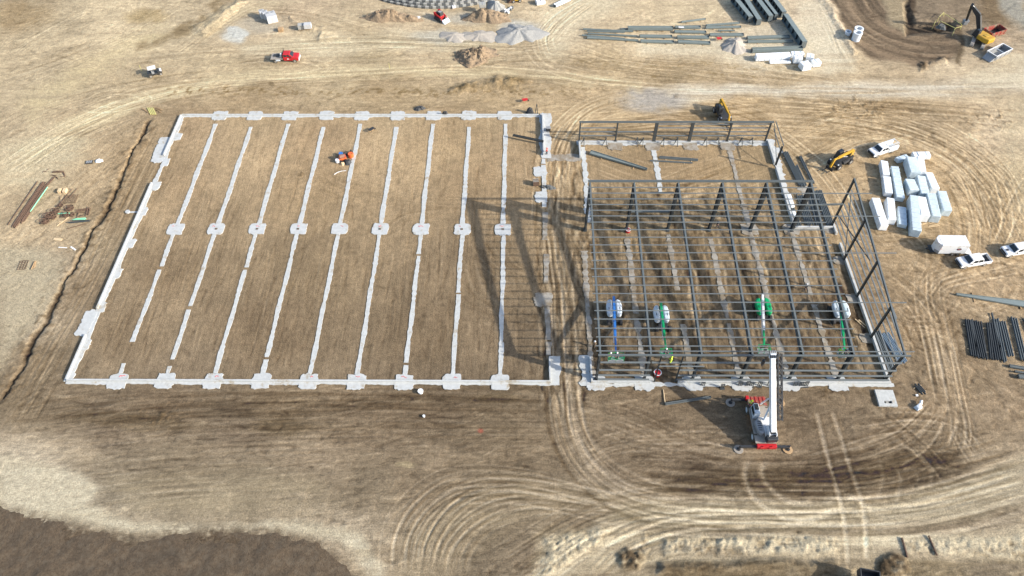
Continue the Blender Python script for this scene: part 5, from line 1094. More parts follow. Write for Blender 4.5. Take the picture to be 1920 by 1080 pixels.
MB().cyl(th, hk+Vector((0, 0, .5)), .03, 5).build('hoist_rope', M['blackp'], t); MB().box(hk, (.4, .45, 1.1)).build('hook_block', M['blackp'], t, bevel=.08); MB().ring(hk+Vector((-.06, 0, -.75)), hk+Vector((.06, 0, -.75)), .24, .13, 12).build('hook', M['blackp'], t)
person(Vector((c.x-1.35, c.y+2.5, 1.5)), 1.6, 'person in hi-vis green standing on the crane deck', 'hiviz', 'denim', 'hiviz', 'stand')

# ------------------------------------------------------------------ telehandlers
def telehandler(loc, rz, label):
    t = thing('telehandler', label, 'telehandler', loc, rz)
    MB().side([(-2.2, .6), (1.8, .6), (1.9, 1.0), (1.0, 1.25), (-1.2, 1.3), (-2.25, 1.5)], -.8, .9).build('chassis', M['blackp'], t, bevel=.08)
    MB().box((-.1, .95, 1.15), (1.5, .5, .55)).build('engine_cover', M['blackp'], t, bevel=.1)
    cabn = MB().hull6([(-.8, -1.15, .95), (.75, -1.15, .95), (.75, -.35, .95), (-.8, -.35, .95)], [(-.7, -1.1, 2.5), (.4, -1.1, 2.5), (.4, -.4, 2.5), (-.7, -.4, 2.5)]).build('cab', M['blackp'], t, bevel=.06)
    MB().box((-.15, -.75, 2.515), (.8, .5, .03)).build('roof_window', M['glass'], cabn); MB().box((-.1, -1.16, 1.95), (.9, .03, .7)).build('side_window', M['glass'], cabn)
    pv_ = Vector((-2.3, .22, 2.3)); tp = Vector((2.5, .22, 2.3)); MB().beam(pv_, pv_+(tp-pv_)*.8, .34, .42).build('boom', M['yellow'], t, bevel=.03); MB().beam(pv_+(tp-pv_)*.78, tp, .24, .3).build('inner_boom', M['yellow'], t, bevel=.02)
    MB().beam((2.45, .22, 2.35), (2.8, .22, .7), .3, .35).build('boom_head', M['yellow'], t, bevel=.03)
    MB().box((2.9, .22, .55), (.12, 1.5, .6)).build('fork_carriage', M['blackp'], t); 
    for y in (-.25, .65): MB().beam((2.95, y, .32), (4.15, y, .3), .13, .06).build('fork', M['blackp'], t)
    MB().box((-2.35, 0, 1.0), (.3, 1.5, .7)).build('counterweight', M['yellow'], t, bevel=.08)
    for s in (1, -1): MB().box((1.75, s*.9, 1.25), (.2, .2, .2)).build('headlight', M['grey_lt'], t, bevel=.03)
    wheels(t, [(1.35, 1.0), (1.35, -1.0), (-1.5, 1.0), (-1.5, -1.0)], .6, .42, tyre='black', rim=.5)
    MB().side([(-2.4, 1.45), (-1.6, 1.35), (-1.7, 2.2), (-2.4, 2.4)], -.1, .54).build('boom_tower', M['dkyellow'], t, bevel=.05)
    MB().cyl((-1.2, .22, 1.3), (.6, .22, 2.1), .1, 8).build('lift_cylinder', M['rim'], t)
    t.scale = (1.12, 1.12, 1.12)
    return t
g1 = G(1353, 219); tel = telehandler((g1.x, g1.y, 0), -1.42, 'yellow telehandler facing the low back frame')
a, b = G(1596, 292, 1), G(1556, 313, 1); g2 = G(1573, 307)
dup(tel, loc=(g2.x, g2.y, 0), rz=heading(a, b), label='yellow telehandler between the low frame and the wrapped bundles')

# ------------------------------------------------------------------ excavator, dump bodies, loader
bp_ = G(1835, 78); t = thing('excavator', 'large yellow excavator with black boom raised, by the red dump body', 'excavator', (bp_.x, bp_.y, 0))
q = G(1808, 46)-bp_; ang = math.atan2(q.y, q.x)
for s in (-1, 1):
    tr = MB().side([(-2.4, .3), (-2.1, 0), (2.1, 0), (2.4, .3), (2.4, .65), (2.1, .95), (-2.1, .95), (-2.4, .65)], -.38, .38).build('track', M['grey_deck'], t, bevel=.05); tr.location = (s*1.15*.853-.55, -s*1.15*.523-.85, 0); tr.rotation_euler = (0, 0, -.55+math.pi/2)
    for k in (-1, 1):
        sp = MB().cyl((k*1.85, -.37, .48), (k*1.85, .37, .48), .38, 16).build('track_sprocket', M['gabion_lt'], tr)
MB().cyl((0, 0, .8), (0, 0, 1.1), .9, 20).build('slew_ring', M['blackp'], t)
R_ = Matrix.Rotation(2.0, 3, 'Z')
def rt(x, y, z): return Vector((0, 0, 0))+R_ @ Vector((x, y, z))
MB().add([rt(*p) for p in ((-2.1, -1.35, 1.1), (1.3, -1.35, 1.1), (1.3, 1.35, 1.1), (-2.1, 1.35, 1.1), (-2.4, -1.1, 1.1), (-2.4, 1.1, 1.1))][:4]+[rt(*p) for p in ((-2.1, -1.3, 2.2), (1.2, -1.3, 2.0), (1.2, 1.3, 2.0), (-2.1, 1.3, 2.2))], [(3, 2, 1, 0), (4, 5, 6, 7), (0, 1, 5, 4), (1, 2, 6, 5), (2, 3, 7, 6), (3, 0, 4, 7)]).build('house', M['yellow'], t, bevel=.18)
MB().add([rt(*p) for p in ((-2.75, -1.0, 1.15), (-2.0, -1.35, 1.15), (-2.0, 1.35, 1.15), (-2.75, 1.0, 1.15), (-2.7, -1.0, 2.25), (-2.0, -1.33, 2.28), (-2.0, 1.33, 2.28), (-2.7, 1.0, 2.25))], [(3, 2, 1, 0), (4, 5, 6, 7), (0, 1, 5, 4), (1, 2, 6, 5), (2, 3, 7, 6), (3, 0, 4, 7)]).build('counterweight', M['yellow'], t, bevel=.15)
cbx = MB().add([rt(*p) for p in ((.2, .45, 1.2), (1.7, .45, 1.2), (1.7, 1.4, 1.2), (.2, 1.4, 1.2), (.2, .5, 2.9), (1.3, .5, 2.9), (1.3, 1.35, 2.9), (.2, 1.35, 2.9))], [(3, 2, 1, 0), (4, 5, 6, 7), (0, 1, 5, 4), (1, 2, 6, 5), (2, 3, 7, 6), (3, 0, 4, 7)]).build('cab', M['blackp'], t, bevel=.08)
MB().box(rt(.7, .92, 2.93), (.9, .6, .03), 2.0).build('roof_window', M['glass'], cbx)
MB().box(rt(-1.0, -.2, 2.18), (.9, 1.4, .12), 2.0).build('engine_hatch', M['dkyellow'], t, bevel=.03)
el = AY(1822.5, 11, bp_.y+3.8)-bp_; fo = rt(1.2, -.2, 1.9); kn = fo+(el-fo)*.5+Vector((.35, .1, .8)); bk = Vector((q.x, q.y, 1.2))
MB().beam(fo, kn, .7, .85, w2=.7, h2=1.05).build('boom', M['blackp'], t, bevel=.05); MB().beam(kn, el, .7, 1.05, w2=.55, h2=.65).build('boom', M['blackp'], t, bevel=.05)
MB().beam(el+(el-bk)*.08, bk, .55, .8, w2=.45, h2=.45).build('stick', M['blackp'], t, bevel=.04)
MB().cyl(fo+Vector((0, 0, -.3)), kn+Vector((-.25, 0, -.5)), .12, 8).build('boom_cylinder', M['rim'], t); MB().cyl(kn+Vector((-.1, .1, .45)), el+Vector((-.2, -.1, .4)), .11, 8).build('stick_cylinder', M['rim'], t)
MB().hull6([bk+Vector((-.5, -.5, -1.1)), bk+Vector((.3, -.5, -1.1)), bk+Vector((.3, .5, -1.1)), bk+Vector((-.5, .5, -1.1))], [bk+Vector((-.6, -.6, -.1)), bk+Vector((.5, -.6, .1)), bk+Vector((.5, .6, .1)), bk+Vector((-.6, .6, -.1))]).build('bucket', M['grey'], t, bevel=.06)
def hopper(name, a, b, wd, hgt, paint, inner, label, cat, z0=.5, load=None):
    A1, B1 = G(*a), G(*b); c1 = (A1+B1)/2; L1 = (B1-A1).length; tt = thing(name, label, cat, (c1.x, c1.y, 0), heading(A1, B1))
    MB().box((0, 0, z0), (L1, wd, .1)).build('floor', M[inner], tt)
    for s in (1, -1): MB().hull6([(-L1/2, s*wd/2-.06, z0), (L1/2, s*wd/2-.06, z0), (L1/2, s*wd/2+.06, z0), (-L1/2, s*wd/2+.06, z0)], [(-L1/2-.1, s*(wd/2+.1)-.06, z0+hgt), (L1/2+.1, s*(wd/2+.1)-.06, z0+hgt), (L1/2+.1, s*(wd/2+.1)+.06, z0+hgt), (-L1/2-.1, s*(wd/2+.1)+.06, z0+hgt)]).build('side_panel', M[paint], tt)
    for x in (-L1/2, L1/2): MB().box((x, 0, z0+hgt/2), (.1, wd-.14, hgt)).build('end_panel', M[paint], tt)
    for s in (1, -1):
        for k in range(4): MB().beam((-L1/2+.4+k*(L1-.8)/3, s*(wd/2+.10), z0), (-L1/2+.4+k*(L1-.8)/3, s*(wd/2+.16), z0+hgt), .1, .08, up=(0, 1, 0)).build('side_rib', M[paint], tt)
    return tt, L1
t, L1 = hopper('tipping_skip', (1847, 70), (1874, 62), 2.3, 1.25, 'red_dusty', 'blackp', 'red tipping body with dark inside, standing right of the excavator', 'dump body')
MB().box((0, 0, .25), (L1*.9, 1.0, .45)).build('subframe', M['blackp'], t)
t, L1 = hopper('trench_box', (1855, 110), (1884, 96), 2.3, 1.2, 'grey', 'gabion_lt', 'pale grey open steel box with sloping end, near the right edge', 'steel box', z0=.12)
MB().hull6([(-L1/2-1.3, -1.0, .02), (-L1/2-.1, -1.15, .02), (-L1/2-.1, 1.15, .02), (-L1/2-1.3, 1.0, .02)], [(-L1/2-1.3, -1.0, .15), (-L1/2-.1, -1.15, 1.0), (-L1/2-.1, 1.15, 1.0), (-L1/2-1.3, 1.0, .15)]).build('sloping_end', M['grey'], t)
for s in (1, -1): MB().beam((-L1/2-.1, s*1.25, 1.35), (L1/2+.1, s*1.25, 1.35), .18, .1).build('rim_rail', M['white'], t); MB().beam((s*L1/2, -1.15, 1.35), (s*L1/2, 1.15, 1.35), .18, .1).build('rim_rail', M['white'], t)
MB().beam((0, -1.1, 1.2), (0, 1.1, 1.2), .1, .1).build('spreader', M['grey_lt'], t)

g = G(826, 36); t = thing('track_loader', 'red compact track loader with lowered bucket, below the round white slab', 'loader', (g.x, g.y, 0), -0.75)
for s in (1, -1):
    MB().side([(-1.2, .25), (-.9, 0), (.9, 0), (1.2, .3), (.9, .7), (-1.0, .75)], s*.85-.2, s*.85+.2).build('track', M['blackp'], t, bevel=.04)
    MB().beam((-1.2, s*.85, 1.75), (1.2, s*.8, .95), .16, .28).build('lift_arm', M['red'], t, bevel=.03); MB().beam((1.2, s*.8, .95), (1.75, s*.75, .35), .15, .25).build('lift_arm', M['red'], t, bevel=.03)
    MB().box((-1.15, s*.72, 1.3), (.5, .3, .95)).build('tower', M['red'], t, bevel=.05)
MB().box((-.2, 0, .9), (2.0, 1.3, .7)).build('body', M['red'], t, bevel=.08); cbx = MB().hull6([(-.6, -.55, 1.2), (.75, -.55, 1.2), (.75, .55, 1.2), (-.6, .55, 1.2)], [(-.55, -.5, 2.05), (.6, -.5, 2.05), (.6, .5, 2.05), (-.55, .5, 2.05)]).build('cab', M['blackp'], t, bevel=.05)
MB().box((0, 0, 2.06), (.8, .7, .03)).build('roof_window', M['grey'], cbx); MB().box((-1.0, 0, 1.45), (.5, 1.0, .4)).build('engine_cover', M['red_dusty'], t, bevel=.06)
MB().hull6([(1.6, -.95, .02), (2.5, -.95, .02), (2.5, .95, .02), (1.6, .95, .02)], [(1.6, -.95, .75), (1.75, -.95, .7), (1.75, .95, .7), (1.6, .95, .75)]).build('bucket', M['grey_lt'], t, bevel=.03)

# ------------------------------------------------------------------ piles of soil and gravel
def heap(name, label, cat, px, py, rx, ry, h, m, rot=0.0, rough=0.12, seed=0, flat=0.0, clods=0.0, z0=-0.12, base=None):
    g = base or G(px, py); r = np.random.RandomState(seed); NA, NR = 72, 26; vs = [(0, 0, h)]; fs = []
    for j in range(1, NR+1):
        for k in range(NA):
            a = 2*math.pi*k/NA; rr = j/NR
            edge = 1+0.16*math.sin(2*a+seed)+0.12*math.sin(3*a+seed*2.1)+0.08*math.sin(7*a+seed*1.3)+0.05*math.sin(13*a+seed)
            x, y = rr*rx*edge*math.cos(a), rr*ry*edge*math.sin(a)
            prof = min(1, (1-rr)/(1-flat)) if flat < 1 else 1; prof = prof**0.9 if not flat else prof*prof*(3-2*prof)
            nz = float(vnoise(np.array([x*0.6+seed]), np.array([y*0.6]), 5)[0])*0.6+float(vnoise(np.array([x*1.7+seed]), np.array([y*1.7]), 6)[0])*0.4
            z = h*prof*(1+rough*2*nz)+(clods*max(0, nz+r.normal(0, .35)) if rr < .97 else 0)
            vs.append((x, y, z if j < NR else z0))
    for k in range(NA): fs.append((0, 1+k, 1+(k+1) % NA))
    for j in range(NR-1):
        for k in range(NA): a, b = 1+j*NA+k, 1+j*NA+(k+1) % NA; fs.append((a, a+NA, b+NA, b))
    mb = MB(); mb.add(vs, fs); o = mb.build(name, M[m], smooth=True); o.location = (g.x, g.y, 0); o.rotation_euler = (0, 0, rot); return tag(o, label, cat)
heap('gravel_pile', 'tall cone of grey gravel, right end of the gravel row by the haul road', 'gravel pile', 973, 64, 5.6, 4.4, 1.5, 'gravel', seed=1)
heap('gravel_pile', 'low pale pinkish gravel pile just left of the tall grey cone', 'gravel pile', 900, 68, 4.6, 2.6, .75, 'palegravel', seed=2)
heap('gravel_pile', 'small pale gravel pile at the left end of the gravel row', 'gravel pile', 852, 69, 3.4, 2.2, .75, 'palegravel', seed=3)
heap('gravel_pile', 'small grey gravel cone beside the crate, under the round slab', 'gravel pile', 929, 14, 2.6, 2.6, 1.7, 'gravel', seed=4)
heap('gravel_pile', 'whitish gravel pile below the red object among the stacked beams', 'gravel pile', 1377, 87, 3.3, 3.0, 1.5, 'palegravel', seed=5)
heap('dirt_mound', 'cloddy brown dirt mound alone on the dirt below the gravel row', 'dirt mound', 891, 106, 5.0, 3.4, 1.1, 'dirt', seed=6, flat=.35, rough=.3, clods=.5)
heap('dirt_mound', 'long brown dirt bank left of the red track loader', 'dirt mound', 734, 34, 6.6, 2.2, 1.5, 'dirt', rot=-.12, seed=7, flat=.4, rough=.25, clods=.35)
heap('dirt_mound', 'brown dirt mound with a pale crate on it, right of the red track loader', 'dirt mound', 916, 34, 5.0, 2.8, 1.9, 'dirt', seed=8, flat=.3, rough=.2, clods=.35)
# broad dark stockpile at the lower left corner
def stockpile():
    poly = [(-260,930),(-60,940),(0,946),(60,962),(150,980),(230,1004),(270,1012),(330,994),(420,990),(520,993),(580,1012),(630,1040),(660,1068),(690,1110),(720,1220),(-360,1220)]
    P = np.array([G(*p)[:2] for p in poly]); st = 0.45
    xs_ = np.arange(P[:, 0].min()-1, P[:, 0].max()+1, st); ys_ = np.arange(P[:, 1].min()-1, P[:, 1].max()+1, st); U, V = np.meshgrid(xs_, ys_)
    d = np.full(U.shape, 1e9); ins = np.zeros(U.shape, bool)
    for (x0, y0), (x1, y1) in zip(P, np.roll(P, -1, 0)):
        ex, ey = x1-x0, y1-y0; q = np.clip(((U-x0)*ex+(V-y0)*ey)/(ex*ex+ey*ey+1e-9), 0, 1); d = np.minimum(d, np.hypot(U-x0-q*ex, V-y0-q*ey))
        if y1 != y0: ins ^= ((y0 > V) != (y1 > V)) & (U < (x1-x0)*(V-y0)/(y1-y0)+x0)
    s = np.where(ins, d, -d)+0.5*fbm(U/4.5, V/4.5, 101, 3)
    s = s+0.5*fbm(U/.9, V/.9, 105, 3, .7)
    Z = -0.12+0.9*sstep(0, 12.0, s)*(1+.10*fbm(U/6, V/6, 103, 3))+0.17*sstep(-.8, 1.4, s)+(0.13*fbm(U/.9, V/.9, 104, 3, .7)+0.22*fbm(U/3, V/1.6, 106, 3))*sstep(-.5, 1.5, s)
    ny, nx = U.shape; idx = np.arange(nx*ny).reshape(ny, nx); keep = (s[:-1, :-1] > -1.2)
    mb = MB(); vs = list(zip(U.ravel().tolist(), V.ravel().tolist(), Z.ravel().tolist()))
    fs = [tuple(r) for r in np.stack([idx[:-1, :-1][keep], idx[:-1, 1:][keep], idx[1:, 1:][keep], idx[1:, :-1][keep]], 1).tolist()]
    used = sorted({i for f in fs for i in f}); mp = {i: k for k, i in enumerate(used)}
    mb.add([vs[i] for i in used], [tuple(mp[i] for i in f) for f in fs]); g = G(300, 1050)
    o = mb.build('topsoil_stockpile', M['topsoil'], loc=(g.x, g.y, 0), smooth=True); tag(o, 'broad dark heap of topsoil in the lower left corner', 'soil heap')
stockpile()

# ------------------------------------------------------------------ insulation bundles in plastic wrap
def bundle(a, b, wpx, h, label, z0=0.0, m='whitew', lift=True, cat='wrapped bundle', group=None, seams=True):
    """a, b: centre line of the top face in the photo"""
    A1, B1 = G(a[0], a[1], z0+h), G(b[0], b[1], z0+h); c1 = (A1+B1)/2; L1 = (B1-A1).length
    t = thing('wrapped_bundle', label, cat, (c1.x, c1.y, z0), heading(A1, B1), group)
    j = lambda v: v+rnd.uniform(-.07, .07)
    cor = lambda z, k: [(j(-L1/2), j(-wpx/2*k), z), (j(L1/2), j(-wpx/2*k), z), (j(L1/2), j(wpx/2*k), z), (j(-L1/2), j(wpx/2*k), z)]
    MB().hull6(cor(.12, 1.0), [(x, y, z+rnd.uniform(-.08, .05)) for x, y, z in cor(h, .97)]).build('wrapped_load', M[m], t, bevel=.09)
    if seams:
        n = max(1, int(L1/1.2))
        for k in range(n): MB().box((-L1/2+(k+.5)*L1/n+rnd.uniform(-.1, .1), 0, h/2+.05), (.05, wpx+.05, h-.04)).build('strap', M['grey_lt'], t, bevel=.02)
    for x in (-L1*.32, 0, L1*.32): MB().box((x, 0, .06), (.14, wpx*.95, .12)).build('skid', M['wood'], t)
    return t
B3 = lambda x, y: (1600+x/5.4, 240+y/5.4)
for a, b, w_, h, lab, z0, m in (
 ((315, 330), (335, 470), 1.3, 1.3, 'white wrapped bundle at the far end of the left pair row, nearest the service truck', 0, 'whitew'),
 ((338, 485), (362, 655), 1.35, 1.25, 'white wrapped bundle continuing the left row below the far one', 0, 'whitew'),
 ((425, 385), (482, 700), 1.35, 1.35, 'longest single white wrapped bundle, second column from the left', 0, 'bluewrap'),
 ((225, 705), (318, 985), 1.4, 1.5, 'long white bundle with dark ribbed west side, lowest at left', 0, 'whitew'),
 ((376, 705), (398, 925), 1.3, 1.5, 'white bundle pushed against the long ribbed bundle at lower left', 0, 'whitew'),
 ((495, 795), (505, 980), 1.45, 1.0, 'low lone bundle with a dark line on its top, bottom middle', 0, 'bluewrap'),
 ((620, 680), (648, 1035), 1.5, 1.9, 'tall long blue-white stack at the bottom centre of the bundles', 0, 'bluewrap'),
 ((690, 690), (735, 885), 1.5, 1.9, 'tall white stack pressed to the right side of the bottom centre stack', 0, 'whitew'),
 ((790, 655), (850, 890), 1.5, 1.9, 'tall blue-sided bundle, second from the right end', 0, 'bluewrap'),
 ((895, 635), (960, 830), 1.5, 1.8, 'rightmost white wrapped bundle of the group', 0, 'bluewrap'),
 ((575, 510), (622, 625), 1.6, 1.7, 'short fat bundle in the middle of the group', 0, 'bluewrap'),
 ((685, 480), (735, 660), 1.5, 1.6, 'blue-sided bundle right of the short fat one', 0, 'bluewrap'),
 ((765, 445), (835, 610), 1.4, 1.5, 'slanting white bundle at the right of the middle rank', 0, 'whitew'),
 ((590, 290), (640, 445), 1.9, 2.0, 'large blue-sided bundle in the back rank', 0, 'bluewrap'),
 ((680, 285), (705, 440), 1.2, 1.9, 'white bundle tight against the large back rank bundle', 0, 'whitew'),
 ((445, 310), (555, 280), 1.1, 1.0, 'small bundle lying crosswise in front of the service truck tail', 0, 'bluewrap'),
 ((610, 262), (780, 258), 1.3, 1.1, 'white bundle lying crosswise behind the back rank', 0, 'whitew')):
    bundle(B3(*a), B3(*b), w_*1.1, h, lab, z0, m, group='wrapped insulation bundles by the service truck')
C3 = lambda x, y: (1280+x/6.857, y/6.857)
for a, b, w_, h, lab in (((945, 710), (1385, 690), 1.5, 1.3, 'long white wrapped load in front of the upper right beams'), ((1120, 790), (1390, 785), .8, .5, 'low thin white wrapped load before the long white one'),
 ((1430, 725), (1540, 730), 1.5, 1.5, 'cubic white wrapped load with dark spot, right of the long white one'), ((1400, 672), (1560, 672), 1.2, 1.3, 'white wrapped load tucked behind the cubic one'),
 ((1530, 820), (1640, 800), 1.9, 1.5, 'white wrapped load closest to the haul road'), ((1600, 700), (1690, 715), 1.6, 1.3, 'white wrapped load under the tail of the slanting beam stack'), ((1670, 790), (1770, 775), 1.7, 1.2, 'rightmost white wrapped load of the upper right group')):
    bundle(C3(*a), C3(*b), w_, h, lab, group='white wrapped loads by the stacked beams')
for k in range(5):
    g1 = G(1738+rnd.uniform(-6, 14), 415+k*2.4); o = MB().beam((-1.1, 0, .06), (1.1, 0, .06), .1, .07).build('timber', M['woodlt']); o.location = g1; o.rotation_euler = (0, 0, .2+rnd.uniform(-.1, .1)); tag(o, 'loose pale timber slat on the ground below the wrapped bundles', 'timber', 'loose timber slats below the bundles')

# ------------------------------------------------------------------ steel members lying about
def steel_beam(a, b, w_, h, label, w2=None, m='steel', skids=2, z0=.15, group=None, layers=1, flatweb=True):
    """I member lying on timbers; the broad face up when flatweb"""
    A1, B1 = G(a[0], a[1], z0+h*layers), G(b[0], b[1], z0+h*layers); c1 = (A1+B1)/2; L1 = (B1-A1).length; w2 = w_ if w2 is None else w2
    t = thing('steel_beam', label, 'steel beam', (c1.x, c1.y, 0), heading(A1, B1), group)
    for k in range(layers):
        z = z0+h*k+h/2; mb = MB()
        if flatweb: mb.ibeam((-L1/2, 0, z), (L1/2, 0, z), h*.97, w_, .05, up=(0, 1, 0), h2=w2)
        else: mb.ibeam((-L1/2, 0, z), (L1/2, 0, z), w_, h*.97, .05)
        mb.build('member', M[m], t)
        if flatweb:
            sb = MB()
            for x in (-L1/2+.03, L1/2-.03): MB().box((x, 0, z), (.05, (w_ if x < 0 else w2)+.02, h*.98)).build('end_plate', M['steel_dk'], t)
    for k in range(skids):
        x = L1*(-.28+.56*k/max(1, skids-1)); MB().box((x, 0, z0/2), (.16, max(w_, w2)+.55, z0)).build('timber', M['wood'], t)
    return t
D2 = lambda x, y: (1080+x/8.727, 30+y/8.727)
U5 = lambda x, y: (1060+x/3.84, y/3.84)
yard = 'steel members laid out in the upper yard'
for a, b, w_, h, lab, kw in (
 (D2(115, 205), D2(940, 243), .45, .3, 'thin slanting steel member, topmost of the far left rank in the yard', {}),
 (D2(180, 242), D2(800, 258), .3, .25, 'thinnest steel member, second from the top of the far left rank', {}),
 (D2(190, 275), D2(1000, 320), .45, .3, 'slanting steel member, third from the top of the far left rank', {}),
 (D2(95, 306), D2(800, 365), .5, .25, 'steel member reaching farthest left in the far left rank', {}),
 (D2(180, 340), D2(1020, 390), .85, .35, 'broad tapered steel member, bottom of the far left rank', dict(w2=.42)),
 (D2(850, 172), D2(1590, 175), .9, .45, 'broad double stack of steel, top of the second rank in the yard', dict(layers=2)),
 (D2(740, 204), D2(1560, 212), .4, .3, 'narrow steel member along the foot of the broad double stack', {}),
 (D2(1040, 315), D2(1575, 322), 1.0, .45, 'broad steel member, middle of the second rank in the yard', {}),
 (D2(1055, 395), D2(1600, 412), 1.0, .45, 'broad steel member, bottom of the second rank in the yard', {}),
 (U5(790, 190), U5(975, 188), 1.0, .5, 'steel member with a white paper on it, top of the third rank', {}),
 (U5(785, 222), U5(1015, 226), 1.0, .4, 'steel member with rounded end, second of the third rank', {}),
 (U5(805, 260), U5(1035, 263), 1.0, .5, 'steel member, third of the third rank above the red object', {}),
 (U5(810, 292), U5(1045, 303), 1.1, .5, 'steel member, bottom of the third rank left of the whitish gravel', {}),
 (U5(1015, 178), U5(1258, 160), .6, .35, 'tilted narrow steel member, top of the fourth rank', {}),
 (U5(1010, 194), U5(1265, 188), .8, .35, 'steel member under the tilted one in the fourth rank', {}),
 (U5(1100, 216), U5(1220, 216), .4, .25, 'short steel member in the middle of the fourth rank', {}),
 (U5(1040, 243), U5(1285, 243), 1.0, .5, 'broad steel member, bottom of the fourth rank', {}),
 (U5(1310, 265), U5(1615, 256), 1.0, .55, 'long steel member, upper of the pair right of the whitish gravel', {}),
 (U5(1312, 293), U5(1640, 290), .8, .5, 'long steel member, lower of the pair right of the whitish gravel', {}),
 (U5(1345, 350), U5(1710, 337), 1.3, .9, 'deep steel girder directly behind the long white wrapped load', {}),
 (U5(835, 155), U5(1010, 132), .5, .3, 'lone slanting steel piece partly white, at the back of the yard', {})):
    steel_beam(a, b, w_*.8, h*.9, lab, m='primer_lt', group=yard, **kw)
A1 = G(*U5(825, 195), .75); o = MB().box((0, 0, .02), (1.3, .5, .03)).build('paper_sheet', M['white']); o.location = (A1.x+.3, A1.y, .72); tag(o, 'white paper sheet lying on a grey steel member', 'paper')
def deep(a, b, w_, h, lab):
    A1, B1 = G(*a, h), G(*b, h); c1 = (A1+B1)/2; L1 = (B1-A1).length; t = thing('girder_stack', lab, 'girder', (c1.x, c1.y, 0), heading(A1, B1), 'deep girders stacked at the top of the yard')
    MB().ibeam((-L1/2, 0, h*.55), (L1/2, 0, h*.55), w_, h*.9, .06).build('girder', M['primer_lt'], t)
    for k in range(5): MB().box((-L1/2+(k+.5)*L1/5, 0, h*.55), (.05, w_*.9, h*.75)).build('stiffener', M['steel_dk'], t)
    for x in (-L1/2+.03, L1/2-.03): MB().box((x, 0, h*.55), (.06, w_*1.02, h*.92)).build('end_plate', M['steel'], t)
    for x in (-L1*.3, L1*.3): MB().box((x, 0, .05), (.2, w_+.7, .1)).build('timber', M['wood'], t)
for a, b, lab in (((660, -60), (880, 212), 'dark deep girder, leftmost at the top of the yard'), ((790, -60), (990, 250), 'dark deep girder, second from the left at the top of the yard'), ((940, -60), (1140, 202), 'dark deep girder, third from the left at the top of the yard'), ((1040, -40), (1210, 182), 'narrow deep girder between two broader ones at the top of the yard'), ((1150, -60), (1310, 150), 'dark deep girder, rightmost at the top of the yard'), ((1325, 175), (1575, 535), 'lone deep girder slanting down to the white wrapped loads')):
    deep(C3(*a), C3(*b), 1.15 if 'narrow' not in lab else .8, 1.7 if 'lone' not in lab else 1.9, lab)
R1 = lambda x, y: (1780+x/5.686, 530+y/5.686)
steel_beam(R1(75, 116), R1(960, 245), .35, .3, 'long tapered pale steel rafter lying near the right edge', w2=1.5, skids=2, m='primer_lt')
def purlins(a, b, n, pitch, label, m='steel', size=.2, group='bundled purlins on the ground', layers=1, jit=.25, skew=0.0, spacers=True):
    A1, B1 = G(a[0], a[1], .3), G(b[0], b[1], .3); c1 = (A1+B1)/2; L1 = (B1-A1).length
    t = thing('purlin_bundle', label, 'purlins', (c1.x, c1.y, 0), heading(A1, B1), group)
    for l in range(layers):
        for k in range(n):
            y = (k-(n-1)/2)*pitch; e = rnd.uniform(-jit, jit); z = .12+size*(l+.5)+l*.02
            mb = MB(); mb.beam((-L1/2+e, y-skew, z), (L1/2+e, y+skew, z), .03, size).beam((-L1/2+e, y+.06-skew, z+size/2), (L1/2+e, y+.06+skew, z+size/2), .10, .02).beam((-L1/2+e, y-.06-skew, z-size/2), (L1/2+e, y-.06+skew, z-size/2), .10, .02)
            mb.build('purlin', M[m], t)
    if spacers:
        for x in (-L1*.33, L1*.33): MB().box((x, 0, .06), (.1, n*pitch+.5, .12)).build('timber', M['woodlt'], t)
    return t
for a, b, n, p_, lab, m in (
 (R1(205, 385), R1(268, 775), 4, .32, 'dark purlin bundle, leftmost of the right edge stacks', 'steel_dk'),
 (R1(265, 392), R1(355, 800), 5, .32, 'dark purlin bundle, second from the left of the right edge stacks', 'steel_dk'),
 (R1(338, 412), R1(398, 790), 1, .3, 'single dark purlin standing apart between the right edge stacks', 'steel_dk'),
 (R1(412, 420), R1(452, 808), 2, .3, 'pair of thin dark purlins in the middle of the right edge stacks', 'steel_dk'),
 (R1(460, 420), R1(530, 822), 4, .34, 'dark uneven purlin bundle under a long pale one', 'steel_dk'),
 (R1(455, 322), R1(545, 700), 1, .3, 'long pale purlin lying over the dark uneven bundle', 'steel'),
 (R1(508, 385), R1(600, 848), 2, .34, 'long dark purlin pair reaching lowest of the right edge stacks', 'steel'),
 (R1(568, 412), R1(662, 788), 3, .34, 'tidy grey purlin bundle with a gap on either side', 'steel'),
 (R1(688, 366), R1(800, 830), 3, .36, 'grey purlin bundle, rightmost of the upright right edge stacks', 'steel')):
    purlins(a, b, n, p_, lab, m, group='purlin stacks near the right edge')
steel_beam(R1(645, 880), R1(860, 915), .5, .35, 'pale steel member lying crosswise under the right edge stacks', skids=0); steel_beam(R1(700, 940), R1(860, 965), .3, .25, 'thin steel member crosswise at the right edge, middle of three', skids=0); steel_beam(R1(740, 990), R1(880, 1005), .7, .4, 'short broad steel member crosswise at the lower right edge', skids=0)
purlins(R1(795, 370), R1(860, 520), 2, .35, 'short purlin pair cut off by the right edge of the photo', 'steel_dk')
Q1 = lambda x, y: (1040+x*.35417, 180+y*.35417)
Q2 = lambda x, y: (1040+x*.35417, 480+y*.35417)
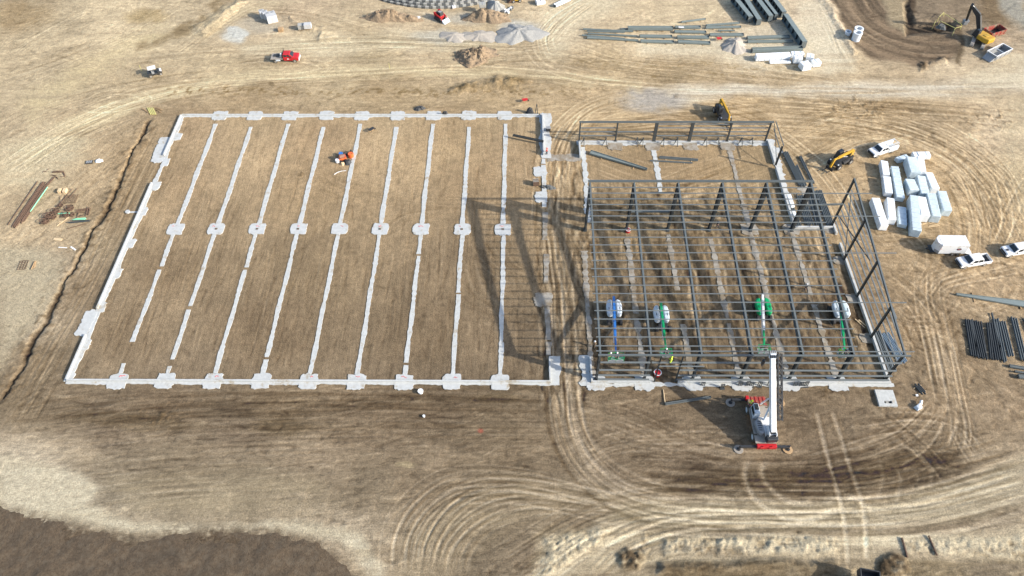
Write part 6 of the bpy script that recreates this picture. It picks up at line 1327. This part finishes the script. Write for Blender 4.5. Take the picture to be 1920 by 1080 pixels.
for a, b, n, p_, lab, m in (
 (Q1(1218, 290), Q1(1310, 475), 4, .30, 'long purlin bundle outside the low frame, left of two', 'steel'), (Q1(1280, 365), Q1(1330, 475), 2, .3, 'short purlin bundle beside the long one outside the low frame', 'steel'), (Q1(1300, 318), Q1(1372, 465), 2, .34, 'purlin bundle outside the low frame nearest the yellow telehandler', 'steel'),
 (Q1(1222, 520), Q1(1290, 690), 4, .34, 'purlin bundle beside the stub wall inside the corner bay', 'steel'), (Q1(1300, 520), Q1(1350, 680), 5, .34, 'dark purlin bundle in the middle of the corner bay', 'steel'), (Q1(1362, 520), Q1(1400, 680), 4, .34, 'purlin bundle right of the middle one in the corner bay', 'steel'), (Q1(1395, 500), Q1(1462, 685), 5, .30, 'long dark purlin bundle along the outer side of the corner bay', 'steel'),
 (Q2(1700, 395), Q2(1795, 610), 4, .30, 'purlin bundle outside the end wall, close to the wall', 'steel'), (Q2(1748, 410), Q2(1848, 565), 6, .26, 'bluish purlin bundle outside the end wall, farther out', 'bluesteel'),
 (Q1(555, 322), Q1(760, 337), 2, .35, 'cleated steel pair lying in the low frame area', 'steel'), (Q1(500, 340), Q1(725, 352), 1, .3, 'single thin steel member below the cleated pair', 'steel')):
    purlins(a, b, n, p_, lab, m)
bundle(Q1(1240, 520), Q1(1262, 585), .8, .7, 'white wrapped package between purlins in the corner bay', m='whitew'); bundle(Q1(1265, 605), Q1(1278, 640), .6, .5, 'small white wrapped package below the larger one in the corner bay', m='whitew')
steel_beam(Q1(188, 293), Q1(490, 384), 1.05, .4, 'tapered steel column lying inside the low frame', w2=.4, skids=2, m='primer_lt')
steel_beam((962, 252), (1019, 264), .4, .35, 'dark steel member resting by the stub wall of the open slab', skids=0, m='steel_dk', z0=.75)
steel_beam(Q2(585, 781), Q2(828, 744), .34, .34, 'grey steel tube lying on the soil before the front wall', skids=0, z0=.05)
o = MB().beam((0, -1.3, .1), (0, 1.3, .1), .12, .12).build('timber_post', M['woodlt']); g = G(1245.5, 745); o.location = (g.x, g.y, 0); tag(o, 'pale timber at the left end of the grey steel tube', 'timber')
for k, (a, b) in enumerate(((Q2(1590, 335), Q2(1640, 380)), (Q2(1600, 345), Q2(1625, 350)), (Q2(1608, 340), Q2(1645, 372)))):
    A1, B1 = G(*a), G(*b); o = MB().beam((A1-B1)/2+Vector((0, 0, .08+.05*k)), (B1-A1)/2+Vector((0, 0, .08+.05*k)), .14, .06).build('timber_plank', M['woodlt']); c1 = (A1+B1)/2; o.location = c1; tag(o, 'loose plank on the soil inside the end wall', 'plank', 'planks inside the end wall')
MB_ = None
g = G(1660, 748); t = thing('concrete_slab', 'square pale concrete slab with a dark opening, off the front right corner', 'slab', (g.x, g.y, 0), -.03)
def lid():
    mb = MB(); s, h = 1.45, .38
    mb.box((0, .45, h/2), (2*s-.1, 1.95, h)).box((0, -1.2, h/2), (2*s-.1, .45, h)).box((-.95, -.75, h/2), (.9, .46, h)).box((1.05, -.75, h/2), (.7, .46, h)); return mb
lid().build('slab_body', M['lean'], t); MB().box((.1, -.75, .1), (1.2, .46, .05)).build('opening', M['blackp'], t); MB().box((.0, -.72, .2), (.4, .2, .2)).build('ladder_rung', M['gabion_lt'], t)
g = G(1726, 729); purlins((1719, 721), (1733, 737), 4, .24, 'short dark steel bundle near the pale concrete slab', 'steel_dk', size=.16)
g = G(1722, 764); t = thing('plastic_tank', 'small bent white plastic piece right of the concrete slab', 'plastic piece', (g.x, g.y, 0), .5); MB().hull6([(-.7, -.4, 0), (.4, -.4, 0), (.4, .4, 0), (-.7, .4, 0)], [(-.5, -.3, .5), (.3, -.3, .5), (.3, .35, .7), (-.5, .3, .5)]).build('trough', M['grey_lt'], t, bevel=.06); MB().cyl((.35, .1, .3), (.95, .55, .5), .22, 10).build('neck', M['white'], t)
o = MB().box((0, 0, .12), (.35, .3, .2)).build('white_block', M['white']); g = G(1718.5, 742); o.location = g; tag(o, 'tiny white block near the short dark steel bundle', 'block')

# ------------------------------------------------------------------ small things around the slabs
def bucket(loc, m, label, r=.45, h=.7, cat='bucket', name='bucket'):
    t = thing(name, label, cat, loc); MB().cyl((0, 0, 0), (0, 0, h), r*.85, 16, r).build('shell', M[m], t, bevel=.03); MB().ring((0, 0, h-.06), (0, 0, h+.03), r*1.05, r*.85, 18).build('rim', M['white'] if m != 'white' else M['grey_lt'], t); return t
bucket(gp(1232, 703), 'red', 'red tub with pale rim in the door opening of the front wall', .6, .8, 'tub', 'tub')
t = bucket(gp(1177, 435), 'red', 'red tub at the foot of the second tall column', .45, .7, 'tub', 'tub')
bucket(gp(789, 736), 'pipe', 'white round pier cap on the soil before the slab', .42, .5, 'pier', 'pier_cap'); bucket(gp(795, 781), 'white', 'tiny white can on the soil well before the slab', .2, .35, 'can', 'can')
# power trowels and gear on the slab
def barrel(px, py, m, label, r=.45, h=.9, dx=0): 
    g = gp(px, py); t = thing('drum', label, 'drum', g); MB().cyl((0, 0, 0), (0, 0, h), r, 16).build('shell', M[m], t, bevel=.04)
    for z in (h*.33, h*.66): MB().ring((0, 0, z-.03), (0, 0, z+.03), r+.02, r-.02, 16).build('hoop', M[m], t)
    MB().cyl((r*.4, 0, h), (r*.4, 0, h+.04), .06, 8).build('bung', M['blackp'], t); return t
barrel(658.5, 294, 'orange', 'orange drum at the right of the gear heap on the bare slab', .55, .9); barrel(640, 292.5, 'blue', 'blue drum at the left of the gear heap on the bare slab', .42, .8); barrel(633, 304, 'white', 'white drum at the lower left of the gear heap', .4, .7)
g = gp(643, 300); t = thing('mortar_mixer', 'red mixer with drum in the middle of the gear heap', 'mixer', g, .3); MB().box((0, 0, .55), (1.5, .9, .5)).build('engine_box', M['orange'], t, bevel=.08); MB().cyl((-.5, 0, .95), (.7, 0, 1.05), .5, 16, .38).build('mixing_drum', M['red_dusty'], t, bevel=.04)
for x in (-.5, .5):
    for y in (-.5, .5): MB().cyl((x, y-.08, .25), (x, y+.08, .25), .26, 12).build('wheel', M['black'], t)
MB().tube([(.7, .2, .6), (1.3, .25, .5), (1.5, .25, .45)], .05, 6).build('tow_bar', M['blackp'], t)
def lump(px, py, rx, ry, h, m, label, cat, name, seed): heap(name, label, cat, px, py, rx, ry, h, m, seed=seed, flat=.5, rough=.35, z0=-.02)
lump(652, 305, .75, .9, .8, 'tarp', 'dark round tarp bundle at the lower right of the gear heap', 'tarp', 'tarp_bundle', 21); lump(647, 291, .8, .5, .6, 'tarp', 'dark tarp bundle behind the drums of the gear heap', 'tarp', 'tarp_bundle', 22); lump(660, 288, .45, .4, .8, 'tarp', 'small black bag behind the orange drum', 'bag', 'bag', 23); lump(643, 308, .5, .35, .5, 'woodlt', 'pale sacks at the front of the gear heap', 'sack', 'sack', 24)
lump(787, 203.5, 1.15, .8, .7, 'tarp', 'crumpled black tarp behind the back wall of the slab', 'tarp', 'tarp_bundle', 25); lump(835, 215.5, .65, .55, .8, 'tarp', 'black bag on the back wall of the slab', 'bag', 'bag', 26); lump(993, 212, .8, .6, .9, 'tarp', 'dark tarp heap at the back right corner of the slab', 'tarp', 'tarp_bundle', 27)
g = G(640, 323); t = MB().tube([(-1.3, -.7, .08), (-.7, -.1, .08), (0, .25, .08), (.9, .4, .08)], .06, 6).build('hose', M['white']); t.location = (g.x, g.y, 0); tag(t, 'white hose curved on the soil below the gear heap', 'hose')
def handcart(px, py, rz, m, label, name='wheelbarrow'):
    g = gp(px, py); t = thing(name, label, 'wheelbarrow', g, rz)
    MB().hull6([(-.35, -.22, .4), (.4, -.18, .4), (.4, .18, .4), (-.35, .22, .4)], [(-.6, -.38, .75), (.65, -.32, .7), (.65, .32, .7), (-.6, .38, .75)]).build('tray', M[m], t, bevel=.03)
    wb = MB().cyl((.75, -.06, .22), (.75, .06, .22), .22, 14).build('wheel', M['black'], t)
    for s in (1, -1): MB().tube([(.7, s*.08, .25), (-.3, s*.25, .38), (-1.0, s*.28, .62)], .03, 6).build('handle', M['wood'], t); MB().beam((-.3, s*.25, .38), (-.35, s*.28, 0), .04, .04, up=(0, 1, 0)).build('leg', M['blackp'], t)
handcart(697.5, 246, .8, 'blackp', 'black wheelbarrow between two slab strips'); handcart(984, 191, .3, 'red', 'red wheelbarrow behind the back wall of the slab'); handcart(1347, 76, .2, 'red', 'red wheelbarrow above the whitish gravel pile')
def rock_cage(px, py, s, h, label):
    g = gp(px, py); t = thing('rebar_stack', label, 'rebar stack', g, .1)
    for k in range(6): MB().box((0, (k-2.5)*s/6, h/2), (s, .07, h)).build('rebar_mat', M['gabion_lt'] if k % 2 else M['rust'], t)
rock_cage(1004.5, 346, 1.1, 1.1, 'block of stacked rebar mats left of the stub strip'); lump(1031, 352, 1.1, .6, .35, 'gabion', 'low dark scrap heap right of the stub strip', 'scrap heap', 'scrap_heap', 28); lump(1019, 351, .5, .5, .6, 'gabion', 'small dark lump beside the scrap heap by the stub strip', 'lump', 'scrap_heap', 29)
g = gp(1028, 245); t = thing('tool_chest', 'black chest on the soil right of the stub wall', 'chest', g, .05); MB().box((0, 0, .4), (.9, .75, .8)).build('chest_body', M['blackp'], t, bevel=.03); MB().box((0, 0, .83), (.94, .79, .07)).build('lid', M['grey'], t, bevel=.02)
# tall props on the stub wall, casting thin shadows
for k, (px, py) in enumerate(((1003, 216), (1008, 214))):
    g = gp(px, py); o = MB().beam((0, 0, 0), (.3-.5*k, .2, 2.6), .12, .12, up=(0, 1, 0)).box((0, 0, .04), (.3, .3, .08)).build('steel_prop', M['steel_dk']); o.location = g; tag(o, 'dark steel prop leaning at the back right corner of the slab', 'prop', 'props at the slab corner')

# rebar yard on the left
def rods(a, b, n, pitch, r, m, label, cat='rebar', name='rebar_bundle', z=.08):
    A1, B1 = G(*a), G(*b); c1 = (A1+B1)/2; d = (B1-A1); t = thing(name, label, cat, (c1.x, c1.y, 0), heading(A1, B1)); L1 = d.length
    for k in range(n): MB().cyl((-L1/2+rnd.uniform(-.4, .4), (k-(n-1)/2)*pitch+rnd.uniform(-.1, .1), z+rnd.uniform(0, .12)), (L1/2+rnd.uniform(-.4, .4), (k-(n-1)/2)*pitch+rnd.uniform(-.12, .12), z+rnd.uniform(0, .12)), r, 6).build('bar', M[m], t)
    return t
Y1 = lambda x, y: (10+x/8.305, 310+y/8.305)
rods(Y1(500, 265), Y1(45, 940), 2, .12, .07, 'rust', 'thin pair of long rusty bars, leftmost on the left yard'); rods(Y1(600, 275), Y1(140, 965), 9, .10, .075, 'rust', 'thick bundle of long rusty bars on the left yard'); rods(Y1(640, 330), Y1(265, 890), 6, .10, .075, 'rust', 'rusty bar bundle beside the mint pipe'); rods(Y1(672, 335), Y1(395, 730), 1, .1, .10, 'mint', 'long mint green pipe beside the rusty bars', 'pipe', 'pipe')
rods(Y1(765, 205), Y1(645, 320), 4, .12, .06, 'rust', 'short rusty bars at the far end of the mint pipe'); rods(Y1(755, 110), Y1(920, 105), 3, .15, .06, 'rust', 'bent dark bars at the top of the left yard'); rods(Y1(720, 160), Y1(815, 160), 2, .12, .06, 'rust', 'short dark bars below the bent ones on the left yard'); rods(Y1(915, 110), Y1(930, 175), 2, .1, .06, 'rust', 'upright-lying dark bar pair at the top of the left yard'); rods(Y1(780, 170), Y1(830, 210), 2, .1, .06, 'rust', 'crossing dark bar pair at the top of the left yard'); rods(Y1(830, 185), Y1(930, 178), 1, .1, .05, 'rust', 'single thin bar at the top of the left yard'); rods(Y1(585, 108), Y1(655, 98), 1, .1, .06, 'rust', 'lone short bar away at the top left of the yard'); rods(Y1(655, 98), Y1(672, 60), 1, .1, .06, 'rust', 'lone short bar meeting another at an angle')
g = gp(*Y1(895, 412)); t = thing('timber_stack', 'two pale timber boxes at the top of the rebar gear', 'timber stack', g); MB().box((-.45, 0, .3), (.55, .9, .6)).build('crate', M['woodlt'], t); MB().box((.55, 0, .3), (.6, 1.0, .6)).build('crate', M['woodlt'], t); MB().box((.08, 0, .12), (.4, .8, .24)).build('dark_gap_board', M['rust'], t)
g = G(*Y1(1010, 530)); t = thing('mesh_sheet', 'flat rusty wire mesh sheets amid the left yard', 'mesh', (g.x, g.y, 0), .12)
for k in range(9): MB().beam((-1.4, -1.1+.275*k, .05), (1.4, -1.1+.275*k, .05), .035, .03).build('wire', M['rust'], t); MB().beam((-1.25+.31*k, -1.2, .08), (-1.25+.31*k, 1.2, .08), .035, .03).build('wire', M['rust'], t)
for a, b, lab in ((Y1(1050, 375), Y1(880, 590), 'long thin bar across the mesh sheets, left'), (Y1(1125, 385), Y1(985, 540), 'long thin bar across the mesh sheets, right'), (Y1(860, 465), Y1(862, 585), 'thin bar left of the mesh sheets')): rods(a, b, 1, .1, .05, 'rust', lab, z=.14)
def coil(px, py, n, lab, r0=.55, m='rust'):
    g = gp(px, py); t = thing('rebar_coil', lab, 'rebar coil', g)
    for k in range(n):
        a = k*1.9; c1 = Vector((math.cos(a)*.35*(k > 0), math.sin(a)*.3*(k > 0), .12+.09*k)); rr = r0*(.75+.25*math.sin(k*3.1))
        MB().tube([c1+Vector((rr*math.cos(q), rr*math.sin(q)*.9, .08*math.sin(q+k))) for q in np.linspace(0, 2*math.pi, 13)], .07, 5).build('hoop', M[m], t)
for (x, y), n, lab, r0 in (((860, 630), 4, 'small rusty hoop pile just under the mesh sheets', .5), ((790, 725), 6, 'rusty hoop pile at the left of the green timbers', .7), ((690, 800), 7, 'largest rusty hoop pile on the left yard', .8), ((630, 885), 6, 'rusty hoop pile at the lower left of the yard', .7), ((750, 820), 5, 'rusty hoop pile leaning on the largest one', .6), ((1010, 680), 6, 'dark hoop pile right of the small one under the mesh', .75), ((940, 785), 5, 'dark hoop pile with white tags in the middle of the yard', .65), ((1040, 780), 4, 'dark hoop pile between the tagged pile and the green timbers', .5)): coil(*Y1(x, y), n, lab, r0)
for a, b, n, m, lab in ((Y1(850, 760), Y1(995, 752), 3, 'mint', 'short green tubes lying over the dark hoops'), (Y1(1090, 845), Y1(1250, 838), 4, 'mint', 'bright green tubes at the right of the left yard'), (Y1(985, 890), Y1(1300, 875), 4, 'steel_dk', 'long dark bars under the bright green tubes'), (Y1(1120, 710), Y1(1310, 680), 5, 'rust', 'bent rusty bars at the right of the left yard'), (Y1(1300, 670), Y1(1280, 790), 4, 'rust', 'rusty bars lying upright at the right of the yard'), (Y1(1090, 740), Y1(1250, 742), 1, 'rust', 'thin bar between the bent bars and the green tubes'), (Y1(1160, 795), Y1(1250, 785), 3, 'rust', 'short dark bars above the bright green tubes'), (Y1(990, 995), Y1(1270, 905), 1, 'rust', 'lone thin bar at the bottom right of the yard'), (Y1(1150, 740), Y1(1120, 830), 1, 'rust', 'thin bar standing across the yard to the green tubes')): rods(a, b, n, .12, .065 if m != 'mint' else .10, m, lab, 'tubes' if m == 'mint' else 'rebar')
for a, b, lab in ((Y1(805, 945), Y1(985, 815), 'pale long board at the bottom of the left yard'), (Y1(830, 890), Y1(930, 860), 'brown board beside the pale long board')):
    A1, B1 = G(*a), G(*b); c1 = (A1+B1)/2; o = MB().beam(A1-c1+Vector((0, 0, .07)), B1-c1+Vector((0, 0, .07)), .13, .08).build('board', M['woodlt'] if 'pale' in lab else M['wood']); o.location = c1; tag(o, lab, 'board')
g = gp(168, 305); t = thing('formwork_panel', 'black slatted panel lying left of the trench', 'panel', g, .15); MB().box((0, 0, .1), (1.3, .8, .2)).build('frame', M['blackp'], t)
for k in range(3): MB().box((-.4+.4*k, 0, .215), (.28, .7, .03)).build('slat', M['grey'], t)
lump(186, 302, .8, .5, .35, 'whitew', 'crumpled white plastic beside the black slatted panel', 'plastic sheet', 'plastic_sheet', 31)
for (px, py), (qx, qy), lab, w_ in (((101, 448), (116, 450), 'pale sheet lying flat by the left pale ground', .55), ((133, 463), (142, 469), 'white narrow board left of the trench', .3), ((110, 464), (126, 465), 'thin white board beside the narrow one', .15)):
    A1, B1 = G(px, py), G(qx, qy); c1 = (A1+B1)/2; o = MB().beam(A1-c1+Vector((0, 0, .06)), B1-c1+Vector((0, 0, .06)), w_, .06).build('board', M['woodlt'] if 'sheet' in lab else M['white']); o.location = c1; tag(o, lab, 'board')
g = gp(43, 497); t = thing('mesh_sheet', 'small rusty grate lying alone on the pale ground at far left', 'grate', g, .1)
for k in range(6): MB().beam((-.7, -1.0+.4*k, .06), (.7, -1.0+.4*k, .06), .06, .05).build('wire', M['rust'], t)
for k in range(4): MB().beam((-.7+.47*k, -1.05, .09), (-.7+.47*k, 1.05, .09), .06, .05).build('wire', M['rust'], t)
rods((66, 492), (62, 503), 4, .12, .07, 'wood', 'short brown timbers beside the lone grate', 'timber', 'timber_bundle')
for k in range(4):
    A1, B1 = G(277+3.2*k, 203), G(283+3.2*k, 215); c1 = (A1+B1)/2; o = MB().beam(A1-c1+Vector((0, 0, .12)), B1-c1+Vector((0, 0, .12)), .22, .14).build('trench_board', M['paleyellow']); o.location = c1; tag(o, 'pale yellow board laid at the head of the trench', 'board', 'yellow boards at the trench head')
for k, (a, b) in enumerate((((268, 205), (278, 212)), ((290, 202), (302, 206)), ((293, 206), (300, 211)))): rods(a, b, 2, .15, .06, 'wood', ('brown stakes left of the yellow boards', 'brown stakes right of the yellow boards', 'shorter brown stakes right of the yellow boards')[k], 'stakes', 'stakes')
for px, py, lab in ((266, 133, 'pale survey stake beside the utility buggy'), (731, 129, 'pale survey stake on the haul road bank')):
    g = gp(px, py); o = MB().beam((0, 0, -.1), (-.05, .05, 1.5), .10, .05, up=(0, 1, 0)).build('survey_stake', M['paleyellow']); o.location = g; tag(o, lab, 'stake')

# ------------------------------------------------------------------ upper edge: round slab, blocks, pipes, pallets
A1, A2, A3 = (np.array(G(710, 0)[:2]), np.array(G(830, 17)[:2]), np.array(G(930, 0)[:2]))
def circ(a, b, c):
    Mx = 2*np.array([b-a, c-a]); v = np.array([b@b-a@a, c@c-a@a]); o = np.linalg.solve(Mx, v); return o, float(np.hypot(*(o-a)))
cc, RR = circ(A1, A2, A3)
t = thing('round_slab', 'large round white slab ringed by dark block courses, cut by the top edge', 'round slab', (cc[0], cc[1], 0))
MB().cyl((0, 0, -.2), (0, 0, 1.5), RR-1.7, 160).build('white_deck', M['membrane'], t)
for k in range(40):
    a = 2*math.pi*k/40; MB().beam((math.cos(a)*(RR-9), math.sin(a)*(RR-9), 1.505), (math.cos(a)*(RR-1.75), math.sin(a)*(RR-1.75), 1.505), .10, .01).build('deck_seam', M['gabion_lt'], t)
for lv in range(3):
    dk, lt = MB(), MB(); n = 190; ro = RR-.05-.55*lv
    for k in range(n):
        a = 2*math.pi*(k+.5*(lv % 2))/n
        if math.sin(a) > -.3: continue
        (dk if (k+lv) % 2 else lt).box((math.cos(a)*(ro-.3), math.sin(a)*(ro-.3), .25+.5*lv), (.55, 2*math.pi*ro/n*.94, .48), a)
    dk.build('dark_block_course', M['gabion'], t); lt.build('grey_block_course', M['gabion_lt'], t)
MB().ring((0, 0, 0), (0, 0, 1.42), RR-1.3, RR-1.7, 160).build('inner_curb', M['gabion'], t)
def ring_pipe(px, py, r, h, label, lying=False):
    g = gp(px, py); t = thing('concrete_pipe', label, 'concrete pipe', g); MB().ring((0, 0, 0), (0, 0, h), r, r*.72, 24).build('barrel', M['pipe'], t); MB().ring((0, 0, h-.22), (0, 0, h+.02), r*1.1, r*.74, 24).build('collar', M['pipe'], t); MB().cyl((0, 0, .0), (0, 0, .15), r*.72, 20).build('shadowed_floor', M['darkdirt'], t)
ring_pipe(1588.5, 65, .65, .9, 'small upright pale pipe ring left of the white pair'); ring_pipe(1604, 74, .95, 2.0, 'upright white pipe with a dark mouth, front of the pair on the dark curve'); ring_pipe(1606, 66, .95, 2.0, 'upright white pipe behind the one with the dark mouth')
for k, (px, py) in enumerate(((494, 33), (506, 40), (500, 35), (515, 38))):
    g = gp(px, py); t = thing('block_stack', ('tall grey block stack at the left of the four', 'tall grey block stack in front of the four', 'grey block stack squeezed in the middle of the four', 'tall grey block stack at the right of the four')[k], 'block stack', g, -1.1, 'stacks of masonry blocks')
    L1 = 2.4 if k in (1, 3) else 1.3
    for j in range(2): MB().box((0, 0, .5+.92*j), (L1, 1.25, .9)).build('block_course', M['brick'], t, bevel=.02)
    MB().box((-L1*.25, 0, 1.9), (.6, .7, .06)).build('top_sheet', M['grey'], t); MB().box((0, 0, .03), (L1+.1, 1.3, .06)).build('pallet', M['wood'], t)
for px, py, lab, l_, m in ((566, 55, 'tilted crate left of the striped block pallet', 1.4, 'gabion_lt'), (579, 56, 'striped pallet of pale blocks near the haul road', 1.7, 'brick'), (527, 58, 'small pallet remains between the block stacks and the crates', 1.1, 'wood')):
    g = gp(px, py); t = thing('block_pallet', lab, 'pallet', g, .1)
    for j in range(3): MB().box((0, 0, .3+.36*j*(1 if m != 'wood' else .5)), (l_, 1.2, .33 if m != 'wood' else .12)).build('layer', M[m], t)
    for y in (-.5, 0, .5): MB().box((0, y, .06), (l_+.1, .1, .12)).build('runner', M['wood'], t)
for px, py, rz, s, m, lab in ((905, 22, .1, (1.6, 1.4, .9), 'gabion_lt', 'pale crate sitting on the dirt mound near the loader'), (1013, 7, .3, (2.2, 1.5, .9), 'whitew', 'white block pallet right of the yellow machine'), (783, 36, .2, (1.4, 1.0, .4), 'white', 'white sheet at the right end of the dirt bank'), (851, 15, .3, (.9, .8, .5), 'white', 'white sack at the foot of the round slab'), (708, 26, .2, (1.2, .9, .4), 'white', 'white sack at the left end of the dirt bank')):
    g = gp(px, py); z0 = 1.3 if 'crate sitting' in lab else 0
    t = thing('supply_load', lab, 'load', (g.x, g.y, z0), rz); MB().box((0, 0, s[2]/2+.1), s).build('load', M[m], t, bevel=.06); MB().box((0, 0, .05), (s[0]*.95, s[1]*.95, .1)).build('pallet', M['wood'], t)
    MB().box((0, 0, s[2]+.11), (s[0]*.12, s[1]*1.02, .03)).build('strap', M['grey'], t)
A1, B1 = G(1040, 8), G(1066, -4); steel_beam((1040, 9), (1068, -4), 1.0, .5, 'white grey panel stack cut by the top edge', m='grey_lt', skids=1)
for k in range(9):
    g = gp(952+rnd.uniform(-9, 10), 20+rnd.uniform(-5, 5)); o = MB().box((0, 0, .25), (.9, .5, .45), rot=Matrix.Rotation(rnd.uniform(-.5, .5), 3, 'X') @ Matrix.Rotation(rnd.uniform(0, 3), 3, 'Z')).build('concrete_block', M['gabion'] if k % 2 else M['whitew'], bevel=.03); o.location = g; tag(o, 'loose dark or white block dumped below the yellow machine', 'block', 'dumped blocks below the yellow machine')
g = gp(968, 2); t = thing('mini_loader', 'yellow machine with rusty bucket at the top edge', 'loader', g, 3.3); MB().box((0, 0, .9), (2.4, 1.4, 1.0)).build('body', M['yellow'], t, bevel=.12); MB().box((-.3, 0, 1.9), (1.0, 1.1, 1.0)).build('cab', M['blackp'], t, bevel=.06); MB().hull6([(1.3, -.8, .1), (2.3, -.8, .1), (2.3, .8, .1), (1.3, .8, .1)], [(1.3, -.8, .9), (1.6, -.8, .8), (1.6, .8, .8), (1.3, .8, .9)]).build('bucket', M['rust'], t, bevel=.04); wheels(t, [(.8, .7), (.8, -.7), (-.8, .7), (-.8, -.7)], .42, .3, tyre='black')
# yellow guard rails round the pit
Z4 = lambda x, y: (1740+x/8.305, y/8.305)
for a, b, lab in ((Z4(190, 325), Z4(425, 440), 'pale yellow rail along the pit below the excavator bucket'), (Z4(425, 440), Z4(525, 410), 'pale yellow rail from the pit corner to the bucket'), (Z4(425, 440), Z4(400, 505), 'short pale yellow rail standing off the pit corner'), (Z4(175, 265), Z4(250, 190), 'pale yellow rail slanting at the far end of the pit'), (Z4(130, 310), Z4(105, 365), 'short pale yellow rail at the left of the pit'), (Z4(260, 210), Z4(530, 385), 'faint yellow rail along the back of the pit')):
    A1, B1 = G(*a, .8), G(*b, .8); c1 = (A1+B1)/2; t = thing('guard_rail', lab, 'rail', (c1.x, c1.y, 0)); MB().beam(A1-Vector((c1.x, c1.y, 0)), B1-Vector((c1.x, c1.y, 0)), .09, .09).build('rail', M['paleyellow'], t)
    for q in (A1, B1): MB().beam((q.x-c1.x, q.y-c1.y, -.8), (q.x-c1.x, q.y-c1.y, .78), .09, .09, up=(0, 1, 0)).build('post', M['paleyellow'], t)
lump(1764, 52, 1.1, .9, .6, 'gabion', 'dark rubble at the left end of the pit', 'rubble', 'rubble_heap', 41)
# bottom edge: dark truck body and two bars
g = G(1613, 1082); t = thing('dump_truck', 'black dump truck body cut by the bottom edge', 'truck', (g.x, g.y-1.2, 0), -.2+math.pi/2)
MB().box((-.5, 0, 1.5), (5.2, 2.3, .12)).build('bed_floor', M['blackp'], t)
for s in (1, -1): MB().box((-.5, s*1.2, 2.1), (5.4, .14, 1.3)).build('bed_side', M['blackp'], t, bevel=.03)
MB().box((2.15, 0, 2.1), (.14, 2.24, 1.3)).build('headboard', M['blackp'], t, bevel=.03); MB().box((-3.2, 0, 2.0), (.14, 2.24, 1.1)).build('tailgate', M['blackp'], t, bevel=.03)
wheels(t, [(1.2, 1.0), (1.2, -1.0), (-2.0, 1.0), (-2.0, -1.0)], .52, .4, tyre='black')
MB().box((-.5, 0, 1.1), (5.0, .9, .4)).build('chassis', M['blackp'], t)
t.location = (g.x-.1, g.y-2.0, 0)
for a, b, lab in (((1691, 1009), (1702, 1047), 'dark steel bar lying on the pale bank, left of two'), ((1741, 1007), (1753, 1038), 'dark steel bar lying on the pale bank, right of two')): rods(a, b, 1, .1, .13, 'rust', lab, 'steel bar', 'steel_bar', z=.16)
